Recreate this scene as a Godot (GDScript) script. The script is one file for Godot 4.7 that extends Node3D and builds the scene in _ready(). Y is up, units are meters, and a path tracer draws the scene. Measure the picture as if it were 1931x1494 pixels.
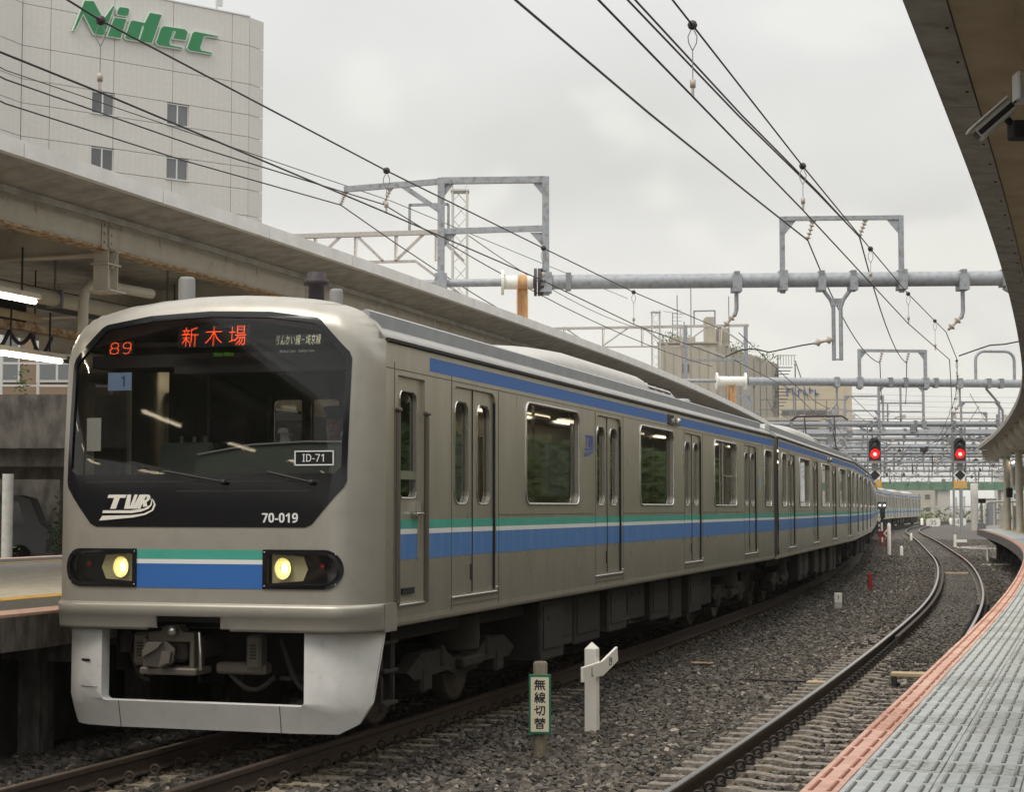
extends Node3D

const UPV := Vector3.UP
var M := {}
var rng := RandomNumberGenerator.new()
var names := {}
var strokes_cache := {}

# ---------------------------------------------------------------- mesh builder
class MB:
	var st := SurfaceTool.new()
	var used := false
	func _init() -> void:
		st.begin(Mesh.PRIMITIVE_TRIANGLES)
		st.set_smooth_group(-1)
	func smooth(on: bool) -> void:
		st.set_smooth_group(0 if on else -1)
	func tri(a: Vector3, b: Vector3, c: Vector3) -> void:
		used = true
		st.add_vertex(a)
		st.add_vertex(c)
		st.add_vertex(b)
	func quad(a: Vector3, b: Vector3, c: Vector3, d: Vector3) -> void:
		tri(a, b, c)
		tri(a, c, d)
	func quad_uv(a: Vector3, b: Vector3, c: Vector3, d: Vector3) -> void:
		used = true
		var p := [a, d, c, a, c, b]
		var u := [Vector2(0, 1), Vector2(0, 0), Vector2(1, 0), Vector2(0, 1), Vector2(1, 0), Vector2(1, 1)]
		for i in 6:
			st.set_uv(u[i])
			st.add_vertex(p[i])
	func box(c: Vector3, s: Vector3, b := Basis.IDENTITY) -> void:
		var v := []
		for i in 8:
			v.append(c + b * Vector3((0.5 if i & 1 else -0.5) * s.x, (0.5 if i & 2 else -0.5) * s.y, (0.5 if i & 4 else -0.5) * s.z))
		quad(v[4], v[5], v[7], v[6])
		quad(v[1], v[0], v[2], v[3])
		quad(v[5], v[1], v[3], v[7])
		quad(v[0], v[4], v[6], v[2])
		quad(v[6], v[7], v[3], v[2])
		quad(v[0], v[1], v[5], v[4])
	func bbox(c: Vector3, s: Vector3, r: float, b := Basis.IDENTITY) -> void:
		# a box with chamfered edges
		var h := s * 0.5
		r = minf(r, minf(h.x, minf(h.y, h.z)) * 0.9)
		var q := func(x: float, y: float, z: float) -> Vector3: return c + b * Vector3(x, y, z)
		for ax in 3:
			for sg in [-1.0, 1.0]:
				var u := (ax + 1) % 3
				var w := (ax + 2) % 3
				var pts := []
				for k in [[-1, -1], [1, -1], [1, 1], [-1, 1]]:
					var p := Vector3()
					p[ax] = sg * h[ax]
					p[u] = k[0] * (h[u] - r)
					p[w] = k[1] * (h[w] - r)
					pts.append(c + b * p)
				if sg > 0:
					quad(pts[0], pts[1], pts[2], pts[3])
				else:
					quad(pts[3], pts[2], pts[1], pts[0])
		for ax in 3:
			var u := (ax + 1) % 3
			var w := (ax + 2) % 3
			for su in [-1.0, 1.0]:
				for sw in [-1.0, 1.0]:
					var a := Vector3()
					var d := Vector3()
					a[u] = su * h[u]
					a[w] = sw * (h[w] - r)
					d[u] = su * (h[u] - r)
					d[w] = sw * h[w]
					var lo := -(h[ax] - r)
					var a0 := a
					a0[ax] = lo
					var a1 := a
					a1[ax] = -lo
					var d0 := d
					d0[ax] = lo
					var d1 := d
					d1[ax] = -lo
					if su * sw > 0:
						quad(c + b * a0, c + b * d0, c + b * d1, c + b * a1)
					else:
						quad(c + b * d0, c + b * a0, c + b * a1, c + b * d1)
		for sx in [-1.0, 1.0]:
			for sy in [-1.0, 1.0]:
				for sz in [-1.0, 1.0]:
					var px: Vector3 = c + b * Vector3(sx * h.x, sy * (h.y - r), sz * (h.z - r))
					var py: Vector3 = c + b * Vector3(sx * (h.x - r), sy * h.y, sz * (h.z - r))
					var pz: Vector3 = c + b * Vector3(sx * (h.x - r), sy * (h.y - r), sz * h.z)
					if sx * sy * sz > 0:
						tri(px, py, pz)
					else:
						tri(px, pz, py)
	func sweep(prof: PackedVector2Array, frames: Array, soft := false, caps := true, closed := true) -> void:
		var n := prof.size()
		var p := prof
		if closed:
			var area := 0.0
			for i in n:
				area += prof[i].cross(prof[(i + 1) % n])
			if area < 0:
				p = prof.duplicate()
				p.reverse()
		smooth(soft)
		var last := []
		for f: Transform3D in frames:
			var ring := []
			for v in p:
				ring.append(f * Vector3(v.x, v.y, 0))
			if last.size():
				for j in (n if closed else n - 1):
					var k := (j + 1) % n
					quad(last[j], ring[j], ring[k], last[k])
			last = ring
		smooth(false)
		if caps and closed:
			var t := Geometry2D.triangulate_polygon(p)
			for e in [0, frames.size() - 1]:
				var f: Transform3D = frames[e]
				for i in range(0, t.size(), 3):
					var a := p[t[i]]
					var b := p[t[i + 1]]
					var c := p[t[i + 2]]
					var ccw := (b - a).cross(c - a) > 0
					if ccw == (e == 0):
						tri(f * Vector3(a.x, a.y, 0), f * Vector3(b.x, b.y, 0), f * Vector3(c.x, c.y, 0))
					else:
						tri(f * Vector3(a.x, a.y, 0), f * Vector3(c.x, c.y, 0), f * Vector3(b.x, b.y, 0))
	func tube(pts: Array, r: float, n := 8, r_end := -1.0) -> void:
		var frames := []
		var dir0: Vector3 = (pts[1] - pts[0]).normalized()
		var y := Vector3.UP if absf(dir0.y) < 0.9 else Vector3.RIGHT
		for i in pts.size():
			var d: Vector3
			if i == 0:
				d = dir0
			elif i == pts.size() - 1:
				d = (pts[i] - pts[i - 1]).normalized()
			else:
				d = ((pts[i + 1] - pts[i]).normalized() + (pts[i] - pts[i - 1]).normalized()).normalized()
			var x := d.cross(y).normalized()
			y = x.cross(d).normalized()
			var k := 1.0
			if r_end >= 0.0:
				k = lerpf(1.0, r_end / r, float(i) / (pts.size() - 1))
			frames.append(Transform3D(Basis(x * k, y * k, -d), pts[i]))
		var prof := PackedVector2Array()
		for i in n:
			prof.append(Vector2(cos(TAU * i / n), sin(TAU * i / n)) * r)
		sweep(prof, frames, n > 5)
	func bar(a: Vector3, b: Vector3, w: float, h: float) -> void:
		# a square bar from a to b
		var d := (b - a).normalized()
		var y := Vector3.UP if absf(d.y) < 0.95 else Vector3.BACK
		var x := d.cross(y).normalized()
		y = x.cross(d).normalized()
		box((a + b) * 0.5, Vector3(w, h, a.distance_to(b)), Basis(x, y, -d))
	func lathe(prof: Array, n: int, xf := Transform3D.IDENTITY, soft := true) -> void:
		# prof: Vector2(radius, y), from the bottom up
		smooth(soft)
		for i in prof.size() - 1:
			for j in n:
				var a0 := TAU * j / n
				var a1 := TAU * (j + 1) / n
				var p := func(q: Vector2, a: float) -> Vector3: return xf * Vector3(cos(a) * q.x, q.y, -sin(a) * q.x)
				var A: Vector3 = p.call(prof[i], a0)
				var B: Vector3 = p.call(prof[i], a1)
				var C: Vector3 = p.call(prof[i + 1], a1)
				var D: Vector3 = p.call(prof[i + 1], a0)
				if prof[i].x > 1e-6:
					tri(A, B, C)
				if prof[i + 1].x > 1e-6:
					tri(A, C, D)
		smooth(false)
	func prism(poly: PackedVector2Array, z0: float, z1: float, xf := Transform3D.IDENTITY) -> void:
		# polygon in x, y, from z0 (back) to z1 (front)
		sweep(poly, [xf * Transform3D(Basis.IDENTITY, Vector3(0, 0, z1)), xf * Transform3D(Basis.IDENTITY, Vector3(0, 0, z0))])
	func flat(poly: PackedVector2Array, fn: Callable, flip := false) -> void:
		var t := Geometry2D.triangulate_polygon(poly)
		for i in range(0, t.size(), 3):
			var a := poly[t[i]]
			var b := poly[t[i + 1]]
			var c := poly[t[i + 2]]
			if ((b - a).cross(c - a) > 0) == flip:
				var s := b
				b = c
				c = s
			tri(fn.call(a), fn.call(b), fn.call(c))
	func patch(poly: PackedVector2Array, xs: Array, ys: Array, fn: Callable, holes := [], flip := false) -> void:
		smooth(true)
		for i in xs.size() - 1:
			for j in ys.size() - 1:
				var rect := PackedVector2Array([Vector2(xs[i], ys[j]), Vector2(xs[i + 1], ys[j]), Vector2(xs[i + 1], ys[j + 1]), Vector2(xs[i], ys[j + 1])])
				var list := Geometry2D.intersect_polygons(poly, rect)
				for hole: PackedVector2Array in holes:
					var next := []
					for q in list:
						next.append_array(Geometry2D.clip_polygons(q, hole))
					list.assign(next)
				for q in list:
					flat(q, fn, flip)
		smooth(false)
	func rim(poly: PackedVector2Array, f0: Callable, f1: Callable) -> void:
		# a strip along the outline of a polygon, between two mappings
		var n := poly.size()
		for i in n:
			var a := poly[i]
			var b := poly[(i + 1) % n]
			quad(f0.call(a), f0.call(b), f1.call(b), f1.call(a))
	func done(mesh: ArrayMesh = null) -> ArrayMesh:
		st.generate_normals()
		return st.commit(mesh) if mesh else st.commit()

# ---------------------------------------------------------------- naming helpers
func obj(called: String, shape, m: Material, parent: Node = self) -> MeshInstance3D:
	var o := MeshInstance3D.new()
	o.mesh = shape.done() if shape is MB else shape
	o.material_override = m
	o.name = numbered(called) if parent == self else called
	parent.add_child(o, true)
	return o

func numbered(called: String) -> String:
	var k: int = names.get(called, 0)
	names[called] = k + 1
	return called if k == 0 else "%s_%03d" % [called, k]

func tag(o: Node, label: String, category: String, group := "") -> Node:
	o.set_meta("label", label)
	o.set_meta("category", category)
	if group:
		o.set_meta("group", group)
	return o

func thing(called: String, label: String, category: String, at := Vector3.ZERO, turn := 0.0, group := "") -> Node3D:
	var o := Node3D.new()
	o.name = numbered(called)
	add_child(o, true)
	o.position = at
	o.rotation.y = turn
	tag(o, label, category, group)
	return o

func struct(called: String, shape, m: Material) -> MeshInstance3D:
	var o := obj(called, shape, m)
	o.set_meta("kind", "structure")
	return o

func copy(src: Node3D, label: String, at: Vector3, turn: float) -> Node3D:
	var c: Node3D = src.duplicate()
	c.name = numbered(String(src.name).rstrip("0123456789").rstrip("_"))
	add_child(c, true)
	c.position = at
	c.rotation.y = turn
	c.set_meta("label", label)
	return c

# ---------------------------------------------------------------- materials
func lin(r: float, g: float, b: float) -> Color:
	return Color(r, g, b).linear_to_srgb()

func mat(called: String, c: Color, rough := 0.7, metal := 0.0) -> StandardMaterial3D:
	var m := StandardMaterial3D.new()
	m.resource_name = called
	m.albedo_color = c
	m.roughness = rough
	m.metallic = metal
	m.cull_mode = BaseMaterial3D.CULL_DISABLED
	M[called] = m
	return m

func noise_tex(stops: Array, freq: float, octaves := 5, size := 512, sd := 1, warp := 0.0) -> NoiseTexture2D:
	var n := FastNoiseLite.new()
	n.noise_type = FastNoiseLite.TYPE_SIMPLEX_SMOOTH
	n.seed = sd
	n.frequency = freq
	n.fractal_octaves = octaves
	n.fractal_gain = 0.6
	if warp > 0.0:
		n.domain_warp_enabled = true
		n.domain_warp_amplitude = warp
		n.domain_warp_frequency = freq
	var t := NoiseTexture2D.new()
	t.width = size
	t.height = size
	t.seamless = true
	t.noise = n
	var g := Gradient.new()
	g.offsets = PackedFloat32Array(stops.map(func(s): return s[0]))
	g.colors = PackedColorArray(stops.map(func(s): return s[1]))
	t.color_ramp = g
	return t

# a surface whose tone wanders between the stops; scale: repeats per metre
func weathered(called: String, stops: Array, scale: float, rough := 0.8, metal := 0.0, freq := 0.012, bump := 0.0, sd := 1, stretch := Vector3.ONE) -> StandardMaterial3D:
	var m := mat(called, Color.WHITE, rough, metal)
	m.albedo_texture = noise_tex(stops, freq, 5, 512, sd, 20.0)
	m.uv1_triplanar = true
	m.uv1_world_triplanar = true
	m.uv1_scale = stretch * scale
	if bump > 0.0:
		m.heightmap_enabled = true
		m.heightmap_scale = bump
		m.heightmap_texture = noise_tex([[0.0, Color.BLACK], [1.0, Color.WHITE]], 0.05, 4, 256, sd + 7)
	return m

func glow(called: String, c: Color, energy: float) -> StandardMaterial3D:
	var m := mat(called, c, 0.5)
	m.emission_enabled = true
	m.emission = c
	m.emission_energy_multiplier = energy
	return m

func glass(called: String, c: Color, alpha: float) -> StandardMaterial3D:
	var m := mat(called, Color(c, alpha), 0.03)
	m.transparency = BaseMaterial3D.TRANSPARENCY_ALPHA
	m.metallic_specular = 0.5
	return m

# ---------------------------------------------------------------- the track's course
const SK := [-60.0, -40.0, 0.0, 10.0, 20.0, 32.0, 48.0, 62.0, 85.0, 115.0, 135.0, 160.0, 185.0, 210.0, 240.0, 300.0, 420.0]
const HK := [18.5, 18.5, 18.6, 17.4, 16.6, 14.6, 13.3, 12.2, 12.1, 11.5, 12.2, 14.3, 15.7, 17.4, 19.3, 23.0, 28.0]
var tx := PackedFloat32Array()
var tz := PackedFloat32Array()
const S0 := -60.0
const DS := 0.5

func hd(s: float) -> float:
	var i := 0
	while i < SK.size() - 2 and s > SK[i + 1]:
		i += 1
	var a: float = HK[i]
	var b: float = HK[i + 1]
	var f := clampf((s - SK[i]) / (SK[i + 1] - SK[i]), 0.0, 1.0)
	return deg_to_rad(lerpf(a, b, f))

func lay_course() -> void:
	var n := int((420.0 - S0) / DS) + 1
	tx.resize(n)
	tz.resize(n)
	for i in range(1, n):
		var h := hd(S0 + (i - 0.5) * DS)
		tx[i] = tx[i - 1] + sin(h) * DS
		tz[i] = tz[i - 1] - cos(h) * DS
	var k := int(-S0 / DS)
	var ox := 1.641 - tx[k]
	var oz := -12.0 - tz[k]
	for i in n:
		tx[i] += ox
		tz[i] += oz

func pt(s: float, off := 0.0, h := 0.0) -> Vector3:
	var f := clampf((s - S0) / DS, 0.0, tx.size() - 1.001)
	var i := int(f)
	var k := f - i
	var a := hd(s)
	return Vector3(lerpf(tx[i], tx[i + 1], k) + cos(a) * off, h, lerpf(tz[i], tz[i + 1], k) + sin(a) * off)

func fr(s: float, off := 0.0, h := 0.0) -> Transform3D:
	return Transform3D(Basis(UPV, -hd(s)), pt(s, off, h))

func frs(s0: float, s1: float, step: float, off := 0.0, h := 0.0) -> Array:
	var a := []
	var n := maxi(1, int(ceil((s1 - s0) / step)))
	for i in n + 1:
		a.append(fr(s0 + (s1 - s0) * i / n, off, h))
	return a

func box_along(mb: MB, s0: float, s1: float, step: float, o0: float, o1: float, h0: float, h1: float) -> void:
	mb.sweep(PackedVector2Array([Vector2(o0, h0), Vector2(o1, h0), Vector2(o1, h1), Vector2(o0, h1)]), frs(s0, s1, step))

func train_off(s: float) -> float:
	return -4.363 + smoothstep(105.0, 205.0, s) * 2.0

func poly(a: Array) -> PackedVector2Array:
	var p := PackedVector2Array()
	for i in range(0, a.size(), 2):
		p.append(Vector2(a[i], a[i + 1]))
	return p

func rrect(x0: float, y0: float, x1: float, y1: float, r: float, n := 4) -> PackedVector2Array:
	var p := PackedVector2Array()
	var c := [Vector2(x1 - r, y1 - r), Vector2(x0 + r, y1 - r), Vector2(x0 + r, y0 + r), Vector2(x1 - r, y0 + r)]
	for k in 4:
		for i in n + 1:
			var a := PI / 2 * (k + float(i) / n)
			p.append(c[k] + Vector2(cos(a), sin(a)) * r)
	return p

func span(a: float, b: float, n: int) -> Array:
	var r := []
	for i in n + 1:
		r.append(a + (b - a) * i / n)
	return r

func words(s: String, cap: float, m: Material, called: String, parent: Node, at: Transform3D, weight := 700, depth := 0.004) -> MeshInstance3D:
	var f := SystemFont.new()
	f.font_names = PackedStringArray(["Droid Sans"])
	f.font_weight = weight
	var t := TextMesh.new()
	t.font = f
	t.text = s
	t.font_size = 64
	t.pixel_size = cap / (0.714 * 64)
	t.depth = depth
	t.horizontal_alignment = HORIZONTAL_ALIGNMENT_CENTER
	var o := obj(called, t, m, parent)
	o.transform = at
	return o

# ---------------------------------------------------------------- characters drawn with strokes on a 10 x 10 square, y down
func strokes(ch: String) -> Array:
	match ch:
		"新": return [[2.5,.3,2.5,1.5],[.5,1.6,4.8,1.6],[1.5,2.1,2,3.4],[3.7,2.1,3.2,3.4],[.3,3.7,5,3.7],[.5,5.5,4.8,5.5],[2.6,3.7,2.6,9.8],[2.5,5.8,.6,8.3],[2.8,6,4.6,7.8],[9,.4,5.9,1.3,5.9,6,5.2,9.6],[5.9,4,9.8,4],[8,4,8,9.8]]
		"木": return [[.5,2.8,9.5,2.8],[5,.3,5,9.8],[4.8,3,3,6,.4,8.4],[5.2,3,7,6,9.7,8.4]]
		"場": return [[.2,3.2,3.4,3.2],[1.9,.6,1.9,7.6],[.2,8.1,3.6,7],[4.8,.5,8.8,.5,8.8,3.6,4.8,3.6,4.8,.5],[4.8,2,8.8,2],[3.7,4.7,9.9,4.7],[5.4,4.8,4.6,6.6,3.5,7.8],[5,6,9.3,6,9.2,9,8.4,9.7,7.8,9.5],[6.8,6,6,8,4.2,9.5],[8.2,6,7.4,8.4,6,9.8]]
		"無": return [[2.5,.3,.7,2.6],[1.5,1.5,9.3,1.5],[.3,3.9,9.7,3.9],[.8,6.4,9.2,6.4],[2.2,1.5,2.2,6.4],[4.1,1.5,4.1,6.4],[5.9,1.5,5.9,6.4],[7.8,1.5,7.8,6.4],[1.5,7.4,.6,9.6],[3.7,7.5,4,9.4],[6,7.5,6.5,9.4],[8.2,7.4,9.5,9.5]]
		"線": return [[2.2,.3,.7,2.2,2.2,3.4],[3.4,2,.6,5.2,3.8,4.9],[3,3.9,3.9,5.6],[2.2,5.3,2.2,9.8],[1,6.3,.4,8.8],[3.3,6.3,3.9,8.2],[7.2,.2,6.6,1.4],[5.2,1.3,9.2,1.3,9.2,4.9,5.2,4.9,5.2,1.3],[5.2,3.1,9.2,3.1],[7.2,4.9,7.2,9.4,6.4,9.3],[4.6,6.3,6.4,6.3,4.6,9.2],[9.3,5.6,7.5,6.9],[7.3,6.3,8.2,8,9.8,9.3]]
		"切": return [[.2,4.2,4.6,3.2],[2.3,.6,2.3,7.6,4.6,6.6],[4.6,1.5,9.4,1.5,9.2,7,8.7,9.2,7.2,8.8],[6.8,1.6,6.5,5,4.6,9.3]]
		"替": return [[.6,1.3,4.6,1.3],[.4,2.8,4.7,2.8],[2.6,.3,2.4,3.2,.5,5],[2.8,3.2,4.4,4.6],[5.6,1.3,9.6,1.3],[5.4,2.8,9.7,2.8],[7.6,.3,7.4,3.2,5.5,5],[7.8,3.2,9.4,4.6],[2.2,5.7,7.8,5.7,7.8,9.7,2.2,9.7,2.2,5.7],[2.2,7.6,7.8,7.6]]
		"り": return [[2.8,1,2.6,4.5,3.2,5.2],[6.6,.8,6.9,5,6,8,4,9.5]]
		"ん": return [[4.5,.5,.8,9.3,3,6,4.5,5.6,5.2,8.5,6.5,9.2,9.2,6]]
		"か": return [[.6,3,6,2.7,5.8,8,4.4,9,3.4,8.2],[3.6,.5,1,9.2],[7.6,2,9.4,5]]
		"い": return [[1.5,1.8,1.8,7,3.2,8.6,4,7],[7.4,2.2,9,6]]
		"埼": return [[.2,3.2,3.4,3.2],[1.9,.6,1.9,7.6],[.2,8.1,3.6,7],[4.4,1.6,9.8,1.6],[7,.3,6.6,2,4.6,3.9],[7.2,2,9.4,3.8],[4,4.8,9.9,4.8],[4.8,6,7,6,7,8.2,4.8,8.2,4.8,6],[8.9,4.8,8.9,9.6,8,9.3]]
		"京": return [[5,.2,5,1.6],[.6,1.8,9.4,1.8],[2.4,3,7.6,3,7.6,5.6,2.4,5.6,2.4,3],[5,5.6,5,9.6,4.2,9.4],[3,6.6,1.2,9],[7,6.6,8.9,9]]
		"8": return [[3,5,2,3.4,2.4,1.2,5,.4,7.6,1.2,8,3.4,7,5,3,5,1.6,6.6,2,9,5,9.8,8,9,8.4,6.6,7,5]]
		"9": return [[8,4,7,5.4,4,5.4,2.2,4.4,2,2.2,3.4,.6,6.4,.5,8,1.8,8.2,6,7,9,4.6,9.8,2.4,9]]
		"-": return [[2,5,8,5]]
	return []

func ink(im: Image, ch: String, x0: float, y0: float, w: float, h: float, c: Color, thick: float) -> void:
	# draws the strokes of one character into a picture, thick in pixels
	for s in strokes(ch):
		for i in range(0, s.size() - 2, 2):
			var a := Vector2(x0 + s[i] / 10.0 * w, y0 + s[i + 1] / 10.0 * h)
			var b := Vector2(x0 + s[i + 2] / 10.0 * w, y0 + s[i + 3] / 10.0 * h)
			var r := thick * 0.5 + 1.0
			for y in range(int(minf(a.y, b.y) - r), int(maxf(a.y, b.y) + r) + 1):
				for x in range(int(minf(a.x, b.x) - r), int(maxf(a.x, b.x) + r) + 1):
					if x < 0 or y < 0 or x >= im.get_width() or y >= im.get_height():
						continue
					var p := Vector2(x + 0.5, y + 0.5)
					var d := p.distance_to(Geometry2D.get_closest_point_to_segment(p, a, b))
					var k := clampf(thick * 0.5 + 0.5 - d, 0.0, 1.0)
					if k > 0.0:
						im.set_pixel(x, y, im.get_pixel(x, y).lerp(c, k))

func led_tex(chars: String, dots: int, step: int, c: Color, gap := 4) -> ImageTexture:
	# a dot-matrix display: characters of dots x dots lamps
	var n := chars.length()
	var small := Image.create(n * (dots + gap), dots + 2, false, Image.FORMAT_RGB8)
	small.fill(Color.BLACK)
	for i in n:
		ink(small, chars[i], i * (dots + gap) + gap * 0.5, 1, dots, dots, Color.WHITE, 1.0)
	var im := Image.create(small.get_width() * step, small.get_height() * step, false, Image.FORMAT_RGB8)
	im.fill(Color(0.004, 0.004, 0.004))
	for y in small.get_height():
		for x in small.get_width():
			var v := small.get_pixel(x, y).r
			if v > 0.3:
				im.fill_rect(Rect2i(x * step, y * step, step - 1, step - 1), c * minf(1.0, v * 1.2))
	return ImageTexture.create_from_image(im)

# ================================================================ setting
func make_sky() -> void:
	var cam := Camera3D.new()
	cam.name = "camera"
	cam.position = Vector3(0, 1.93, 0)
	cam.rotation_degrees = Vector3(3.698, 0, 0)
	cam.fov = 25.66
	cam.near = 0.1
	cam.far = 3000.0
	cam.current = true
	add_child(cam)
	var n := FastNoiseLite.new()
	n.noise_type = FastNoiseLite.TYPE_SIMPLEX_SMOOTH
	n.seed = 11
	n.frequency = 1.0
	n.fractal_octaves = 5
	var n2 := FastNoiseLite.new()
	n2.noise_type = FastNoiseLite.TYPE_SIMPLEX_SMOOTH
	n2.seed = 5
	n2.frequency = 1.0
	n2.fractal_octaves = 4
	var W := 1280
	var H := 640
	var im := Image.create(W, H, false, Image.FORMAT_RGBF)
	for y in H:
		var el := PI * (0.5 - (y + 0.5) / H)
		for x in W:
			if el < -0.06:
				im.set_pixel(x, y, Color(0.2, 0.195, 0.185))
				continue
			var ph := TAU * ((x + 0.5) / W - 0.5)
			var d := Vector3(sin(ph) * cos(el), sin(el), -cos(ph) * cos(el))
			var q := d / maxf(d.y + 0.16, 0.05)
			var a := n.get_noise_3d(q.x * 0.55, 2.0, q.z * 0.55)
			var b := n2.get_noise_3d(q.x * 1.5, 5.0, q.z * 1.5)
			# layered overcast: brighter overhead, as an overcast sky is
			var v := 0.575 * (1.0 + 1.3 * smoothstep(0.22, 1.0, d.y)) * (1.0 + 0.20 * a + 0.08 * b)
			# pale heaps of cloud low over the horizon
			var c := n2.get_noise_3d(d.x * 7.0, d.y * 13.0, d.z * 7.0)
			var heap := smoothstep(0.0, 0.22, c + 0.16 - absf(d.y - 0.10) * 2.6)
			v = lerpf(v, 0.64, heap * 0.7)
			var warm := smoothstep(0.30, 0.0, d.y)
			im.set_pixel(x, y, Color(v * (1.0 + 0.012 * warm), v * (1.0 - 0.004 * warm), v * (0.985 - 0.05 * warm - 0.02 * heap)))
	var pm := PanoramaSkyMaterial.new()
	pm.panorama = ImageTexture.create_from_image(im)
	var sky := Sky.new()
	sky.sky_material = pm
	var e := Environment.new()
	e.background_mode = Environment.BG_SKY
	e.sky = sky
	e.background_energy_multiplier = 1.0
	e.tonemap_mode = Environment.TONE_MAPPER_LINEAR
	e.tonemap_exposure = 1.36
	e.sdfgi_enabled = true
	e.ssao_enabled = true
	e.ssil_enabled = true
	e.fog_enabled = true
	e.fog_density = 0.00025
	e.fog_light_color = Color(0.90, 0.90, 0.88)
	var we := WorldEnvironment.new()
	we.name = "world"
	we.environment = e
	add_child(we)
	var sun := DirectionalLight3D.new()
	sun.name = "sun"
	sun.light_energy = 0.45
	sun.light_color = Color(1.0, 0.97, 0.92)
	sun.light_angular_distance = 25.0
	sun.shadow_enabled = true
	sun.look_at_from_position(Vector3(-30, 80, 35), Vector3.ZERO)
	add_child(sun)

func make_materials() -> void:
	weathered("ballast_bed", [[0.0, lin(.05, .045, .04)], [0.5, lin(.10, .09, .08)], [1.0, lin(.17, .155, .14)]], 0.9, 0.95, 0.0, 0.03, 3.0, 2)
	weathered("city_ground", [[0.0, lin(.12, .115, .10)], [1.0, lin(.2, .19, .17)]], 0.05, 0.95)
	var st := mat("stone", Color.WHITE, 0.9)
	st.vertex_color_use_as_albedo = true
	weathered("sleeper_concrete", [[0.0, lin(.07, .055, .042)], [0.35, lin(.16, .135, .11)], [0.6, lin(.24, .21, .18)], [1.0, lin(.33, .30, .262)]], 1.4, 0.9, 0.0, 0.02, 0.4, 3)
	weathered("rail_rust", [[0.0, lin(.022, .016, .013)], [0.6, lin(.05, .033, .024)], [1.0, lin(.085, .052, .034)]], 1.5, 0.75, 0.0, 0.02, 0.2, 4)
	weathered("rail_shine", [[0.0, lin(.40, .39, .38)], [1.0, lin(.60, .59, .57)]], 2.0, 0.28, 1.0, 0.03)
	mat("rail_worn", lin(.14, .10, .075), 0.4, 0.7)
	mat("clip_iron", lin(.03, .026, .024), 0.55, 0.4)
	weathered("platform_concrete", [[0.0, lin(.36, .345, .31)], [0.5, lin(.48, .46, .42)], [1.0, lin(.56, .535, .49)]], 0.5, 0.85, 0.0, 0.015, 0.1, 5)
	weathered("platform_side", [[0.0, lin(.035, .03, .026)], [0.5, lin(.10, .09, .08)], [1.0, lin(.25, .23, .2)]], 0.6, 0.95, 0.0, 0.02, 0.5, 6, Vector3(1, 0.35, 1))
	weathered("platform_asphalt", [[0.0, lin(.06, .058, .055)], [1.0, lin(.13, .125, .12)]], 0.6, 0.9, 0.0, 0.03, 0.1, 7)
	weathered("tile_grey", [[0.0, lin(.33, .355, .36)], [0.5, lin(.43, .46, .465)], [1.0, lin(.50, .53, .525)]], 0.55, 0.62, 0.0, 0.02, 0.0, 8)
	weathered("tile_pink", [[0.0, lin(.46, .27, .205)], [0.5, lin(.58, .35, .275)], [1.0, lin(.66, .43, .345)]], 0.55, 0.65, 0.0, 0.02, 0.0, 9)
	weathered("tile_bar_grey", [[0.0, lin(.22, .225, .23)], [1.0, lin(.34, .35, .35)]], 1.2, 0.7, 0.0, 0.03, 0.0, 10)
	weathered("tile_bar_pink", [[0.0, lin(.30, .13, .10)], [1.0, lin(.55, .25, .18)]], 1.2, 0.7, 0.0, 0.03, 0.0, 11)
	weathered("tile_grey_pale", [[0.0, lin(.36, .385, .39)], [1.0, lin(.50, .53, .525)]], 0.8, 0.62, 0.0, 0.03, 0.0, 51)
	weathered("tile_grey_dull", [[0.0, lin(.24, .26, .26)], [0.6, lin(.36, .385, .38)], [1.0, lin(.44, .465, .45)]], 1.5, 0.7, 0.0, 0.02, 0.0, 52)
	weathered("tile_grey_stained", [[0.0, lin(.14, .14, .125)], [0.35, lin(.30, .31, .295)], [0.5, lin(.39, .41, .405)], [1.0, lin(.45, .475, .47)]], 2.2, 0.7, 0.0, 0.02, 0.0, 53)
	weathered("tile_pink_pale", [[0.0, lin(.58, .38, .30)], [1.0, lin(.68, .46, .37)]], 1.5, 0.65, 0.0, 0.02, 0.0, 54)
	weathered("tile_pink_dull", [[0.0, lin(.34, .18, .13)], [0.5, lin(.50, .28, .21)], [1.0, lin(.62, .36, .28)]], 2.0, 0.7, 0.0, 0.02, 0.0, 55)
	mat("tile_edge_dark", lin(.17, .17, .17), 0.9)
	mat("tile_edge_red", lin(.30, .12, .085), 0.9)
	mat("joint_dark", lin(.25, .245, .24), 0.95)
	weathered("tactile_yellow", [[0.0, lin(.50, .30, .05)], [1.0, lin(.66, .42, .09)]], 0.8, 0.7)
	weathered("cream_paint", [[0.0, lin(.30, .22, .13)], [0.25, lin(.47, .43, .35)], [1.0, lin(.58, .54, .46)]], 0.35, 0.65, 0.0, 0.012, 0.0, 12)
	weathered("rust_cream", [[0.0, lin(.16, .075, .03)], [0.13, lin(.36, .22, .11)], [0.24, lin(.50, .45, .37)], [1.0, lin(.60, .56, .48)]], 0.45, 0.7, 0.0, 0.012, 0.0, 13, Vector3(1, 0.6, 1))
	weathered("rust_edge", [[0.0, lin(.10, .045, .02)], [0.35, lin(.26, .14, .06)], [0.6, lin(.44, .35, .22)], [1.0, lin(.52, .46, .36)]], 0.7, 0.8, 0.0, 0.02, 0.0, 14)
	weathered("soffit_grey", [[0.0, lin(.20, .18, .15)], [0.5, lin(.32, .30, .26)], [1.0, lin(.42, .395, .345)]], 0.35, 0.85, 0.0, 0.015, 0.1, 15, Vector3(1, 1, 1))
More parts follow.
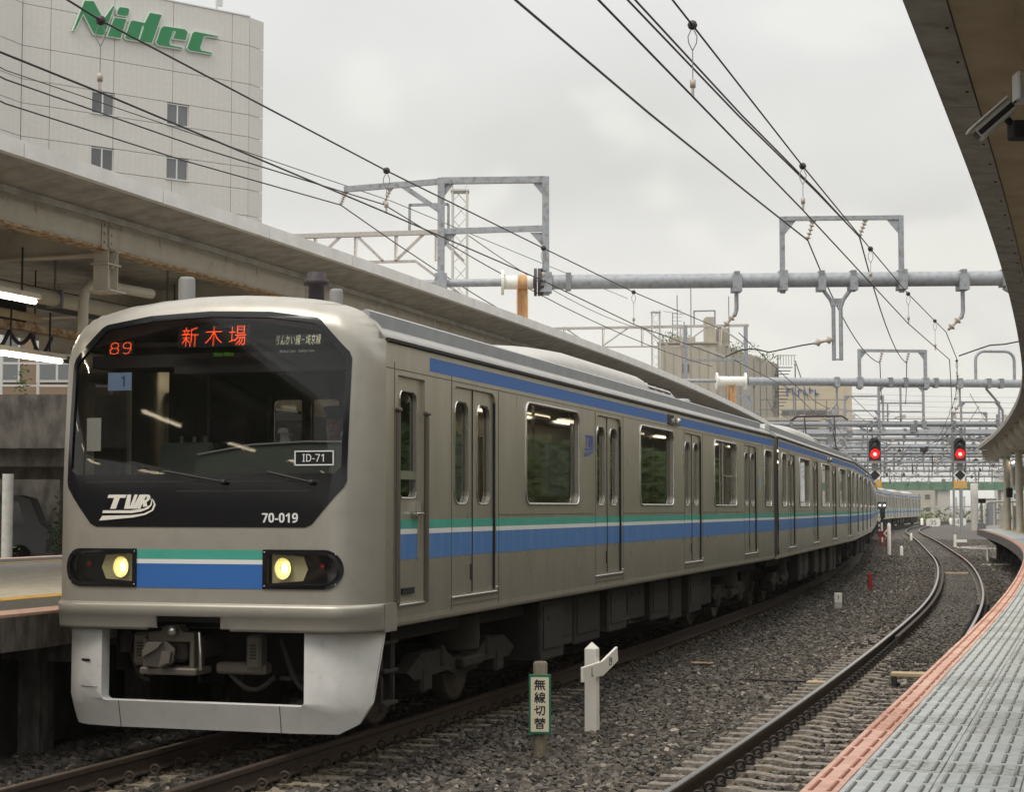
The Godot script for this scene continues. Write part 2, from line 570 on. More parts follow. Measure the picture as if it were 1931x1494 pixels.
	weathered("soffit_tan", [[0.0, lin(.34, .26, .16)], [1.0, lin(.47, .38, .25)]], 0.3, 0.8, 0.0, 0.012, 0.0, 16)
	weathered("fascia_white", [[0.0, lin(.58, .57, .54)], [1.0, lin(.76, .75, .72)]], 0.4, 0.6, 0.0, 0.012, 0.0, 17)
	weathered("galvanised", [[0.0, lin(.15, .115, .085)], [0.22, lin(.24, .235, .235)], [0.4, lin(.28, .295, .32)], [1.0, lin(.36, .38, .415)]], 0.7, 0.55, 0.2, 0.015, 0.0, 18)
	mat("steel_grey", lin(.22, .225, .235), 0.55, 0.3)
	mat("steel_light", lin(.55, .54, .51), 0.5, 0.2)
	weathered("rusty_steel", [[0.0, lin(.26, .19, .15)], [0.25, lin(.44, .40, .36)], [1.0, lin(.56, .54, .52)]], 0.8, 0.7, 0.2, 0.02, 0.0, 19)
	weathered("column_orange", [[0.0, lin(.30, .15, .06)], [0.5, lin(.55, .32, .14)], [1.0, lin(.62, .50, .38)]], 0.6, 0.7, 0.0, 0.015, 0.0, 20, Vector3(1.5, 0.3, 1.5))
	mat("white_flange", lin(.72, .71, .67), 0.5)
	mat("wire_dark", lin(.022, .017, .018), 0.5, 0.3)
	mat("clamp_dark", lin(.035, .025, .03), 0.6)
	mat("insulator", lin(.42, .36, .31), 0.3)
	mat("white_paint", lin(.80, .77, .70), 0.6)
	mat("black_paint", lin(.012, .012, .012), 0.55)
	mat("dark_matt", lin(.02, .02, .02), 0.85)
	mat("red_paint", lin(.32, .02, .02), 0.6)
	mat("sign_green", lin(.01, .16, .075), 0.45)
	mat("amber_plate", lin(.75, .38, .02), 0.5)
	weathered("old_wood", [[0.0, lin(.10, .085, .06)], [1.0, lin(.32, .28, .21)]], 3.0, 0.9, 0.0, 0.02, 0.0, 21, Vector3(1, 0.2, 1))
	weathered("tower_tile", [[0.0, lin(.50, .485, .45)], [1.0, lin(.58, .565, .53)]], 0.3, 0.55, 0.0, 0.02, 0.0, 22)
	# small wall tiles, a few pixels each at this distance: courses and joints as print
	var grid := Image.create(256, 256, false, Image.FORMAT_RGB8)
	grid.fill(Color(.80, .79, .765))
	for i in 8:
		for j in 16:
			var g := rng.randf_range(-.012, .012)
			grid.fill_rect(Rect2i(i * 32, j * 16, 31, 15), Color(.80 + g * .6, .79 + g * .6, .77 + g * .6))
			grid.fill_rect(Rect2i(i * 32 + 30, j * 16, 2, 16), Color(.755, .745, .725))
		for k in 16:
			grid.fill_rect(Rect2i(0, k * 16 + 15, 256, 1), Color(.77, .76, .74))
	M.tower_tile.albedo_texture = ImageTexture.create_from_image(grid)
	M.tower_tile.uv1_world_triplanar = false
	M.tower_tile.uv1_scale = Vector3.ONE / 3.6
	weathered("dark_concrete", [[0.0, lin(.035, .03, .026)], [0.45, lin(.085, .075, .064)], [1.0, lin(.16, .142, .122)]], 0.25, 0.9, 0.0, 0.015, 0.2, 23, Vector3(1, 0.5, 1))
	weathered("beige_wall", [[0.0, lin(.36, .325, .265)], [1.0, lin(.45, .41, .34)]], 0.15, 0.85, 0.0, 0.012, 0.0, 24, Vector3(1, 0.3, 1))
	weathered("tan_wall", [[0.0, lin(.45, .385, .275)], [1.0, lin(.52, .45, .33)]], 0.1, 0.85, 0.0, 0.012, 0.0, 25)
	var win := mat("window_dark", lin(.06, .065, .07), 0.08, 0.0)
	win.metallic_specular = 0.8
	mat("window_blind", lin(.15, .16, .165), 0.25)
	mat("alu", lin(.62, .62, .60), 0.4, 0.5)
	mat("sign_letter", lin(.0, .19, .055), 0.35)
	mat("sign_edge", lin(.60, .68, .60), 0.4)
	mat("leaf", lin(.09, .13, .03), 0.7)
	mat("leaf_dark", lin(.04, .07, .022), 0.7)
	glow("tube_light", Color(1.0, 0.93, 0.80), 8.0)
	glow("signal_red", Color(1.0, 0.05, 0.05), 2.2)
	glow("signal_core", Color(1.0, 0.45, 0.42), 4.0)
	glow("dwarf_white", Color(1.0, 0.97, 0.9), 0.9)

func make_ground() -> void:
	var g := MB.new()
	g.quad(Vector3(-900, -0.30, 200), Vector3(900, -0.30, 200), Vector3(900, -0.30, -1500), Vector3(-900, -0.30, -1500))
	struct("ground", g, M.city_ground)
	# the ballast bed: crowned under each track, with a hollow between
	var b := MB.new()
	b.sweep(poly([-12.5, -.34, 6.0, -.34, 6.0, -.27, 1.9, -.25, 1.3, -.225, -1.3, -.225, -1.9, -.25, -2.6, -.235, -3.1, -.225, -5.6, -.225, -6.4, -.26, -12.5, -.27]), frs(-30, 330, 3.0), false)
	struct("ballast_ground", b, M.ballast_bed)

func bed_height(off: float) -> float:
	var a := absf(off)
	if a < 1.3:
		return -0.215
	if off < -3.05:
		return -0.205
	return -0.205 - 0.02 * sin(clampf((a - 1.3) / 1.75, 0, 1) * PI)

func make_ballast() -> void:
	var s := MB.new()
	# one broken stone: a lumpy solid of 20 faces
	var ico := []
	var r := RandomNumberGenerator.new()
	r.seed = 4
	var t := 1.0
	for i in 8:
		ico.append(Vector3(0.40 if i & 1 else -0.40, 0.36 if i & 2 else -0.36, 0.40 if i & 4 else -0.40) + Vector3(r.randf_range(-.17, .17), r.randf_range(-.17, .17), r.randf_range(-.17, .17)))
	for f in [[4, 5, 7, 6], [1, 0, 2, 3], [5, 1, 3, 7], [0, 4, 6, 2], [6, 7, 3, 2], [0, 1, 5, 4]]:
		s.quad(ico[f[0]], ico[f[1]], ico[f[2]], ico[f[3]])
	var xf := []
	var col := []
	for zone in [[-2.5, 16.0, 0.050, 0.068, -6.6, 1.5], [16.0, 45.0, 0.066, 0.078, -4.8, 2.6], [45.0, 110.0, 0.12, 0.11, -3.4, 6.0]]:
		var ns := int((zone[1] - zone[0]) / zone[2])
		var no := int((zone[5] - zone[4]) / zone[2])
		for i in ns:
			var s0: float = zone[0] + i * zone[2]
			for j in no:
				var sp: float = s0 + rng.randf() * zone[2]
				var off: float = zone[4] + (j + rng.randf()) * zone[2]
				if absf(off) < 0.40 and rng.randf() < 0.8 * smoothstep(7.0, 26.0, sp):
					xf.append(Transform3D(Basis(Vector3.UP, rng.randf() * TAU).scaled(Vector3.ONE * zone[3] * 0.8), pt(sp, off, -0.165)))
					var vv := rng.randf_range(0.03, 0.14)
					col.append(Color(vv * 1.08, vv * 0.96, vv * 0.82))
					continue
				if sp < 45.0 and absf(off) < 1.06:
					var k := fposmod(sp, SLEEPER) / SLEEPER
					if k > 0.22 and k < 0.78:   # between two sleepers the stones lie lower; on them there are none
						pass
					else:
						continue
				if absf(off) > 0.70 and absf(off) < 1.1 and sp > 10.0 and rng.randf() < 0.5 * smoothstep(10.0, 30.0, sp):
					xf.append(Transform3D(Basis(Vector3.UP, rng.randf() * TAU).scaled(Vector3.ONE * zone[3] * 0.8), pt(sp, off, -0.155)))
					var v2 := rng.randf_range(0.03, 0.14)
					col.append(Color(v2 * 1.1, v2 * 0.95, v2 * 0.80))
					continue
				if absf(absf(off) - 0.56) < 0.10:
					continue
				var sz: float = zone[3] * rng.randf_range(0.55, 1.25)
				var y := bed_height(off) + rng.randf_range(-0.018, 0.016)
				if absf(off) < 1.06:
					y += 0.020
				sz *= 0.8
				var ax := Vector3(rng.randf_range(-1, 1), rng.randf_range(-1, 1), rng.randf_range(-1, 1)).normalized()
				var bs := Basis(ax, rng.randf() * TAU).scaled(Vector3(sz * rng.randf_range(0.8, 1.25), sz * rng.randf_range(0.6, 0.95), sz * rng.randf_range(0.8, 1.25)))
				xf.append(Transform3D(bs, pt(sp, off, y)))
				var v := rng.randf_range(0.025, 0.135)
				v = v if rng.randf() > 0.04 else rng.randf_range(0.17, 0.30)
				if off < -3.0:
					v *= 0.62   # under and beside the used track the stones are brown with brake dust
				var w := rng.randf_range(-0.04, 0.10) + (0.16 if minf(absf(absf(off) - 0.56), absf(absf(off + 4.363) - 0.56)) < 0.28 else 0.0)
				col.append(Color(v * (1.06 + w), v * (0.94 + w * 0.3), v * (0.82 - w * 0.6)))
	var mm := MultiMesh.new()
	mm.transform_format = MultiMesh.TRANSFORM_3D
	mm.use_colors = true
	mm.mesh = s.done()
	mm.instance_count = xf.size()
	for i in xf.size():
		mm.set_instance_transform(i, xf[i])
		mm.set_instance_color(i, col[i])
	var o := MultiMeshInstance3D.new()
	o.name = "ballast_stones"
	o.multimesh = mm
	o.material_override = M.stone
	o.set_meta("kind", "stuff")
	o.set_meta("label", "crushed grey brown ballast stones lying round both tracks")
	o.set_meta("category", "ballast")
	add_child(o)

const SLEEPER := 0.39
const RAIL := [-.032, 0.0, .032, 0.0, .034, -.006, .033, -.036, .010, -.05, .008, -.125, .063, -.140, .063, -.153, -.063, -.153, -.063, -.140, -.008, -.125, -.010, -.05, -.033, -.036, -.034, -.006]

func make_track(name_: String, label: String, near: bool) -> void:
	var off0 := 0.0 if near else -4.363
	var t := thing(name_, label, "railway track")
	for side in [-0.5645, 0.5645]:
		var r := MB.new()
		var f := []
		var s := -30.0
		while s <= 300.0:
			f.append(fr(s, (0.0 if near else train_off(s)) + side))
			s += 1.0 if s < 60 else 3.0
		r.sweep(poly(RAIL), f, false)
		var rail := obj("rail", r, M.rail_rust, t)
		var h := MB.new()
		h.sweep(poly([-.024, .0008, .024, .0008, .021, .0035, -.021, .0035]), f, false)
		obj("running_surface", h, M.rail_shine if near else M.rail_worn, rail)
	if near:
		var g := MB.new()
		g.sweep(poly([-.03, 0, .03, 0, .03, -.036, .010, -.05, .01, -.14, -.01, -.14, -.010, -.05, -.03, -.036]), frs(15, 62, 1.0, -0.43, 0.005), false)
		obj("guard_rail", g, M.rail_rust, t)
	# sleepers one by one, each with the clips that hold the rails
	var sl := MB.new()
	for p in [[-1.0, -0.30, -.150, -.150], [0.30, 1.0, -.150, -.150]]:
		pass
	var half := SLEEPER * 0.215
	sl.sweep(poly([-half, -.30, half, -.30, half * 0.80, -.158, -half * 0.80, -.158]), [Transform3D(Basis(Vector3.UP, PI / 2), Vector3(-1.02, 0, 0)), Transform3D(Basis(Vector3.UP, PI / 2), Vector3(-0.32, 0, 0)), Transform3D(Basis(Vector3.UP, PI / 2), Vector3(-0.18, -.022, 0)), Transform3D(Basis(Vector3.UP, PI / 2), Vector3(0.18, -.022, 0)), Transform3D(Basis(Vector3.UP, PI / 2), Vector3(0.32, 0, 0)), Transform3D(Basis(Vector3.UP, PI / 2), Vector3(1.02, 0, 0))])
	var sm := sl.done()
	var clip_mesh := clip_shape()
	var n := 0
	var s1 := 62.0 if near else 8.0
	var sp := -2.4 + SLEEPER * 0.5
	sp = floorf(-2.4 / SLEEPER) * SLEEPER
	while sp < s1:
		var o := obj("sleeper", sm, M.sleeper_concrete if near else M.old_wood, t)
		o.transform = fr(sp, off0, 0.0 if near else -0.02)
		if sp < 26.0:
			for side in [-0.5645, 0.5645]:
				for k in [-1.0, 1.0]:
					var c := obj("rail_clip", clip_mesh, M.clip_iron if near else M.rail_rust, o)
					c.transform = Transform3D(Basis(Vector3.UP, PI * 0.5 * (1 - k)), Vector3(side + k * 0.085, -.158, 0))
		sp += SLEEPER
		n += 1
	if near:
		# beyond the ones that can be told apart
		var far := MB.new()
		while sp < 150.0:
			var x := fr(sp, 0, -.225)
			far.box(x.origin, Vector3(2.04, .14, .17), x.basis)
			sp += 0.6
		obj("far_sleepers", far, M.sleeper_concrete, t).set_meta("kind", "stuff")

func clip_shape() -> ArrayMesh:
	# a coiled spring clip standing on its foot beside the rail
	var c := MB.new()
	var pts := []
	for i in 11:
		var a := TAU * i / 10.0
		pts.append(Vector3(0.012 + 0.036 * cos(a), 0.050 + 0.034 * sin(a), 0.012 * sin(a * 0.5)))
	c.tube(pts, 0.0125, 6)
	c.box(Vector3(0.0, 0.010, 0), Vector3(0.10, 0.020, 0.09))
	return c.done()

func tile_mesh(w: float, l: float, bars: int, base: Material, bar: Material) -> ArrayMesh:
	var a := MB.new()
	a.bbox(Vector3(w / 2, -0.012, 0), Vector3(w - 0.0015, 0.032, l - 0.003), 0.002)
	var m := a.done()
	var b := MB.new()
	var d := MB.new()
	for i in bars:
		var x := w * (i + 0.5) / bars
		b.bbox(Vector3(x, 0.006, 0), Vector3(0.0105, 0.008, l * 0.74), 0.003)
		d.box(Vector3(x, 0.0046, 0), Vector3(0.0145, 0.0022, l * 0.76))
	m = b.done(m)
	m = d.done(m)
	m.surface_set_material(0, base)
	m.surface_set_material(1, bar)
	m.surface_set_material(2, M.tile_edge_dark if bars > 2 else M.tile_edge_red)
	return m

func make_right_platform() -> void:
	var P := thing("station_platform", "curved right hand platform with pink and grey ribbed edge tiles", "platform")
	var S1 := 64.5
	var H := 1.0625
	var slab := MB.new()
	slab.sweep(poly([1.375, H - .27, 9.5, H - .27, 9.5, H - .032, 1.375, H - .032]), frs(-30, S1, 1.5), false)
	obj("slab", slab, M.platform_side, P)
	var top := MB.new()
	top.sweep(poly([2.32, H - .03, 9.5, H - .03, 9.5, H - .002, 2.32, H - .002]), frs(-30, S1, 1.5), false)
	obj("paving", top, M.platform_asphalt, P)
	var yl := MB.new()
	yl.sweep(poly([2.34, H - .001, 2.66, H - .001, 2.66, H + .004, 2.34, H + .004]), frs(22, S1, 1.5), false)
	obj("tactile_strip", yl, M.tactile_yellow, P)
	var wall := MB.new()
	wall.sweep(poly([3.1, -.3, 3.4, -.3, 3.4, H - .26, 3.1, H - .26]), frs(-30, S1 - 0.5, 1.5), false)
	obj("foundation", wall, M.dark_matt, P)
	var post := MB.new()
	post.box(Vector3(0, 0.27, 0), Vector3(0.16, 1.1, 0.16))
	post.box(Vector3(0.3, 0.74, 0), Vector3(1.4, 0.10, 0.10))
	post.bar(Vector3(0, 0.35, 0), Vector3(-0.5, 0.74, 0), 0.07, 0.07)
	var pm := post.done()
	var s := 4.0
	while s < S1:
		var o := obj("support_post", pm, M.platform_side, P)
		o.transform = fr(s, 2.2)
		s += 2.4
	# the pieces of the edge: pink strip and grey tiles
	var L := 0.262
	var pink := tile_mesh(0.114, L, 2, M.tile_pink, M.tile_bar_pink)
	var grey := tile_mesh(0.262, L, 5, M.tile_grey, M.tile_bar_grey)
	var greys := [grey]
	for q in ["tile_grey_pale", "tile_grey_dull", "tile_grey_stained"]:
		greys.append(tile_mesh(0.262, L, 5, M[q], M.tile_bar_grey))
	var pinks := [pink]
	for q in ["tile_pink_pale", "tile_pink_dull"]:
		pinks.append(tile_mesh(0.114, L, 2, M[q], M.tile_bar_pink))
	var rows := 75
	var s0 := -7.7
	var far := MB.new()
	for i in rows:
		for c in 4:
			var o := MeshInstance3D.new()
			o.mesh = pinks[0 if rng.randf() < 0.7 else 1 + rng.randi() % 2] if c == 0 else greys[0 if rng.randf() < 0.6 else 1 + rng.randi() % 3]
			o.name = "edge_tile" if c == 0 else "paving_tile"
			P.add_child(o, true)
			var w := 1.385 if c == 0 else 1.385 + 0.1145 + (c - 1) * 0.2625
			o.transform = fr(s0 + i * L, w, H)
			o.position.y += rng.randf_range(-0.0015, 0.0015)
	var fp := MB.new()
	var fb := MB.new()
	var fbp := MB.new()
	s = s0 + rows * L
	while s < S1 - 0.3:
		var x := fr(s, 0, H)
		fp.box(x * Vector3(1.442, -0.012, 0), Vector3(0.112, 0.032, L - .005), x.basis)
		for c in 3:
			far.box(x * Vector3(1.632 + c * 0.264, -0.012, 0), Vector3(0.258, 0.032, L - .005), x.basis)
		for c in 2:
			fbp.box(x * Vector3(1.4135 + c * 0.057, 0.006, 0), Vector3(0.0155, 0.006, L * 0.72), x.basis)
		if s < 40:
			for c in 15:
				fb.box(x * Vector3(1.527 + c * 0.0528, 0.006, 0), Vector3(0.0155, 0.006, L * 0.72), x.basis)
		s += L
	obj("far_paving_tiles", far, M.tile_grey, P).set_meta("kind", "stuff")
	obj("far_edge_tiles", fp, M.tile_pink, P).set_meta("kind", "stuff")
	obj("far_tile_ribs", fb, M.tile_bar_grey, P).set_meta("kind", "stuff")
	obj("far_edge_ribs", fbp, M.tile_bar_pink, P).set_meta("kind", "stuff")
	var bed := MB.new()
	bed.sweep(poly([1.38, H - .031, 2.33, H - .031, 2.33, H - .014, 1.38, H - .014]), frs(-30, S1, 1.5), false)
	obj("mortar_bed", bed, M.joint_dark, P)

func make_left_platform() -> void:
	var P := thing("island_platform", "long island platform on the left with yellow guide strips", "platform")
	var H := 1.0625
	var a := MB.new()
	a.sweep(poly([-15.68, H - .3, -6.15, H - .3, -6.15, H - .02, -15.68, H - .02]), frs(-55, 60, 2.0), false)
	obj("slab", a, M.platform_side, P)
	for q in [["pink_edge", -6.52, -6.15, M.tile_pink, 0.004], ["dark_strip", -7.45, -6.53, M.platform_asphalt, 0.0], ["tactile_strip", -7.76, -7.46, M.tactile_yellow, 0.006], ["paving", -13.86, -7.77, M.platform_concrete, 0.0], ["tactile_strip", -14.16, -13.87, M.tactile_yellow, 0.006], ["dark_strip", -15.3, -14.17, M.platform_asphalt, 0.0], ["pink_edge", -15.68, -15.31, M.tile_pink, 0.004]]:
		var b := MB.new()
		b.sweep(poly([q[1], H - .019, q[2], H - .019, q[2], H + q[4], q[1], H + q[4]]), frs(-55, 60, 2.0), false)
		obj(q[0], b, q[3], P)
	var wall := MB.new()
	wall.sweep(poly([-14.6, -.3, -7.1, -.3, -7.1, H - .29, -14.6, H - .29]), frs(-30, 60, 2.0), false)
	obj("foundation", wall, M.dark_concrete, P)
	var post := MB.new()
	post.box(Vector3(0, 0.25, 0), Vector3(0.22, 1.06, 0.22))
	post.box(Vector3(0.1, 0.68, 0), Vector3(0.8, 0.16, 0.16))
	var pm := post.done()
	for i in 8:
		var o := obj("support_post", pm, M.platform_side, P)
		o.transform = fr(-4.0 + i * 1.8, -6.6)

# ================================================================ canopies
func make_left_canopy() -> void:
	var C := thing("platform_canopy", "long white edged canopy over the left hand island platform", "canopy")
	# fascia sections, one after another
	var s := -52.0
	while s < 66.0:
		var f := MB.new()
		f.sweep(poly([-6.56, 4.955, -6.42, 4.945, -6.42, 5.085, -6.62, 5.115, -6.66, 5.075]), frs(s + 0.006, s + 2.394, 0.8), false)
		obj("fascia_panel", f, M.fascia_white, C)
		s += 2.4
	var roof := MB.new()
	roof.sweep(poly([-6.50, 4.955, -7.10, 4.865, -11.0, 4.93, -15.0, 4.865, -15.6, 4.955, -15.6, 5.08, -11.0, 5.22, -6.60, 5.07]), frs(-52, 66, 1.2), false)
	obj("roof_deck", roof, M.soffit_grey, C)
	# gutter lip, and the longitudinal girder in bays with rust along its lower flange
	var lip := MB.new()
	lip.sweep(poly([-7.10, 4.80, -7.06, 4.80, -7.06, 4.864, -7.10, 4.864]), frs(-16, 66, 1.2), false)
	obj("gutter_lip", lip, M.soffit_grey, C)
	var bay := 5.0
	s = -51.5
	while s < 65:
		var b := MB.new()
		b.sweep(poly([-7.24, 4.555, -7.225, 4.555, -7.225, 4.86, -7.24, 4.86]), frs(s + 0.01, s + bay - 0.01, 1.0), false)
		var g := obj("girder_web", b, M.rust_cream, C)
		var fl := MB.new()
		fl.sweep(poly([-7.33, 4.535, -7.14, 4.535, -7.14, 4.558, -7.33, 4.558]), frs(s + 0.01, s + bay - 0.01, 1.0), false)
		obj("lower_flange", fl, M.rust_edge, g)
		var sp := MB.new()
		for k in [-0.07, 0.07]:
			var x := fr(s + bay + k, -7.218, 4.71)
			sp.box(x.origin, Vector3(0.012, 0.27, 0.10), x.basis)
			for j in 3:
				sp.box(x * Vector3(0.012, -0.085 + 0.085 * j, 0), Vector3(0.014, 0.03, 0.03), x.basis)
		obj("splice_plate", sp, M.rust_cream, g)
		# cross beam, hanger and column of this bay
		var cb := MB.new()
		var y := fr(s + bay, 0, 0)
		cb.box(y * Vector3(-10.8, 4.66, 0), Vector3(7.0, 0.30, 0.10), y.basis)
		cb.box(y * Vector3(-10.8, 4.505, 0), Vector3(7.0, 0.02, 0.18), y.basis)
		obj("cross_beam", cb, M.cream_paint, C)
		var hg := MB.new()
		for k in [-0.09, 0.09]:
			hg.box(y * Vector3(-7.235, 4.34, k), Vector3(0.17, 0.42, 0.012), y.basis)
		hg.box(y * Vector3(-7.235, 4.34, 0), Vector3(0.012, 0.42, 0.17), y.basis)
		hg.box(y * Vector3(-7.235, 4.125, 0), Vector3(0.30, 0.016, 0.30), y.basis)
		hg.box(y * Vector3(-7.235, 4.40, 0), Vector3(0.20, 0.014, 0.26), y.basis)
		hg.sweep(poly([-0.09, 4.36, 0.09, 4.36, 0.15, 4.53, -0.15, 4.53]), [y * Transform3D(Basis.IDENTITY, Vector3(-7.235, 0, 0.006)), y * Transform3D(Basis.IDENTITY, Vector3(-7.235, 0, -0.006))])
		obj("hanger", hg, M.cream_paint, C)
		var col := MB.new()
		col.box(y * Vector3(-11.0, 2.75, 0), Vector3(0.25, 3.55, 0.012), y.basis)
		for k in [-0.12, 0.12]:
			col.box(y * Vector3(-11.0 + k, 2.75, 0), Vector3(0.014, 3.55, 0.2), y.basis)
		if s < -6.0 or s > 13.0:
			obj("column", col, M.cream_paint, C)
		s += bay

func make_left_fittings() -> void:
	# pipes, trays, cables and lamps slung under the left canopy
	var t := thing("conduit_run", "thick cream conduit pipe slung under the left canopy", "pipe")
	var p := MB.new()
	var pts := []
	for i in 40:
		pts.append(pt(-2.0 + i * 1.2, -8.4, 4.2))
	p.tube(pts, 0.085, 12)
	obj("pipe", p, M.cream_paint, t)
	var br := MB.new()
	for i in 16:
		var x := fr(-0.6 + i * 2.5, -8.4, 4.2)
		br.box(x.origin, Vector3(0.20, 0.20, 0.035), x.basis)
		br.box(x * Vector3(0, 0.38, 0), Vector3(0.02, 0.6, 0.02), x.basis)
	obj("pipe_clamp", br, M.steel_grey, t)
	var d := MB.new()
	d.tube([pt(5.0, -7.55, 4.29), pt(4.3, -7.73, 4.31), pt(4.12, -7.78, 4.29), pt(4.03, -7.8, 4.22), pt(4.0, -7.8, 4.08), pt(4.0, -7.8, 1.06)], 0.055, 10)
	tag(obj("drain_pipe", d, M.cream_paint), "cream drain pipe with an elbow behind the train's left shoulder", "pipe")
	var tr := MB.new()
	box_along(tr, -4, 40, 1.2, -9.9, -9.4, 4.36, 4.42)
	box_along(tr, -4, 40, 1.2, -9.9, -9.88, 4.42, 4.52)
	box_along(tr, -4, 40, 1.2, -9.42, -9.4, 4.42, 4.52)
	tag(obj("cable_tray", tr, M.dark_matt), "dark cable tray hung high under the left canopy", "cable tray")
	var rd := MB.new()
	for i in 18:
		var x := fr(-2.0 + i * 1.7, -9.0 - 0.5 * (i % 3), 4.3)
		rd.box(x.origin, Vector3(0.014, 1.1, 0.014), x.basis)
	tag(obj("hanger_rods", rd, M.dark_matt), "thin dark suspension rods below the left canopy ceiling", "rods")
	var ci := MB.new()
	box_along(ci, -2, 40, 1.2, -9.24, -9.18, 3.98, 4.02)
	tag(obj("thin_rail", ci, M.cream_paint), "thin cream rail below the cable tray, left canopy", "rail")
	# black cable loops and the wooden beam under them
	var cl := MB.new()
	for i in 7:
		var a := []
		for k in 9:
			var f := k / 8.0
			a.append(pt(2.2 + i * 0.42 + f * 0.42, -8.9, 3.86 - 0.20 * sin(f * PI) * (1.0 if i % 2 == 0 else 0.6)))
		cl.tube(a, 0.022, 6)
	tag(obj("cable_loops", cl, M.dark_matt), "sagging black cable loops above the lower platform lamp", "cables")
	var wb := MB.new()
	box_along(wb, 2.0, 7.0, 1.0, -8.95, -8.8, 3.88, 3.96)
	tag(obj("cable_beam", wb, M.rust_edge), "brown beam that carries the black cable loops", "beam")
	var lb := MB.new()
	box_along(lb, 1.0, 7.0, 1.0, -8.95, -8.8, 3.60, 3.66)
	tag(obj("lamp_rail", lb, M.dark_matt), "dark lamp rail above the lower platform lamp", "rail")
	var bx := MB.new()
	var bf := fr(2.95, -8.6, 3.93)
	bx.bbox(bf.origin, Vector3(0.3, 0.26, 0.5), 0.02, bf.basis)
	bx.bbox(bf * Vector3(0, -0.24, 0.1), Vector3(0.22, 0.16, 0.34), 0.02, bf.basis)
	bx.box(bf * Vector3(0, 0.3, 0), Vector3(0.04, 0.4, 0.04), bf.basis)
	tag(obj("speaker_box", bx, M.cream_paint), "cream equipment box hung between the two left platform lamps", "box")
	var sg := MB.new()
	var sf := fr(4.2, -8.75, 4.02)
	sg.bbox(sf.origin, Vector3(0.05, 0.09, 0.9), 0.01, sf.basis)
	tag(obj("yellow_plate", sg, M.soffit_tan), "dull tan plate under the conduit, left canopy", "plate")
	var dk := MB.new()
	var df := fr(3.4, -9.6, 4.28)
	dk.bbox(df.origin, Vector3(0.5, 0.42, 0.6), 0.03, df.basis)
	dk.bbox(df * Vector3(0.2, -0.06, -1.6), Vector3(0.3, 0.5, 0.3), 0.03, df.basis)
	tag(obj("dark_housing", dk, M.dark_matt), "dark equipment housing at the left canopy ceiling", "box")
	var proto := lamp_fitting("tube_lamp", "lit fluorescent tube lamp nearest the left frame edge", 1.2)
	proto.transform = fr(2.2, -7.6, 3.95)
	var k := 1
	for q in [[3.95, -8.4, 3.52, "lit fluorescent tube lamp just left of the train's windscreen"], [8.0, -8.4, 3.52, "lit tube lamp hidden behind the train, first along"], [12.0, -8.4, 3.52, "lit tube lamp hidden behind the train, second along"], [-1.6, -7.7, 3.95, "tube lamp under the left canopy short of the frame"]]:
		var c := copy(proto, q[3], Vector3.ZERO, 0)
		c.transform = fr(q[0], q[1], q[2])
		k += 1
	for row in 2:
		for i in 9:
			var c := copy(proto, "%s tube lamp of the %s row under the left canopy behind the camera" % [["nearest", "second", "third", "fourth", "fifth", "sixth", "seventh", "eighth", "farthest"][i], ["front", "back"][row]], Vector3.ZERO, 0)
			c.transform = fr(-5.0 - i * 3.0 + row, -7.8 - row * 4.6, 3.95)
			c.find_child("lamp_light", true, false).free()

func lamp_fitting(called: String, label: String, l: float) -> Node3D:
	var t := thing(called, label, "lamp", Vector3.ZERO, 0, "fluorescent platform lamps")
	var h := MB.new()
	h.sweep(poly([-.07, .035, .07, .035, .055, .085, -.055, .085]), [Transform3D(Basis.IDENTITY, Vector3(0, 0, l / 2)), Transform3D(Basis.IDENTITY, Vector3(0, 0, -l / 2))])
	obj("lamp_housing", h, M.cream_paint, t)
	var tb := MB.new()
	tb.tube([Vector3(0, 0.01, l / 2 - .02), Vector3(0, 0.01, -l / 2 + .02)], 0.026, 10)
	obj("light_tube", tb, M.tube_light, t)
	var rod := MB.new()
	rod.box(Vector3(0, 0.3, l * 0.3), Vector3(.015, .44, .015))
	rod.box(Vector3(0, 0.3, -l * 0.3), Vector3(.015, .44, .015))
	obj("hanger_rod", rod, M.dark_matt, t)
	var a := AreaLight3D.new()
	a.name = "lamp_light"
	a.light_color = Color(1.0, 0.94, 0.82)
	a.light_energy = 1.8
	a.area_size = Vector2(0.05, l - 0.06)
	a.area_range = 30.0
	a.shadow_enabled = true
	a.position = Vector3(0, -0.022, 0)
	a.rotation = Vector3(-PI / 2, 0, 0)
	t.add_child(a, true)
	return t

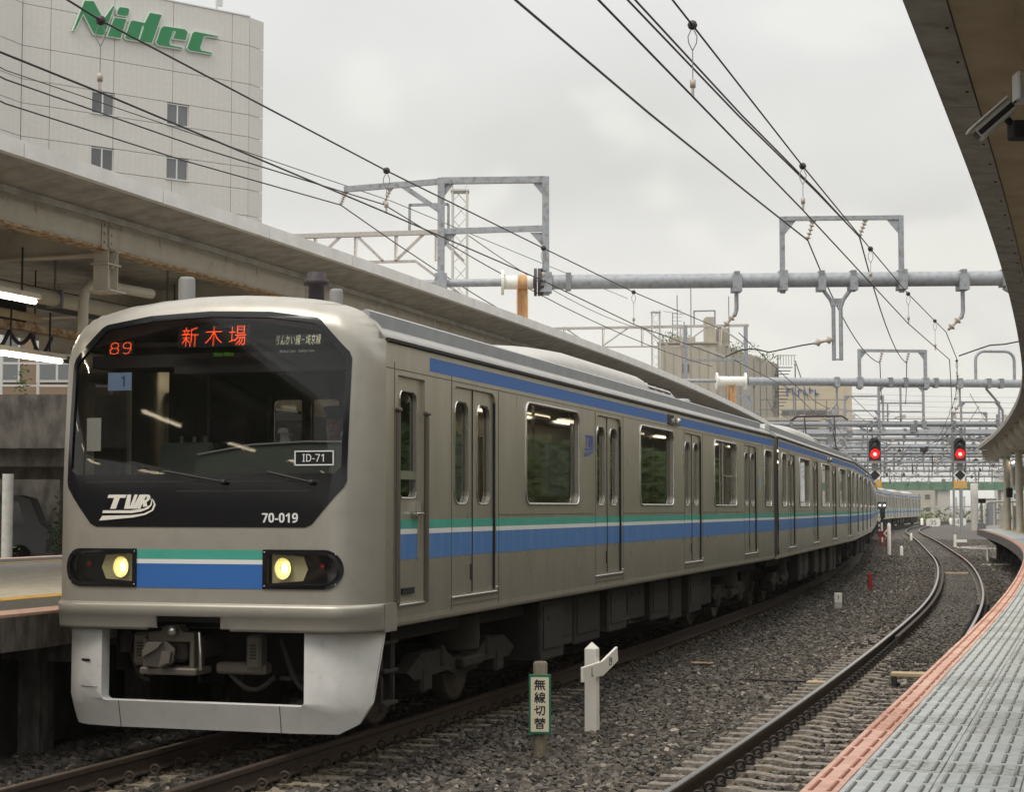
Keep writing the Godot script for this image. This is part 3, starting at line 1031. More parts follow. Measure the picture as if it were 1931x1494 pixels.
func make_right_canopy() -> void:
	var C := thing("station_roof", "curved canopy over the right hand platform, tan underside", "canopy")
	var S1 := 64.0
	var s := -16.0
	while s < S1:
		var f := MB.new()
		# the concrete coloured edge panel, slightly sloped, each about three metres long
		f.sweep(poly([1.416, 4.40, 1.62, 4.385, 1.62, 4.44, 1.44, 4.54, 1.416, 4.53]), frs(s + 0.006, minf(s + 2.994, S1), 0.75), false)
		var pn := obj("edge_panel", f, M.soffit_grey, C)
		if s < 8:
			var b := MB.new()
			for k in 4:
				var x := fr(s + 0.4 + k * 0.72, 1.585, 4.386)
				b.lathe([Vector2(0.0, -0.008), Vector2(0.009, -0.006), Vector2(0.009, 0.003)], 6, x)
			obj("bolt", b, M.rail_rust, pn)
		s += 3.0
	var r := MB.new()
	r.sweep(poly([1.625, 4.40, 1.95, 4.375, 1.95, 4.43, 1.625, 4.46]), frs(-16, S1, 1.0), false)
	obj("soffit_strip", r, M.soffit_tan, C)
	var g := MB.new()
	g.sweep(poly([1.95, 4.20, 2.17, 4.20, 2.17, 4.42, 1.95, 4.42]), frs(-16, S1, 1.0), false)
	obj("edge_girder", g, M.soffit_tan, C)
	var roof := MB.new()
	roof.sweep(poly([1.45, 4.545, 1.62, 4.445, 2.0, 4.435, 9.5, 4.55, 9.5, 4.70, 1.5, 4.65]), frs(-16, S1, 1.5), false)
	obj("roof_deck", roof, M.soffit_grey, C)
	s = -14.0
	while s < S1:
		var b := MB.new()
		var x := fr(s, 0, 0)
		b.box(x * Vector3(5.3, 4.28, 0), Vector3(6.2, 0.26, 0.16), x.basis)
		obj("cross_beam", b, M.cream_paint, C)
		if s > 30:
			for k in 1:
				var br := MB.new()
				var y := fr(s + 2.0, 0, 0)
				br.prism(poly([1.62, 4.38, 1.62, 4.12, 1.80, 3.92, 2.3, 3.88, 2.3, 4.38]), -0.03, 0.03, y)
				obj("bracket", br, M.cream_paint, C)
		s += 4.0
	for q in [60.0, 52.5, 45.0]:
		var c := MB.new()
		c.tube([pt(q, 2.35 if q > 50 else 3.4, 1.05), pt(q, 2.35 if q > 50 else 3.4, 4.35)], 0.13, 14)
		obj("column", c, M.cream_paint, C)
	var proto := lamp_fitting("tube_lamp", "tube lamp just beside the camera, right canopy", 1.2)
	proto.transform = fr(-1.0, 3.6, 4.02)
	var place := ["first", "second", "third", "fourth", "fifth", "sixth", "seventh", "eighth", "ninth", "tenth", "eleventh", "twelfth", "thirteenth", "fourteenth", "fifteenth", "sixteenth", "seventeenth", "eighteenth"]
	for i in 18:
		var l := copy(proto, place[i] + " tube lamp ahead of the camera under the right canopy, out of frame", Vector3.ZERO, 0)
		l.transform = fr(2.0 + i * 3.0, 3.6, 4.02)
		if i > 3:
			l.find_child("lamp_light", true, false).free()
	for q in [[56.0, "nearest of the small lit lamps under the far canopy"], [60.0, "middle of the small lit lamps under the far canopy"], [63.0, "farthest of the small lit lamps under the far canopy"]]:
		var l := copy(proto, q[1], Vector3.ZERO, 0)
		l.transform = fr(q[0], 2.6, 3.75)
		l.find_child("lamp_light", true, false).free()

func make_cctv() -> void:
	var t := thing("security_camera", "grey box security camera under the right canopy edge", "security camera")
	var f := fr(-3.5, 1.80, 4.07)
	# body: front end lower left, tail upper right
	var a: Vector3 = Vector3(2.434, 3.88, -9.0)
	var b: Vector3 = Vector3(2.612, 4.036, -8.98)
	var d := (b - a).normalized()
	var x := d.cross(Vector3.UP).normalized()
	var up := x.cross(d).normalized()
	var bs := Basis(x, up, -d)
	var len := a.distance_to(b)
	var body := MB.new()
	body.bbox((a + b) / 2, Vector3(0.10, 0.075, len), 0.008, bs)
	obj("camera_body", body, M.steel_light, t)
	var hood := MB.new()
	hood.bbox((a + b) / 2 + up * 0.045 - d * 0.012, Vector3(0.118, 0.012, len + 0.03), 0.004, bs)
	obj("sun_hood", hood, M.white_flange, t)
	var st := MB.new()
	st.box((a + b) / 2 - bs.x * 0.0 + bs * Vector3(0, -0.002, 0), Vector3(0.104, 0.028, len * 0.96), bs)
	obj("side_stripe", st, M.black_paint, t)
	var lens := MB.new()
	lens.box(a - d * 0.002, Vector3(0.06, 0.04, 0.012), bs)
	obj("front_window", lens, M.window_dark, t)
	var br := MB.new()
	br.bar((a + b) / 2 + d * 0.05 - up * 0.03, Vector3(2.63, 3.91, -8.98), 0.03, 0.03)
	br.bbox(Vector3(2.70, 3.90, -8.98), Vector3(0.20, 0.09, 0.12), 0.008)
	obj("bracket", br, M.dark_matt, t)
	var ju := MB.new()
	ju.bbox(Vector3(2.70, 4.13, -8.98), Vector3(0.14, 0.16, 0.12), 0.01)
	ju.box(Vector3(2.72, 4.28, -8.98), Vector3(0.04, 0.3, 0.04))
	obj("junction_box", ju, M.steel_light, t)
	var w := MB.new()
	w.tube([b, b + Vector3(.03, .03, 0), b + Vector3(.07, .03, 0), b + Vector3(.11, .0, 0)], 0.006, 6)
	obj("camera_cable", w, M.black_paint, t)

# ================================================================ the train
const W2 := 1.4
const CAR_H0 := 1.0

func car_materials() -> void:
	var m := weathered("stainless", [[0.0, lin(.40, .368, .302)], [0.35, lin(.455, .422, .350)], [0.65, lin(.47, .437, .366)], [1.0, lin(.53, .495, .42)]], 0.35, 0.36, 0.6, 0.01, 0.0, 31, Vector3(1.6, 0.3, 1.6))
	m.roughness_texture = noise_tex([[0.0, Color(.7, .7, .7)], [1.0, Color(1.0, 1.0, 1.0)]], 0.02, 4, 256, 42)
	m.metallic_specular = 0.5
	weathered("silver_paint", [[0.0, lin(.33, .308, .265)], [0.4, lin(.375, .352, .308)], [1.0, lin(.40, .378, .335)]], 0.6, 0.36, 0.35, 0.012, 0.0, 32)
	mat("bright_trim", lin(.62, .60, .56), 0.25, 0.9)
	mat("door_frame", lin(.13, .11, .09), 0.5, 0.4)
	weathered("stripe_blue", [[0.0, lin(.05, .16, .41)], [0.55, lin(.075, .20, .47)], [0.75, lin(.15, .26, .47)], [1.0, lin(.25, .33, .47)]], 0.6, 0.45, 0.0, 0.012, 0.0, 33, Vector3(3.0, 0.2, 3.0))
	mat("front_blue", lin(.03, .135, .42), 0.5)
	weathered("stripe_green", [[0.0, lin(.04, .33, .25)], [1.0, lin(.09, .39, .31)]], 0.5, 0.4, 0.0, 0.01, 0.0, 34)
	mat("stripe_white", lin(.74, .75, .74), 0.4)
	var bk := mat("mask_black", lin(.008, .008, .010), 0.14)
	bk.metallic_specular = 0.5
	weathered("skirt_white", [[0.0, lin(.60, .59, .57)], [0.25, lin(.71, .705, .69)], [1.0, lin(.79, .785, .775)]], 0.9, 0.5, 0.0, 0.014, 0.0, 35)
	weathered("under_brown", [[0.0, lin(.010, .009, .007)], [1.0, lin(.030, .026, .020)]], 0.8, 0.85, 0.0, 0.015, 0.0, 36)
	weathered("under_grey", [[0.0, lin(.015, .013, .011)], [1.0, lin(.048, .042, .033)]], 0.7, 0.85, 0.0, 0.015, 0.0, 37)
	mat("under_black", lin(.012, .011, .010), 0.9)
	weathered("roof_grey", [[0.0, lin(.27, .262, .25)], [1.0, lin(.40, .39, .375)]], 0.4, 0.7, 0.1, 0.015, 0.0, 38)
	weathered("roof_fairing", [[0.0, lin(.27, .275, .285)], [1.0, lin(.36, .365, .375)]], 0.4, 0.6, 0.1, 0.015, 0.0, 39)
	weathered("aircon_white", [[0.0, lin(.36, .345, .32)], [1.0, lin(.50, .48, .445)]], 0.6, 0.6, 0.0, 0.015, 0.0, 40)
	glass("car_glass", Color(0.03, 0.045, 0.03), 0.82)
	glass("cab_glass", Color(0.02, 0.03, 0.025), 0.40)
	glass("lens_glass", Color(0.06, 0.06, 0.045), 0.25)
	mat("interior_wall", lin(.10, .095, .08), 0.6)
	mat("lamp_reflector", lin(.76, .70, .42), 0.7, 0.4)
	mat("interior_dark", lin(.05, .05, .05), 0.7)
	mat("cab_green", lin(.10, .118, .10), 0.6)
	mat("seat_red", lin(.16, .025, .03), 0.85)
	mat("seat_blue", lin(.03, .06, .16), 0.85)
	mat("wheel_steel", lin(.10, .085, .07), 0.55, 0.6)
	mat("coupler_iron", lin(.13, .115, .095), 0.5, 0.3)
	mat("rubber", lin(.018, .018, .018), 0.8)
	mat("logo_blue", lin(.06, .10, .33), 0.45)
	mat("antenna_grey", lin(.20, .195, .19), 0.6)
	glow("car_light", Color(1.0, 0.93, 0.78), 5.0)
	glow("head_glow", Color(1.0, 0.90, 0.50), 3.0)
	glow("head_core", Color(1.0, 0.95, 0.70), 12.0)
	mat("card_blue", lin(.28, .42, .62), 0.6)
	mat("paper", lin(.62, .62, .55), 0.8)
	mat("skin", lin(.40, .22, .14), 0.6)
	mat("shirt_blue", lin(.25, .36, .50), 0.8)
	mat("glove_white", lin(.75, .75, .72), 0.8)

# local frame of a car: x right, y up from the rail, t backwards from the front tip (z = -t)
func L(x: float, h: float, t: float) -> Vector3:
	return Vector3(x, h, -t)

func side_fn(x: float) -> Callable:
	return func(p: Vector2) -> Vector3: return Vector3(x, p.y, -p.x)

func wall(t0: float, t1: float, h0: float, h1: float, openings: Array, x: float, flip: bool) -> MB:
	var mb := MB.new()
	var mids := []
	for o: PackedVector2Array in openings:
		var c := 0.0
		for p in o:
			c += p.x
		mids.append(c / o.size())
	var cuts := [t0]
	cuts.append_array(mids)
	cuts.append(t1)
	for i in cuts.size() - 1:
		var list := [PackedVector2Array([Vector2(cuts[i], h0), Vector2(cuts[i + 1], h0), Vector2(cuts[i + 1], h1), Vector2(cuts[i], h1)])]
		for k in [i - 1, i]:
			if k >= 0 and k < openings.size():
				var next := []
				for q in list:
					next.append_array(Geometry2D.clip_polygons(q, openings[k]))
				list = next
		for q in list:
			mb.flat(q, side_fn(x), flip)
	for o: PackedVector2Array in openings:
		mb.rim(o, side_fn(x), side_fn(x - signf(x) * 0.05))
	return mb

func door_leaf(p: Node3D, ta: float, tb: float) -> void:
	# one sliding leaf with its tall narrow window, set back in the doorway
	var m := (ta + tb) / 2
	var win := rrect(m - 0.175, 1.98, m + 0.175, 2.87, 0.10)
	var leaf := wall(ta, tb, 1.175, 3.0, [win], W2 - 0.028, false)
	leaf.quad(L(W2 - .028, 1.175, ta), L(W2 - .028, 3.0, ta), L(W2 - .06, 3.0, ta), L(W2 - .06, 1.175, ta))
	leaf.quad(L(W2 - .028, 1.175, tb), L(W2 - .06, 1.175, tb), L(W2 - .06, 3.0, tb), L(W2 - .028, 3.0, tb))
	var d := obj("door", leaf, M.stainless, p)
	var pane := MB.new()
	pane.flat(win, side_fn(W2 - 0.05))
	obj("window", pane, M.car_glass, d)
	var tr := MB.new()
	var pts := []
	for q in rrect(m - 0.182, 1.972, m + 0.182, 2.88, 0.105):
		pts.append(L(W2 - 0.024, q.y, q.x))
	pts.append(pts[0])
	tr.tube(pts, 0.008, 5)
	obj("window_trim", tr, M.bright_trim, d)
	for q in [["green_stripe", 1.765, 1.838, M.stripe_green], ["white_stripe", 1.722, 1.763, M.stripe_white], ["blue_stripe", 1.515, 1.720, M.stripe_blue]]:
		var b := MB.new()
		b.quad(L(W2 - .026, q[1], ta + .004), L(W2 - .026, q[1], tb - .004), L(W2 - .026, q[2], tb - .004), L(W2 - .026, q[2], ta + .004))
		obj(q[0], b, q[3], d)

func side_window(p: Node3D, ta: float, tb: float, split := false) -> void:
	var w := rrect(ta, 1.985, tb, 2.975, 0.11, 5)
	var f := MB.new()
	var pts := []
	for q in rrect(ta - 0.012, 1.973, tb + 0.012, 2.987, 0.12, 5):
		pts.append(L(W2 + 0.002, q.y, q.x))
	pts.append(pts[0])
	f.tube(pts, 0.016, 6)
	if split:
		var m := lerpf(ta, tb, 0.42)
		f.box(L(W2 - 0.02, 2.48, m), Vector3(0.02, 0.98, 0.035))
		f.box(L(W2 - 0.02, 2.45, (m + tb) / 2), Vector3(0.016, 0.025, tb - m))
	var o := obj("window_frame", f, M.bright_trim, p)
	var g := MB.new()
	g.flat(w, side_fn(W2 - 0.04))
	obj("pane", g, M.car_glass, o)

func wheelset(p: Node3D, t: float) -> void:
	for s in [-1.0, 1.0]:
		var w := MB.new()
		var prof := [Vector2(0.0, -0.05), Vector2(0.13, -0.06), Vector2(0.16, -0.02), Vector2(0.36, -0.02), Vector2(0.37, -0.065), Vector2(0.425, -0.065), Vector2(0.43, 0.045), Vector2(0.457, 0.055), Vector2(0.455, 0.075), Vector2(0.36, 0.07), Vector2(0.0, 0.06)]
		w.lathe(prof, 28, Transform3D(Basis(Vector3(0, 0, 1), Vector3(-s, 0, 0), Vector3(0, -1, 0)) if s > 0 else Basis(Vector3(0, 0, 1), Vector3(1, 0, 0), Vector3(0, 1, 0)), L(s * 0.555, 0.43, t)))
		obj("wheel", w, M.wheel_steel, p)

func bogie(car: Node3D, t: float) -> void:
	var f := MB.new()
	for s in [-1.0, 1.0]:
		var side := poly([t - 1.55, .52, t - 1.2, .66, t - .6, .66, t - .35, .56, t + .35, .56, t + .6, .66, t + 1.2, .66, t + 1.55, .52, t + 1.35, .44, t + .5, .46, t + .3, .40, t - .3, .40, t - .5, .46, t - 1.35, .44])
		f.sweep(side, [Transform3D(Basis(Vector3(0, 0, -1), Vector3.UP, Vector3(1, 0, 0)), Vector3(s * 1.02 + .07, 0, 0)), Transform3D(Basis(Vector3(0, 0, -1), Vector3.UP, Vector3(1, 0, 0)), Vector3(s * 1.02 - .07, 0, 0))])
		for k in [-1.05, 1.05]:
			f.bbox(L(s * 0.95, 0.43, t + k), Vector3(0.30, 0.24, 0.26), 0.03)
			f.bbox(L(s * 1.06, 0.60, t + k * 0.62), Vector3(0.10, 0.18, 0.12), 0.02)
		f.lathe([Vector2(0.26, 0.62), Vector2(0.27, 0.72), Vector2(0.26, 0.92), Vector2(0.2, 0.96), Vector2(0, 0.97)], 14, Transform3D(Basis.IDENTITY, L(s * 0.95, 0, t)))
		f.bbox(L(s * 1.12, 0.50, t + 0.02), Vector3(0.10, 0.10, 0.6), 0.02)
	f.box(L(0, 0.55, t), Vector3(2.0, 0.2, 0.4))
	var o := obj("bogie", f, M.under_brown, car)
	wheelset(o, t - 1.05)
	wheelset(o, t + 1.05)

func car_body(car: Node3D, t0: float, t1: float, doors: Array, wins: Array, extra: Array) -> void:
	# openings of the right side, in order
	var op := []
	for d in doors:
		op.append([d, PackedVector2Array([Vector2(d - .615, 1.17), Vector2(d + .615, 1.17), Vector2(d + .615, 2.90), Vector2(d + .585, 2.97), Vector2(d + .515, 3.005), Vector2(d - .515, 3.005), Vector2(d - .585, 2.97), Vector2(d - .615, 2.90)])])
	for w in wins:
		op.append([(w[0] + w[1]) / 2, rrect(w[0], 1.985, w[1], 2.975, 0.11, 5)])
	for e in extra:
		op.append(e)
	op.sort_custom(func(a, b): return a[0] < b[0])
	var shapes := op.map(func(a): return a[1])
	obj("side_wall", wall(t0, t1, 1.05, 3.255, shapes, W2, false), M.stainless, car)
	# the far side: the same openings, glazed
	var far := obj("far_side_wall", wall(t0, t1, 1.05, 3.255, shapes, -W2, true), M.stainless, car)
	var fg := MB.new()
	for s: PackedVector2Array in shapes:
		fg.flat(s, side_fn(-W2 + 0.04), true)
	obj("panes", fg, M.car_glass, far)
	var fd := MB.new()
	for d in doors:
		for k in [-0.42, 0.0, 0.42]:
			fd.box(L(-W2 + 0.05, 2.08, d + k), Vector3(0.03, 1.85, 0.20 if k != 0.0 else 0.32))
		fd.box(L(-W2 + 0.05, 1.57, d), Vector3(0.03, 0.8, 1.24))
	obj("far_doors", fd, M.interior_wall, far)
	for d in doors:
		door_leaf(car, d - .612, d - 0.004)
		door_leaf(car, d + 0.004, d + .612)
		var fr_ := MB.new()
		# door surround: sill below, rubber edge in the middle, drip rail above
		fr_.bbox(L(W2 + 0.004, 1.155, d), Vector3(0.03, 0.022, 1.26), 0.006)
		fr_.bbox(L(W2 + 0.002, 1.17, d + .635), Vector3(0.03, 0.07, 0.03), 0.006)
		obj("door_sill", fr_, M.bright_trim, car)
		var sm := MB.new()
		sm.box(L(W2 - 0.026, 2.09, d), Vector3(0.012, 1.82, 0.010))
		sm.box(L(W2 - 0.02, 2.09, d - .613), Vector3(0.03, 1.82, 0.012))
		sm.box(L(W2 - 0.02, 2.09, d + .613), Vector3(0.03, 1.82, 0.012))
		obj("door_seal", sm, M.rubber, car)
		var gd := MB.new()
		gd.box(L(W2 + 0.0015, 2.04, d - .64), Vector3(0.004, 2.0, 0.007))
		gd.box(L(W2 + 0.0015, 2.04, d + .70), Vector3(0.004, 2.0, 0.006))
		gd.box(L(W2 + 0.0015, 1.09, d), Vector3(0.004, 0.006, 1.3))
		obj("panel_seam", gd, M.door_frame, car)
		var bolt := MB.new()
		bolt.box(L(W2 - 0.024, 1.36, d - 0.03), Vector3(0.010, 0.14, 0.035))
		obj("door_guide", bolt, M.under_grey, car)
	for i in wins.size():
		var w: Array = wins[i]
		side_window(car, w[0], w[1], w.size() > 2)
	# long seams of the stainless panels
	var sm2 := MB.new()
	sm2.box(L(W2 + .001, 3.045, (t0 + t1) / 2), Vector3(0.004, 0.007, t1 - t0))
	for i in doors.size() - 1:
		sm2.box(L(W2 + .001, 1.872, (doors[i] + doors[i + 1]) / 2), Vector3(0.006, 0.006, doors[i + 1] - doors[i] - 1.42))
	obj("panel_seam", sm2, M.door_frame, car)
	# stripes along the body between the doorways
	var edges := [t0]
	for d in doors:
		edges.append(d - .62)
		edges.append(d + .62)
	edges.append(t1)
	for i in range(0, edges.size(), 2):
		var a: float = edges[i]
		var b: float = edges[i + 1]
		if extra.size() and i == 0:
			a = 1.325
		for q in [["green_stripe", 1.765, 1.838, M.stripe_green], ["white_stripe", 1.722, 1.763, M.stripe_white], ["blue_stripe", 1.515, 1.720, M.stripe_blue]]:
			var st := MB.new()
			st.quad(L(W2 + .002, q[1], a), L(W2 + .002, q[1], b), L(W2 + .002, q[2], b), L(W2 + .002, q[2], a))
			obj(q[0], st, q[3], car)
	var mid := (t0 + t1) / 2 + 0.95
	for q in [[1.42 if extra.size() else t0 + 0.1, mid - 0.42], [mid + 0.30, t1 - 0.05]]:
		var st := MB.new()
		st.quad(L(W2 + .002, 3.085, q[0]), L(W2 + .002, 3.085, q[1]), L(W2 + .002, 3.20, q[1]), L(W2 + .002, 3.20, q[0]))
		obj("roof_line_stripe", st, M.front_blue, car)
	var ds := MB.new()
	ds.bbox(L(W2 + .001, 3.135, mid - 0.2), Vector3(0.012, 0.15, 0.40), 0.004)
	obj("destination_display", ds, M.window_dark, car)
	var sl := MB.new()
	sl.lathe([Vector2(0.0, -0.06), Vector2(0.035, -0.05), Vector2(0.04, 0.05), Vector2(0.0, 0.065)], 10, Transform3D(Basis.IDENTITY, L(W2 + .03, 3.12, mid + 0.14)))
	obj("side_lamp", sl, M.bright_trim, car)
	# sill under the body, floor, roof
	for s in [1.0, -1.0]:
		var sk := MB.new()
		sk.sweep(poly([s * 1.402, 1.06, s * 1.405, 1.02, s * 1.395, 0.995, s * 1.33, 0.975, s * 1.30, 1.06]), [Transform3D(Basis.IDENTITY, Vector3(0, 0, -t0)), Transform3D(Basis.IDENTITY, Vector3(0, 0, -t1))])
		obj("body_sill", sk, M.stainless, car)
		var gt := MB.new()
		gt.sweep(poly([s * 1.40, 3.245, s * 1.43, 3.25, s * 1.43, 3.275, s * 1.40, 3.28]), [Transform3D(Basis.IDENTITY, Vector3(0, 0, -t0)), Transform3D(Basis.IDENTITY, Vector3(0, 0, -t1))])
		obj("rain_gutter", gt, M.under_grey, car)
		var ff := MB.new()
		ff.sweep(poly([s * 1.225, 3.36, s * 1.235, 3.50, s * 1.20, 3.52, s * 1.15, 3.50, s * 1.15, 3.40]), [Transform3D(Basis.IDENTITY, Vector3(0, 0, -t0 - 0.06)), Transform3D(Basis.IDENTITY, Vector3(0, 0, -t1 + 0.5))])
		obj("roof_fairing", ff, M.roof_fairing, car)
	var rf := MB.new()
	rf.smooth(true)
	rf.sweep(poly([1.40, 3.275, 1.34, 3.335, 1.25, 3.385, 1.0, 3.48, 0.6, 3.57, 0, 3.61, -0.6, 3.57, -1.0, 3.48, -1.25, 3.385, -1.34, 3.335, -1.40, 3.275, -1.30, 3.26, 0, 3.5, 1.30, 3.26]), [Transform3D(Basis.IDENTITY, Vector3(0, 0, -t0)), Transform3D(Basis.IDENTITY, Vector3(0, 0, -t1))], true)
	obj("roof", rf, M.roof_grey, car)
	var fl := MB.new()
	fl.box(L(0, 1.08, (t0 + t1) / 2), Vector3(2.7, 0.14, t1 - t0))
	obj("floor", fl, M.interior_dark, car)
	var ce := MB.new()
	ce.box(L(0, 3.28, (t0 + t1) / 2), Vector3(2.5, 0.04, t1 - t0 - 0.1))
	for t in ([t1 - 0.03] if extra.size() else [t0 + 0.03, t1 - 0.03]):
		ce.box(L(-0.9, 2.16, t), Vector3(0.96, 2.2, 0.04))
		ce.box(L(0.9, 2.16, t), Vector3(0.96, 2.2, 0.04))
		ce.box(L(0, 3.12, t), Vector3(0.9, 0.3, 0.04))
	obj("interior_lining", ce, M.interior_wall, car)
	var gap := MB.new()
	gap.box(L(0, 2.1, t1 + 0.15), Vector3(1.5, 2.1, 0.34))
	gap.box(L(0, 3.0, t1 + 0.15), Vector3(1.9, 0.5, 0.20))
	obj("gangway", gap, M.rubber, car)
	# inside: lamps, seats, racks and hand poles
	for s in [-0.55, 0.55]:
		var lt := MB.new()
		var n := int((t1 - t0 - 3.0) / 2.0)
		for i in n:
			lt.box(L(s, 3.235, t0 + 2.6 + i * 2.0), Vector3(0.10, 0.03, 1.3))
		obj("ceiling_light", lt, M.car_light, car)
	var se := MB.new()
	for w in wins:
		for s in [-1.0, 1.0]:
			if w[1] - w[0] > 1.0:
				se.bbox(L(s * 1.30, 1.80, (w[0] + w[1]) / 2), Vector3(0.10, 0.50, w[1] - w[0] + 0.1), 0.03)
				se.bbox(L(s * 1.08, 1.55, (w[0] + w[1]) / 2), Vector3(0.48, 0.12, w[1] - w[0] + 0.1), 0.03)
	obj("bench_seats", se, M.seat_red, car)
	var hp := MB.new()
	for w in wins:
		for s in [-1.0, 1.0]:
			for e in [w[0] - 0.1, w[1] + 0.1]:
				hp.bar(L(s * 0.85, 1.15, e), L(s * 0.85, 3.25, e), 0.03, 0.03)
			hp.bar(L(s * 1.05, 2.92, w[0]), L(s * 1.05, 2.92, w[1]), 0.03, 0.03)
	obj("hand_poles", hp, M.bright_trim, car)
	# under the floor
	var r := RandomNumberGenerator.new()
	r.seed = int(t1 * 100)
	var t := t0 + 4.7
	while t < t1 - 5.2:
		var w := r.randf_range(0.55, 1.3)
		var ub := MB.new()
		var hh := r.randf_range(0.48, 0.66)
		var inset := r.randf_range(0.0, 0.16)
		ub.bbox(L(0.30 - inset, 0.97 - hh / 2, t + w / 2), Vector3(2.0, hh, w), 0.02)
		ub.box(L(1.305 - inset, 0.97 - hh * 0.45, t + w / 2), Vector3(0.015, hh * 0.7, w * 0.8))
		ub.box(L(1.31 - inset, 0.97 - hh * 0.3, t + w * 0.3), Vector3(0.02, 0.04, 0.05))
		ub.box(L(1.31 - inset, 0.97 - hh * 0.3, t + w * 0.7), Vector3(0.02, 0.04, 0.05))
		obj("equipment_box", ub, M.under_grey if r.randf() < 0.5 else M.under_brown, car)
		t += w + r.randf_range(0.06, 0.35)
	var uf := MB.new()
	uf.box(L(0, 0.9, (t0 + t1) / 2), Vector3(2.2, 0.16, t1 - t0 - 0.8))
	obj("underframe", uf, M.under_black, car)
	bogie(car, t0 + 2.85)
	bogie(car, t1 - 2.95)
	# air conditioner amidships: a rounded cover, then grilles
	var c := (t0 + t1) / 2 - 0.9
	var ac := MB.new()
	var f2 := []
	var base := PackedVector2Array()
	for i in 17:
		var a := PI * i / 16.0
		base.append(Vector2(cos(a) * 1.12, 3.40 + 0.47 * pow(sin(a), 0.55)))
	base.append(Vector2(-1.12, 3.3))
	base.append(Vector2(1.12, 3.3))
	var lens := [[-4.0, 0.30], [-3.7, 0.62], [-3.2, 0.82], [-2.5, 0.93], [-1.7, 1.0], [1.6, 1.0], [1.75, 0.9], [3.4, 0.9], [3.5, 0.8]]
	for q in lens:
		var k: float = q[1]
		f2.append(Transform3D(Basis(Vector3(0.86 + 0.14 * k, 0, 0), Vector3(0, k, 0), Vector3(0, 0, 1)), Vector3(0, 3.35 * (1 - k), -(c + q[0]))))
	ac.sweep(base, f2, true)
	var acn := obj("air_conditioner", ac, M.aircon_white, car)
	var rib := MB.new()
	for i in 3:
		rib.box(L(1.055, 3.62 + 0.06 * 0, c - 1.4 + i * 1.0), Vector3(0.02, 0.012, 0.7))
	obj("rib", rib, M.bright_trim, acn)
	var gr := MB.new()
	for i in 3:
		for k in 4:
			gr.box(L(1.06, 3.50 + 0.05 * k, c + 2.0 + i * 0.5), Vector3(0.03, 0.014, 0.40))
	obj("grille", gr, M.under_black, acn)
	var vt := MB.new()
	vt.lathe([Vector2(0.12, 0), Vector2(0.13, 0.10), Vector2(0.10, 0.13), Vector2(0, 0.14)], 12, Transform3D(Basis.IDENTITY, L(0.95, 3.48, c + 4.6)))
	obj("roof_vent", vt, M.roof_fairing, car)

func pantograph(car: Node3D, t: float) -> void:
	var p := MB.new()
	for s in [-0.55, 0.55]:
		p.bar(L(s, 3.9, t - 0.7), L(s * 0.9, 4.45, t + 0.75), 0.04, 0.04)
		p.bar(L(s * 0.9, 4.45, t + 0.75), L(s * 0.9, 5.0, t - 0.05), 0.035, 0.035)
		p.bar(L(s, 3.9, t + 0.7), L(s * 0.9, 4.45, t - 0.75), 0.04, 0.04)
		p.bar(L(s * 0.9, 4.45, t - 0.75), L(s * 0.9, 5.0, t + 0.05), 0.035, 0.035)
		p.bar(L(s, 3.6, t - 0.7), L(s, 3.95, t - 0.7), 0.10, 0.10)
		p.bar(L(s, 3.6, t + 0.7), L(s, 3.95, t + 0.7), 0.10, 0.10)
	p.bar(L(-0.6, 3.92, t - 0.7), L(0.6, 3.92, t - 0.7), 0.05, 0.05)
	p.bar(L(-0.6, 3.92, t + 0.7), L(0.6, 3.92, t + 0.7), 0.05, 0.05)
	for k in [-0.14, 0.14]:
		p.tube([L(-0.95, 4.92, t + k), L(-0.75, 5.05, t + k), L(0.75, 5.05, t + k), L(0.95, 4.92, t + k)], 0.03, 6)
	obj("pantograph", p, M.clamp_dark, car)

# depth of the moulded front behind its foremost plane
func roof_line(x: float) -> float:
	var a := absf(x)
	return 3.655 - 0.085 * pow(a / 1.0, 2.0) - 0.10 * pow(maxf(0.0, a - 0.75) / 0.65, 2.5) - 0.14 * pow(maxf(0.0, a - 1.15) / 0.25, 2.0)

func front_t(p: Vector2) -> float:
	var ux := clampf((absf(p.x) - 1.08) / 0.32, 0, 1)
	var top := roof_line(p.x)
	var uy := clampf((p.y - (top - 0.22)) / 0.22, 0, 1)
	var u := minf(1.0, sqrt(ux * ux + uy * uy))
	var c := 1.0 - sqrt(maxf(0.0, 1.0 - u * u))
	var lean := 0.13 * pow(clampf((p.y - 2.1) / 1.35, 0, 1), 1.4) + 0.03 * pow(p.x / 1.4, 2.0)
	return lerpf(lean, 0.42, c)

func front_fn(proud: float) -> Callable:
	return func(p: Vector2) -> Vector3: return Vector3(p.x, p.y, -(front_t(p) - proud))

func xs_fine() -> Array:
	return [-1.4, -1.396, -1.385, -1.365, -1.335, -1.295, -1.25, -1.2, -1.14, -1.08, -0.8, -0.5, -0.2, 0.0, 0.2, 0.5, 0.8, 1.08, 1.14, 1.2, 1.25, 1.295, 1.335, 1.365, 1.385, 1.396, 1.4]

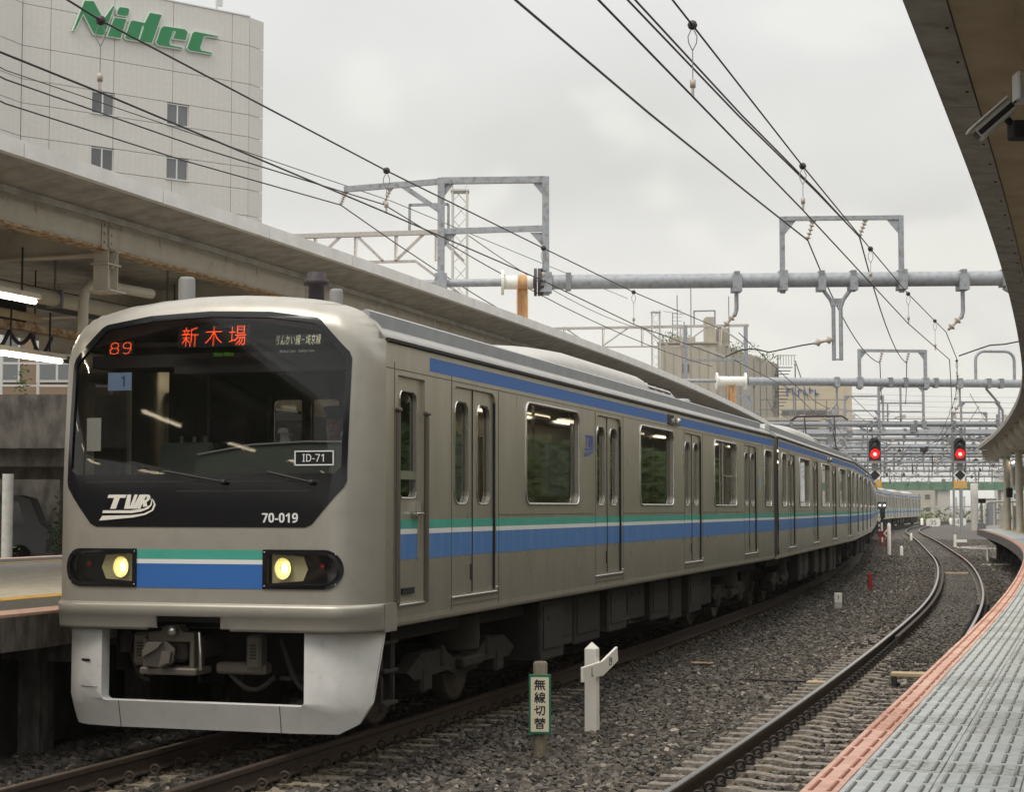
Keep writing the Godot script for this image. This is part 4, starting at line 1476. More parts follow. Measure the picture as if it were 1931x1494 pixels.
func make_leading_car(car: Node3D) -> void:
	var doors := [2.615, 7.575, 12.56, 17.54]
	var wins := [[4.20, 6.20], [9.17, 11.17], [14.19, 16.12, 1], [19.02, 19.80]]
	var cab := PackedVector2Array([Vector2(.68, 1.17), Vector2(1.30, 1.17), Vector2(1.30, 3.0), Vector2(.68, 3.0)])
	car_body(car, 0.42, 20.12, doors, wins, [[0.99, cab]])
	# crew door
	var cw := rrect(.80, 2.02, 1.17, 2.88, 0.06)
	var cd := obj("cab_door", wall(.68, 1.30, 1.17, 3.0, [cw], W2 - 0.035, false), M.stainless, car)
	var g := MB.new()
	g.flat(cw, side_fn(W2 - 0.055))
	obj("window", g, M.car_glass, cd)
	var wf := MB.new()
	wf.box(L(W2 - .03, 2.20, .985), Vector3(.012, 0.07, 0.37))
	var pts := []
	for q in rrect(.795, 2.015, 1.175, 2.885, 0.065):
		pts.append(L(W2 - .031, q.y, q.x))
	pts.append(pts[0])
	wf.tube(pts, 0.008, 5)
	obj("window_bar", wf, M.bright_trim, cd)
	var hn := MB.new()
	hn.bbox(L(W2 + .0, 1.885, 1.16), Vector3(0.05, 0.025, 0.16), 0.008)
	hn.box(L(W2 - .01, 1.95, 1.19), Vector3(0.05, 0.09, 0.02))
	obj("handle", hn, M.bright_trim, cd)
	for q in [["green_stripe", 1.765, 1.838, M.stripe_green], ["white_stripe", 1.722, 1.763, M.stripe_white], ["blue_stripe", 1.515, 1.720, M.stripe_blue]]:
		var b := MB.new()
		b.quad(L(W2 - .033, q[1], .76), L(W2 - .033, q[1], 1.22), L(W2 - .033, q[2], 1.22), L(W2 - .033, q[2], .76))
		obj(q[0], b, q[3], cd)
	var st := MB.new()
	st.box(L(W2 - 0.03, 1.26, .99), Vector3(0.02, 0.05, 0.28))
	obj("foot_slot", st, M.under_black, cd)
	var rails := MB.new()
	for t in [0.66, 1.325]:
		rails.bbox(L(W2 + .006, 1.93, t), Vector3(0.04, 1.55, 0.06), 0.012)
		rails.bbox(L(W2 + .012, 2.72, t), Vector3(0.05, 0.03, 0.085), 0.01)
	obj("grab_rail", rails, M.door_frame, car)
	var cs := MB.new()
	cs.bbox(L(W2 + 0.004, 1.155, .99), Vector3(0.03, 0.02, 0.64), 0.006)
	obj("door_sill", cs, M.bright_trim, car)
	var gd := MB.new()
	gd.box(L(W2 + 0.001, 2.1, .60), Vector3(0.004, 2.0, 0.006))
	gd.box(L(W2 + 0.001, 2.1, 1.98), Vector3(0.004, 2.0, 0.006))
	obj("panel_seam", gd, M.door_frame, car)
	# moulded front
	var out := PackedVector2Array([Vector2(-1.4, 1.17), Vector2(1.4, 1.17)])
	for i in 41:
		var x := 1.4 - 2.8 * i / 40.0
		out.append(Vector2(x, roof_line(x)))
	var gl := rounded([-1.18, 2.20, 1.18, 2.20, 1.185, 3.10, 0.92, 3.375, 0.52, 3.435, 0, 3.455, -0.52, 3.435, -0.92, 3.375, -1.185, 3.10], 0.05)
	var xs := xs_fine()
	var ys := [1.17, 1.5, 1.9, 2.1, 2.3, 2.5, 2.7, 2.9, 3.0, 3.05, 3.1, 3.15, 3.19, 3.22, 3.25, 3.28, 3.31, 3.34, 3.37, 3.40, 3.43, 3.46, 3.49, 3.52, 3.55, 3.58, 3.60, 3.62, 3.635, 3.645, 3.656]
	var sh := MB.new()
	sh.patch(out, xs, ys, front_fn(0.0), [gl, light_shape(1.0, true), light_shape(-1.0, true)])
	# side lip that joins the front to the body
	obj("front_shell", sh, M.silver_paint, car)
	var hood := MB.new()
	hood.smooth(true)
	for i in 40:
		var a := 1.4 - 2.8 * i / 40.0
		var b := 1.4 - 2.8 * (i + 1) / 40.0
		var ra := maxf(roof_line(a) - 0.0, 3.0)
		var rb := maxf(roof_line(b) - 0.0, 3.0)
		hood.quad(L(b, rb, .42), L(a, ra, .42), L(a * 0.985, minf(ra, 3.6) - .012, .62), L(b * 0.985, minf(rb, 3.6) - .012, .62))
	hood.smooth(false)
	obj("front_hood", hood, M.silver_paint, car)
	# black mask round and below the windscreen
	var mask := rounded([-0.955, 1.783, 0.93, 1.783, 1.222, 2.115, 1.228, 3.125, 0.945, 3.42, 0.53, 3.482, 0, 3.502, -0.53, 3.482, -0.945, 3.42, -1.228, 3.125, -1.222, 2.115], 0.07)
	var mk := MB.new()
	mk.patch(mask, xs, ys, front_fn(0.005), [gl])
	mk.rim(gl, front_fn(0.005), front_fn(-0.03))
	obj("black_mask", mk, M.mask_black, car)
	var pane := MB.new()
	pane.patch(gl, span(-1.2, 1.2, 30), span(2.19, 3.47, 20), front_fn(-0.012))
	obj("windscreen", pane, M.cab_glass, car)
	var ln := MB.new()
	for q in [[2.135, -1.2, 1.2], [2.06, -0.2, 0.98]]:
		for i in 12:
			var a: float = lerpf(q[1], q[2], i / 12.0)
			var b: float = lerpf(q[1], q[2], (i + 1) / 12.0)
			ln.quad(front_fn(.007).call(Vector2(a, q[0])), front_fn(.007).call(Vector2(b, q[0])), front_fn(.007).call(Vector2(b, q[0] + .012)), front_fn(.007).call(Vector2(a, q[0] + .012)))
	obj("mask_groove", ln, M.under_grey, car)
	# colour band between the headlights
	for q in [["green_stripe", 1.532, 1.607, M.stripe_green], ["white_stripe", 1.496, 1.531, M.stripe_white], ["blue_stripe", 1.305, 1.495, M.front_blue]]:
		var b := MB.new()
		b.patch(poly([-0.57, q[1], 0.57, q[1], 0.57, q[2], -0.57, q[2]]), xs, [q[1], q[2]], front_fn(0.003))
		obj(q[0], b, q[3], car)
	for s in [-1.0, 1.0]:
		headlight(car, s, xs)
	# bumper lip, cut away over the coupler
	var bm := MB.new()
	for seg in [[-1.4, -0.43, 0.975], [-0.43, -0.35, 0.99], [-0.35, 0.20, 1.085], [0.20, 0.28, 0.99], [0.28, 1.4, 0.975]]:
		var cols := []
		var n := 26 if seg[1] - seg[0] > 0.9 else 3
		for i in n + 1:
			var x: float = lerpf(seg[0], seg[1], i / float(n))
			if absf(seg[0]) > 1.3:
				x = -1.4 + 0.97 * (1.0 - cos(PI / 2 * i / n))
			elif seg[1] > 1.3:
				x = 0.28 + 1.12 * sin(PI / 2 * i / n)
			var t := front_t(Vector2(x, 1.2))
			var lo: float = seg[2]
			cols.append([x, t, lo])
		bm.smooth(true)
		for i in n:
			var prof := [[1.19, 0.0], [1.178, 0.03], [1.160, 0.038], [1.09, 0.034], [1.085, 0.030], [1.0, 0.02], [0.975, 0.015], [0.965, 0.0]]
			for j in prof.size() - 1:
				var q := []
				for k in [[i, j + 1], [i + 1, j + 1], [i + 1, j], [i, j]]:
					var cc: Array = cols[k[0]]
					var pp: Array = prof[k[1]]
					q.append(Vector3(cc[0] * (1.0 + pp[1] * 0.12 * absf(cc[0]) / 1.4), maxf(pp[0], cc[2]), -(cc[1] - pp[1])))
				bm.quad(q[0], q[1], q[2], q[3])
		bm.smooth(false)
	obj("bumper", bm, M.silver_paint, car)
	var bs := MB.new()
	bs.box(L(1.40, 1.075, .52), Vector3(0.03, 0.22, 0.24))
	bs.box(L(-1.40, 1.075, .52), Vector3(0.03, 0.22, 0.24))
	obj("bumper_end", bs, M.silver_paint, car)
	# white skirt with its opening
	var skp := poly([-1.36, 0.965, -1.325, 0.40, -1.27, 0.21, -1.24, 0.187, 1.10, 0.187, 1.24, 0.26, 1.33, 0.42, 1.38, 0.965])
	var hole := rrect(-0.885, 0.405, 0.875, 1.3, 0.04)
	var sk := MB.new()
	var sfn := func(off: float) -> Callable: return func(p: Vector2) -> Vector3:
		var w := 1.40
		var u := clampf((absf(p.x) - (w - 0.55)) / 0.55, 0, 0.99)
		return Vector3(p.x, p.y, -(0.06 + 0.55 * (1.0 - sqrt(1.0 - u * u)) + 0.10 * (1 - p.y) * 0 + off + 0.10 * clampf((0.42 - p.y) / 0.23, 0, 1)))
	sk.patch(skp, xs, [0.18, 0.21, 0.26, 0.34, 0.42, 0.6, 0.8, 0.97], sfn.call(0.0), [hole])
	sk.rim(hole, sfn.call(0.0), sfn.call(0.12))
	sk.rim(skp, sfn.call(0.0), sfn.call(0.03))
	var skirt := obj("skirt", sk, M.skirt_white, car)
	var seam := MB.new()
	for x in [-0.76, 0.64]:
		for i in 6:
			var a: float = lerpf(0.187, 0.405, i / 6.0)
			var b: float = lerpf(0.187, 0.405, (i + 1) / 6.0)
			var xa: float = x + 0.03 * signf(x) * 0 + (a - 0.187) * 0.12
			var xb: float = x + (b - 0.187) * 0.12
			var f: Callable = sfn.call(-0.002)
			seam.quad(f.call(Vector2(xa, a)), f.call(Vector2(xa + .006, a)), f.call(Vector2(xb + .006, b)), f.call(Vector2(xb, b)))
	for i in 4:
		var f: Callable = sfn.call(-0.002)
		var a := lerpf(-1.10, -0.92, i / 4.0)
		var b := lerpf(-1.10, -0.92, (i + 1) / 4.0)
		seam.quad(f.call(Vector2(a, .50)), f.call(Vector2(b, .50)), f.call(Vector2(b, .506)), f.call(Vector2(a, .506)))
	obj("panel_seam", seam, M.under_grey, skirt)
	var slot := MB.new()
	slot.patch(rrect(-1.10, .705, -1.0, .725, .008), [-1.1, -1.05, -1.0], [.70, .73], sfn.call(-0.003))
	obj("step_slot", slot, M.under_black, skirt)
	# coupler and gear in the opening
	var cp := MB.new()
	cp.bbox(L(-0.30, 0.645, 0.20), Vector3(0.50, 0.055, 0.28), 0.012)
	cp.prism(poly([-0.20, 0.0, 0.20, 0.0, 0.20, 0.07, 0.10, 0.075, 0.06, 0.125, -0.06, 0.125, -0.10, 0.075, -0.20, 0.07]), -0.10, 0.02, L_xf(-0.31, 0.875, 0.16))
	cp.bbox(L(-0.525, 0.77, 0.20), Vector3(0.035, 0.26, 0.20), 0.01)
	cp.bbox(L(-0.105, 0.77, 0.20), Vector3(0.03, 0.26, 0.20), 0.01)
	cp.bbox(L(-0.16, 0.77, 0.24), Vector3(0.03, 0.22, 0.12), 0.01)
	cp.bbox(L(-0.34, 0.79, 0.70), Vector3(0.20, 0.18, 0.9), 0.03)
	var cpo := obj("coupler", cp, M.coupler_iron, car)
	var hd_ := MB.new()
	hd_.prism(poly([-0.12, -0.09, 0.02, -0.11, 0.10, -0.07, 0.11, 0.04, 0.04, 0.10, -0.11, 0.095, -0.15, 0.02]), -0.25, 0.06, Transform3D(Basis(Vector3.UP, 0.35), L(-0.38, 0.78, 0.12)))
	hd_.prism(poly([-0.14, -0.02, -0.02, 0.05, 0.02, 0.10, -0.10, 0.09]), 0.06, 0.13, Transform3D(Basis(Vector3.UP, 0.35), L(-0.38, 0.78, 0.12)))
	hd_.prism(poly([0.0, -0.09, 0.08, -0.06, 0.09, 0.02, 0.02, 0.03]), 0.06, 0.16, Transform3D(Basis(Vector3.UP, 0.35), L(-0.38, 0.78, 0.12)))
	obj("coupler_head", hd_, M.coupler_iron, cpo)
	var pin := MB.new()
	pin.lathe([Vector2(.03, -.02), Vector2(.045, 0.0), Vector2(.04, .04), Vector2(0, .05)], 10, Transform3D(Basis.IDENTITY, L(-.28, .95, .10)))
	pin.tube([L(-.05, .95, .12), L(-.02, .8, .08), L(-.03, .66, .10)], .014, 6)
	obj("release_lever", pin, M.bright_trim, cpo)
	var jb := MB.new()
	for x in [-0.64, 0.36]:
		jb.bbox(L(x, 0.80, 0.30), Vector3(0.13, 0.26, 0.14), 0.02)
	jb.bbox(L(0.22, 0.66, 0.36), Vector3(0.44, 0.09, 0.14), 0.02)
	obj("jumper_box", jb, M.coupler_iron, car)
	var jv := MB.new()
	for x in [-0.64, 0.36]:
		for k in 5:
			jv.box(L(x, 0.75 + k * 0.025, 0.227), Vector3(0.05, 0.010, 0.006))
	obj("box_louvre", jv, M.under_black, car)
	var hs := MB.new()
	for q in [[-0.82, 0.9, -0.60, 0.55], [0.55, 0.9, 0.80, 0.5], [0.1, 0.62, 0.5, 0.6]]:
		var a := []
		for k in 8:
			var f := k / 7.0
			a.append(L(lerpf(q[0], q[2], f), lerpf(q[1], q[3], f) - 0.12 * sin(f * PI), 0.35))
		var hose := MB.new()
		hose.tube(a, 0.022, 6)
		obj("brake_hose", hose, M.under_brown, car)
	hs.lathe([Vector2(.05, -.1), Vector2(.06, .02), Vector2(.03, .06), Vector2(0, .07)], 10, Transform3D(Basis.IDENTITY, L(-.80, .87, .3)))
	hs.box(L(0.7, 0.585, 0.4), Vector3(0.36, 0.03, 0.03))
	obj("air_valve", hs, M.under_brown, car)
	var bulk := MB.new()
	bulk.box(L(0, 0.78, 0.95), Vector3(2.5, 0.44, 0.05))
	obj("front_bulkhead", bulk, M.under_black, car)
	var lad := MB.new()
	for t in [0.78, 1.04]:
		lad.box(L(1.22, 0.66, t), Vector3(0.03, 0.74, 0.03))
	for h in [0.36, 0.62, 0.85]:
		lad.box(L(1.22, h, 0.91), Vector3(0.09, 0.025, 0.30))
	obj("crew_step", lad, M.under_grey, car)
	# lettering and marks on the mask
	var f5 := front_fn(0.007)
	var lg := obj("operator_logo", logo(func(p: Vector2, k: float) -> Vector3: return f5.call(Vector2(-0.89 + p.x * 0.494, 1.828 + p.y * 0.216)) + Vector3(0, 0, k)), M.white_paint, car)
	lg.set_meta("label", "white slanted operator logo with a swoosh under it")
	words("70-019", 0.072, M.stripe_white, "car_number", car, Transform3D(Basis.IDENTITY, L(0.69, 1.855, front_t(Vector2(.69, 1.855)) - .009)))
	words("ID-71", 0.058, M.stripe_white, "unit_plate_text", car, Transform3D(Basis.IDENTITY, L(0.965, 2.318, front_t(Vector2(.965, 2.318)) - .010)), 400)
	var pf := MB.new()
	for q in [[0.965, 2.265, 0.33, 0.009], [0.965, 2.371, 0.33, 0.009]]:
		pf.box(L(q[0], q[1], front_t(Vector2(.965, 2.318)) - .006), Vector3(q[2], q[3], 0.006))
	for x in [0.805, 1.125]:
		pf.box(L(x, 2.318, front_t(Vector2(.965, 2.318)) - .006), Vector3(0.009, 0.115, 0.006))
	obj("unit_plate_border", pf, M.stripe_white, car)
	var bkp := MB.new()
	bkp.box(L(0.965, 2.318, front_t(Vector2(.965, 2.318)) + .000), Vector3(0.32, 0.10, 0.008))
	obj("unit_plate", bkp, M.mask_black, car)
	# displays behind the glass
	for q in [["新木場", 20, Color(1.0, 0.30, 0.10), -0.29, 3.215, 0.34, 3.39, "destination_display", 8], ["89", 18, Color(1.0, 0.30, 0.10), -0.925, 3.175, -0.70, 3.285, "train_number_display", 0], ["りんかい線-埼京線", 24, Color(0.80, 0.78, 0.62), 0.56, 3.21, 0.95, 3.30, "line_name_display", 3]]:
		var tex := led_tex(q[0], q[1], 4, q[2], q[8])
		var m := mat("led_" + q[7], Color.BLACK, 0.4)
		m.emission_enabled = true
		m.emission = Color.WHITE
		m.emission_texture = tex
		m.emission_operator = BaseMaterial3D.EMISSION_OP_MULTIPLY
		m.emission_energy_multiplier = 4.2 if q[2].g < 0.5 else 4.0
		var d := MB.new()
		var tm := front_t(Vector2((q[3] + q[5]) / 2, q[4])) + .05
		d.quad_uv(L(q[3], q[4], tm), L(q[5], q[4], tm), L(q[5], q[6], tm + .02), L(q[3], q[6], tm + .02))
		obj(q[7], d, m, car)
	var lm := glow("led_green", Color(0.35, 0.65, 0.05), 0.12)
	words("Shin-Kiba", 0.030, lm, "romaji_display", car, L_xf(0.12, 3.155, front_t(Vector2(0.1, 3.15)) + .05), 400)
	words("Rinkai Line   Saikyo Line", 0.020, M.paper, "romaji_display", car, L_xf(0.755, 3.165, front_t(Vector2(0.75, 3.16)) + .05), 400)
	var cardm := MB.new()
	cardm.box(L(-0.795, 2.955, front_t(Vector2(-.8, 2.95)) + .05), Vector3(0.215, 0.145, 0.006))
	obj("number_card", cardm, M.card_blue, car)
	words("1", 0.085, M.logo_blue, "card_digit", car, L_xf(-0.76, 2.955, front_t(Vector2(-.8, 2.95)) + .045), 400)
	var pp := MB.new()
	pp.box(L(-1.045, 2.53, .16), Vector3(0.13, 0.27, 0.004))
	obj("notice_sheet", pp, M.paper, car)
	# wipers
	for q in [[0.22, 2.135, -0.63, 2.28], [0.96, 2.13, 0.36, 2.265]]:
		var w := MB.new()
		var a: Vector3 = front_fn(0.03).call(Vector2(q[0], q[1]))
		var b: Vector3 = front_fn(0.025).call(Vector2(lerpf(q[0], q[2], 0.62), lerpf(q[1], q[3], 0.62)))
		w.tube([a, b], 0.009, 6)
		w.lathe([Vector2(0.022, -.02), Vector2(0.024, .02), Vector2(0, .03)], 10, Transform3D(Basis(Vector3.RIGHT, PI / 2), a))
		var wo := obj("wiper", w, M.black_paint, car)
		var bl := MB.new()
		bl.bar(front_fn(0.012).call(Vector2(lerpf(q[0], q[2], 0.28), lerpf(q[1], q[3], 0.20) + .012)), front_fn(0.012).call(Vector2(q[2], q[3] + .02)), 0.012, 0.02)
		obj("wiper_blade", bl, M.rubber, wo)
	# things on the roof
	for q in [[-0.985, 1.6, 0.075, 4.0, "antenna", M.antenna_grey], [0.40, 1.75, 0.06, 3.86, "antenna", M.antenna_grey]]:
		var a := MB.new()
		a.lathe([Vector2(q[2], 3.35), Vector2(q[2], q[3] - .03), Vector2(q[2] * 0.8, q[3]), Vector2(0, q[3] + .005)], 16, Transform3D(Basis.IDENTITY, L(q[0], 0, q[1])))
		obj(q[4], a, q[5], car)
	var an := MB.new()
	an.lathe([Vector2(.075, 3.5), Vector2(.07, 3.93), Vector2(.115, 3.935), Vector2(.115, 3.985), Vector2(.085, 3.99), Vector2(.085, 4.05), Vector2(0, 4.055)], 16, Transform3D(Basis.IDENTITY, L(0.10, 0, 2.0)))
	obj("whistle_mount", an, M.clamp_dark, car)
	# logo on the side, wheelchair mark
	obj("side_logo", logo(func(p: Vector2, k: float) -> Vector3: return L(W2 + .003 + k, 2.50 + p.y * 0.26, 6.42 + p.x * 0.44)), M.logo_blue, car)
	var wc := MB.new()
	wc.quad(L(W2 + .003, 2.28, 18.42), L(W2 + .003, 2.28, 18.56), L(W2 + .003, 2.52, 18.56), L(W2 + .003, 2.52, 18.42))
	obj("side_sticker", wc, M.card_blue, car)
	make_cab(car)

func L_xf(x: float, h: float, t: float) -> Transform3D:
	return Transform3D(Basis.IDENTITY, L(x, h, t))

func logo(fn: Callable) -> MB:
	# slanted letters T W R over two strokes that sweep round to the right; unit square
	var mb := MB.new()
	var lift := 0.0
	for p in [
		[.165, .98, .495, .98, .470, .86, .370, .86, .300, .46, .195, .46, .265, .86, .140, .86],
		[.510, .98, .580, .98, .560, .64, .555, .46, .450, .46], [.545, .46, .610, .46, .700, .98, .640, .98], [.600, .46, .680, .46, .800, .98, .735, .98], 
		[.800, .98, .865, .98, .750, .46, .685, .46], [.850, .98, .915, .97, .935, .88, .905, .76, .860, .70, .790, .70, .805, .765, .850, .785, .872, .86, .865, .90, .835, .905],
		[.795, .71, .862, .71, .880, .56, .800, .52],
		[.070, .40, .58, .40, .82, .47, .93, .60, .950, .74, .925, .86, .965, .76, .962, .60, .90, .46, .78, .36, .60, .30, .055, .30],
		[.0, .02, .055, .20, .58, .225, .82, .29, .96, .42, .998, .62, .955, .86, .998, .76, 1.03, .60, .99, .40, .85, .24, .62, .14]]:
		mb.flat(poly(p), fn.bind(lift))
		lift += 0.0007
	return mb

func light_shape(s: float, smaller := false) -> PackedVector2Array:
	# square inner end, round outer end
	var shape := PackedVector2Array([Vector2(0.553, 1.612), Vector2(0.548, 1.604), Vector2(0.548, 1.316), Vector2(0.553, 1.308)])
	for i in 13:
		var a := -PI / 2 + PI * i / 12.0
		shape.append(Vector2(1.06 + cos(a) * 0.145, 1.46 + sin(a) * 0.152))
	for i in shape.size():
		if smaller:
			shape[i] = Vector2(0.86, 1.46) + (shape[i] - Vector2(0.86, 1.46)) * 0.97
		shape[i].x *= s
	return shape

func headlight(car: Node3D, s: float, xs: Array) -> void:
	var shape := light_shape(s)
	var inner := PackedVector2Array()
	var c := Vector2(0.86 * s, 1.46)
	for q in shape:
		inner.append(c + (q - c) * Vector2(0.88, 0.78))
	var ys := [1.28, 1.36, 1.46, 1.56, 1.63]
	var bz := MB.new()
	bz.patch(shape, xs, ys, front_fn(0.012), [inner])
	bz.rim(inner if Geometry2D.is_polygon_clockwise(inner) else inner, front_fn(0.012), front_fn(-0.06))
	bz.rim(shape, front_fn(0.012), front_fn(-0.01))
	bz.patch(inner, xs, ys, front_fn(-0.07))
	var o := obj("headlight", bz, M.mask_black, car)
	var ref := MB.new()
	var rp := poly([0.60, 1.35, 0.86, 1.37, 0.90, 1.46, 0.86, 1.56, 0.60, 1.575])
	if s < 0:
		for i in rp.size():
			rp[i].x *= -1
	ref.patch(rp, xs, ys, front_fn(-0.055))
	obj("reflector", ref, M.lamp_reflector, o)
	var lp := MB.new()
	var at := Vector2(0.705 * s, 1.465)
	var facing := Basis(Vector3(1, 0, 0), Vector3(0, 0, 1), Vector3(0, -1.25, 0))
	lp.lathe([Vector2(0.0, -.035), Vector2(0.03, -.032), Vector2(0.05, -.018), Vector2(0.068, 0.012)], 22, Transform3D(facing, front_fn(-0.03).call(at)))
	obj("lamp_dish", lp, M.lamp_reflector, o)
	var lc := MB.new()
	lc.lathe([Vector2(0.0, -.03), Vector2(0.018, -.022), Vector2(0.022, 0.0), Vector2(0.015, 0.012), Vector2(0.0, .016)], 16, Transform3D(Basis(Vector3(1, 0, 0), Vector3(0, 0, 1), Vector3(0, -1.9, 0)), front_fn(-0.052).call(at)))
	obj("headlight_bulb", lc, M.head_core, o)
	var tl := MB.new()
	tl.lathe([Vector2(0.0, -.01), Vector2(0.03, -.006), Vector2(0.0, .012)], 12, Transform3D(Basis(Vector3(1, 0, 0), Vector3(0, 0, 1), Vector3(0, -1, 0)), front_fn(-0.05).call(Vector2(1.02 * s, 1.48))))
	obj("tail_lamp", tl, M.red_paint, o)
	var ls := MB.new()
	ls.patch(inner, xs, ys, front_fn(0.004))
	obj("lens", ls, M.lens_glass, o)
	var sc := MB.new()
	for q in [[0.565, 1.59], [0.565, 1.33], [1.15, 1.575], [1.15, 1.345]]:
		sc.lathe([Vector2(0.006, -0.002), Vector2(0.006, 0.003), Vector2(0, 0.004)], 8, Transform3D(Basis(Vector3(1, 0, 0), Vector3(0, 0, 1), Vector3(0, -1, 0)), front_fn(0.013).call(Vector2(q[0] * s, q[1]))))
	obj("screw", sc, M.bright_trim, o)
	var sp := SpotLight3D.new()
	sp.name = "headlight_beam"
	sp.light_color = Color(1.0, 0.92, 0.6)
	sp.light_energy = 0.25
	sp.light_size = 0.1
	sp.spot_range = 80
	sp.spot_angle = 25
	sp.shadow_enabled = true
	sp.position = front_fn(0.03).call(at)
	sp.rotation = Vector3(0, PI, 0)
	o.add_child(sp, true)

func rounded(a: Array, r: float) -> PackedVector2Array:
	# a polygon with its corners rounded off
	var inner := Geometry2D.offset_polygon(poly(a), -r, Geometry2D.JOIN_MITER)
	return Geometry2D.offset_polygon(inner[0], r, Geometry2D.JOIN_ROUND)[0]

func make_cab(car: Node3D) -> void:
	var b := MB.new()
	# back wall of the cab with its door and windows
	var wn := [rrect(-0.28, 2.0, 0.02, 2.9, .05), rrect(0.08, 2.0, 0.36, 2.9, .05)]
	var bw := poly([-1.34, 1.17, 1.34, 1.17, 1.34, 3.2, -1.34, 3.2])
	var list := [bw]
	b.patch(bw, [-1.34, -0.6, -0.13, 0.22, 0.6, 1.34], [1.17, 2.4, 3.2], func(p: Vector2) -> Vector3: return L(p.x, p.y, 1.95), wn)
	var cpn := obj("cab_partition", b, M.cab_green, car)
	var pg := MB.new()
	for w in wn:
		pg.flat(w, func(p: Vector2) -> Vector3: return L(p.x, p.y, 1.96))
	obj("pane", pg, M.car_glass, cpn)
	var dr := MB.new()
	dr.box(L(0.04, 2.45, 1.93), Vector3(0.07, 1.0, 0.03))
	dr.box(L(-0.31, 2.45, 1.93), Vector3(0.05, 1.0, 0.03))
	dr.box(L(0.39, 2.45, 1.93), Vector3(0.05, 1.0, 0.03))
	obj("partition_door_frame", dr, M.old_wood, car)
	var pn := MB.new()
	pn.box(L(-0.92, 2.45, 1.92), Vector3(0.28, 0.8, 0.02))
	obj("cab_locker", pn, M.interior_wall, car)
	var ds := MB.new()
	# driver's desk on the right of the picture, cupboard in the middle
	ds.sweep(poly([0.12, 1.6, 1.30, 1.6, 1.30, 2.44, 0.78, 2.45, 0.3, 2.43, -0.12, 2.36, -0.2, 2.30, -0.2, 1.6]), [Transform3D(Basis.IDENTITY, L(0, 0, 0.30)), Transform3D(Basis.IDENTITY, L(0, 0.03, 0.72))])
	ds.bbox(L(-0.52, 2.30, 0.9), Vector3(0.50, 0.36, 0.36), 0.03)
	obj("driver_desk", ds, M.cab_green, car)
	var tr := MB.new()
	tr.tube([L(-0.18, 2.36, .296), L(0.3, 2.435, .296), L(0.78, 2.455, .296), L(1.28, 2.445, .296)], 0.012, 6)
	for x in [-0.62, -0.5, -0.4]:
		tr.lathe([Vector2(.02, 0), Vector2(.02, .05), Vector2(0, .06)], 8, Transform3D(Basis.IDENTITY, L(x, 2.48, 0.86)))
	obj("desk_edge", tr, M.steel_grey, car)
	var st := MB.new()
	st.bbox(L(-0.40, 2.48, 1.35), Vector3(0.42, 0.55, 0.12), 0.06)
	obj("assistant_seat", st, M.interior_dark, car)
	var sh := MB.new()
	sh.box(L(0.45, 3.08, 0.45), Vector3(1.7, 0.12, 0.3))
	sh.box(L(0, 3.13, 0.55), Vector3(2.3, 0.10, 0.5))
	obj("sun_visor_box", sh, M.interior_dark, car)
	for x in [-0.9, 0.68]:
		var p := MB.new()
		p.box(L(x, 2.55, 1.9), Vector3(0.035, 1.2, 0.03))
		obj("cab_post", p, M.steel_grey, car)

# ================================================================ overhead line
func insulator(mb: MB, a: Vector3, b: Vector3, r := 0.07, sheds := 3) -> void:
	var d := (b - a).normalized()
	var y := Vector3.UP if absf(d.y) < 0.9 else Vector3.BACK
	var x := y.cross(d).normalized()
	var xf := Transform3D(Basis(x, d, x.cross(d)), a)
	var l := a.distance_to(b)
	var prof := [Vector2(0.0, 0.0), Vector2(r * 0.35, 0.002)]
	for i in sheds:
		var t := l * (i + 0.15) / sheds
		prof.append(Vector2(r * 0.35, t))
		prof.append(Vector2(r, t + l * 0.25 / sheds))
		prof.append(Vector2(r * 0.95, t + l * 0.32 / sheds))
		prof.append(Vector2(r * 0.4, t + l * 0.5 / sheds))
	prof.append(Vector2(r * 0.3, l))
	prof.append(Vector2(0.0, l))
	mb.lathe(prof, 10, xf)

func ball(mb: MB, c: Vector3, r: float) -> void:
	mb.lathe([Vector2(0, -r), Vector2(r * .7, -r * .7), Vector2(r, 0), Vector2(r * .7, r * .7), Vector2(0, r)], 10, Transform3D(Basis.IDENTITY, c))

func wire(called: String, label: String, pts: Array, r: float, cat := "overhead wire") -> MeshInstance3D:
	var mb := MB.new()
	mb.tube(pts, r, 6)
	var o := obj(called, mb, M.wire_dark)
	tag(o, label, cat, "overhead wires")
	return o

func sag(a: Vector3, b: Vector3, drop: float, n := 10) -> Array:
	var p := []
	for i in n + 1:
		var f := float(i) / n
		p.append(a.lerp(b, f) - Vector3(0, drop * 4 * f * (1 - f), 0))
	return p

func frame_on(parent: Node3D, called: String, a: Vector3, b: Vector3, h0: float, h1: float, m: Material, w := 0.12) -> void:
	# two posts and a cross bar with gussets, standing on the pipe
	var mb := MB.new()
	var d := (b - a).normalized()
	for q in [a, b]:
		var p: Vector3 = q
		mb.bar(Vector3(p.x, h0 - 0.28, p.z), Vector3(p.x, h1, p.z), w, w)
		mb.box(Vector3(p.x, h0 - 0.02, p.z), Vector3(w * 1.7, 0.42, 0.42))
	mb.bar(Vector3(a.x, h1 - w * 0.4, a.z), Vector3(b.x, h1 - w * 0.4, b.z), w * 0.9, w * 0.9)
	for k in [[a, 1.0], [b, -1.0]]:
		var p: Vector3 = k[0]
		var e: Vector3 = d * k[1] * 0.32
		var g0 := Vector3(p.x, h1 - w * 0.5, p.z)
		mb.quad(g0, g0 - Vector3(0, 0.38, 0), g0 - Vector3(0, 0.30, 0) + e * 0.25, g0 + e)
		var o := Vector3(0, 0, 0.02)
		mb.quad(g0 + o, g0 - Vector3(0, 0.38, 0) + o, g0 - Vector3(0, 0.30, 0) + e * 0.25 + o, g0 + e + o)
	obj(called, mb, m, parent)

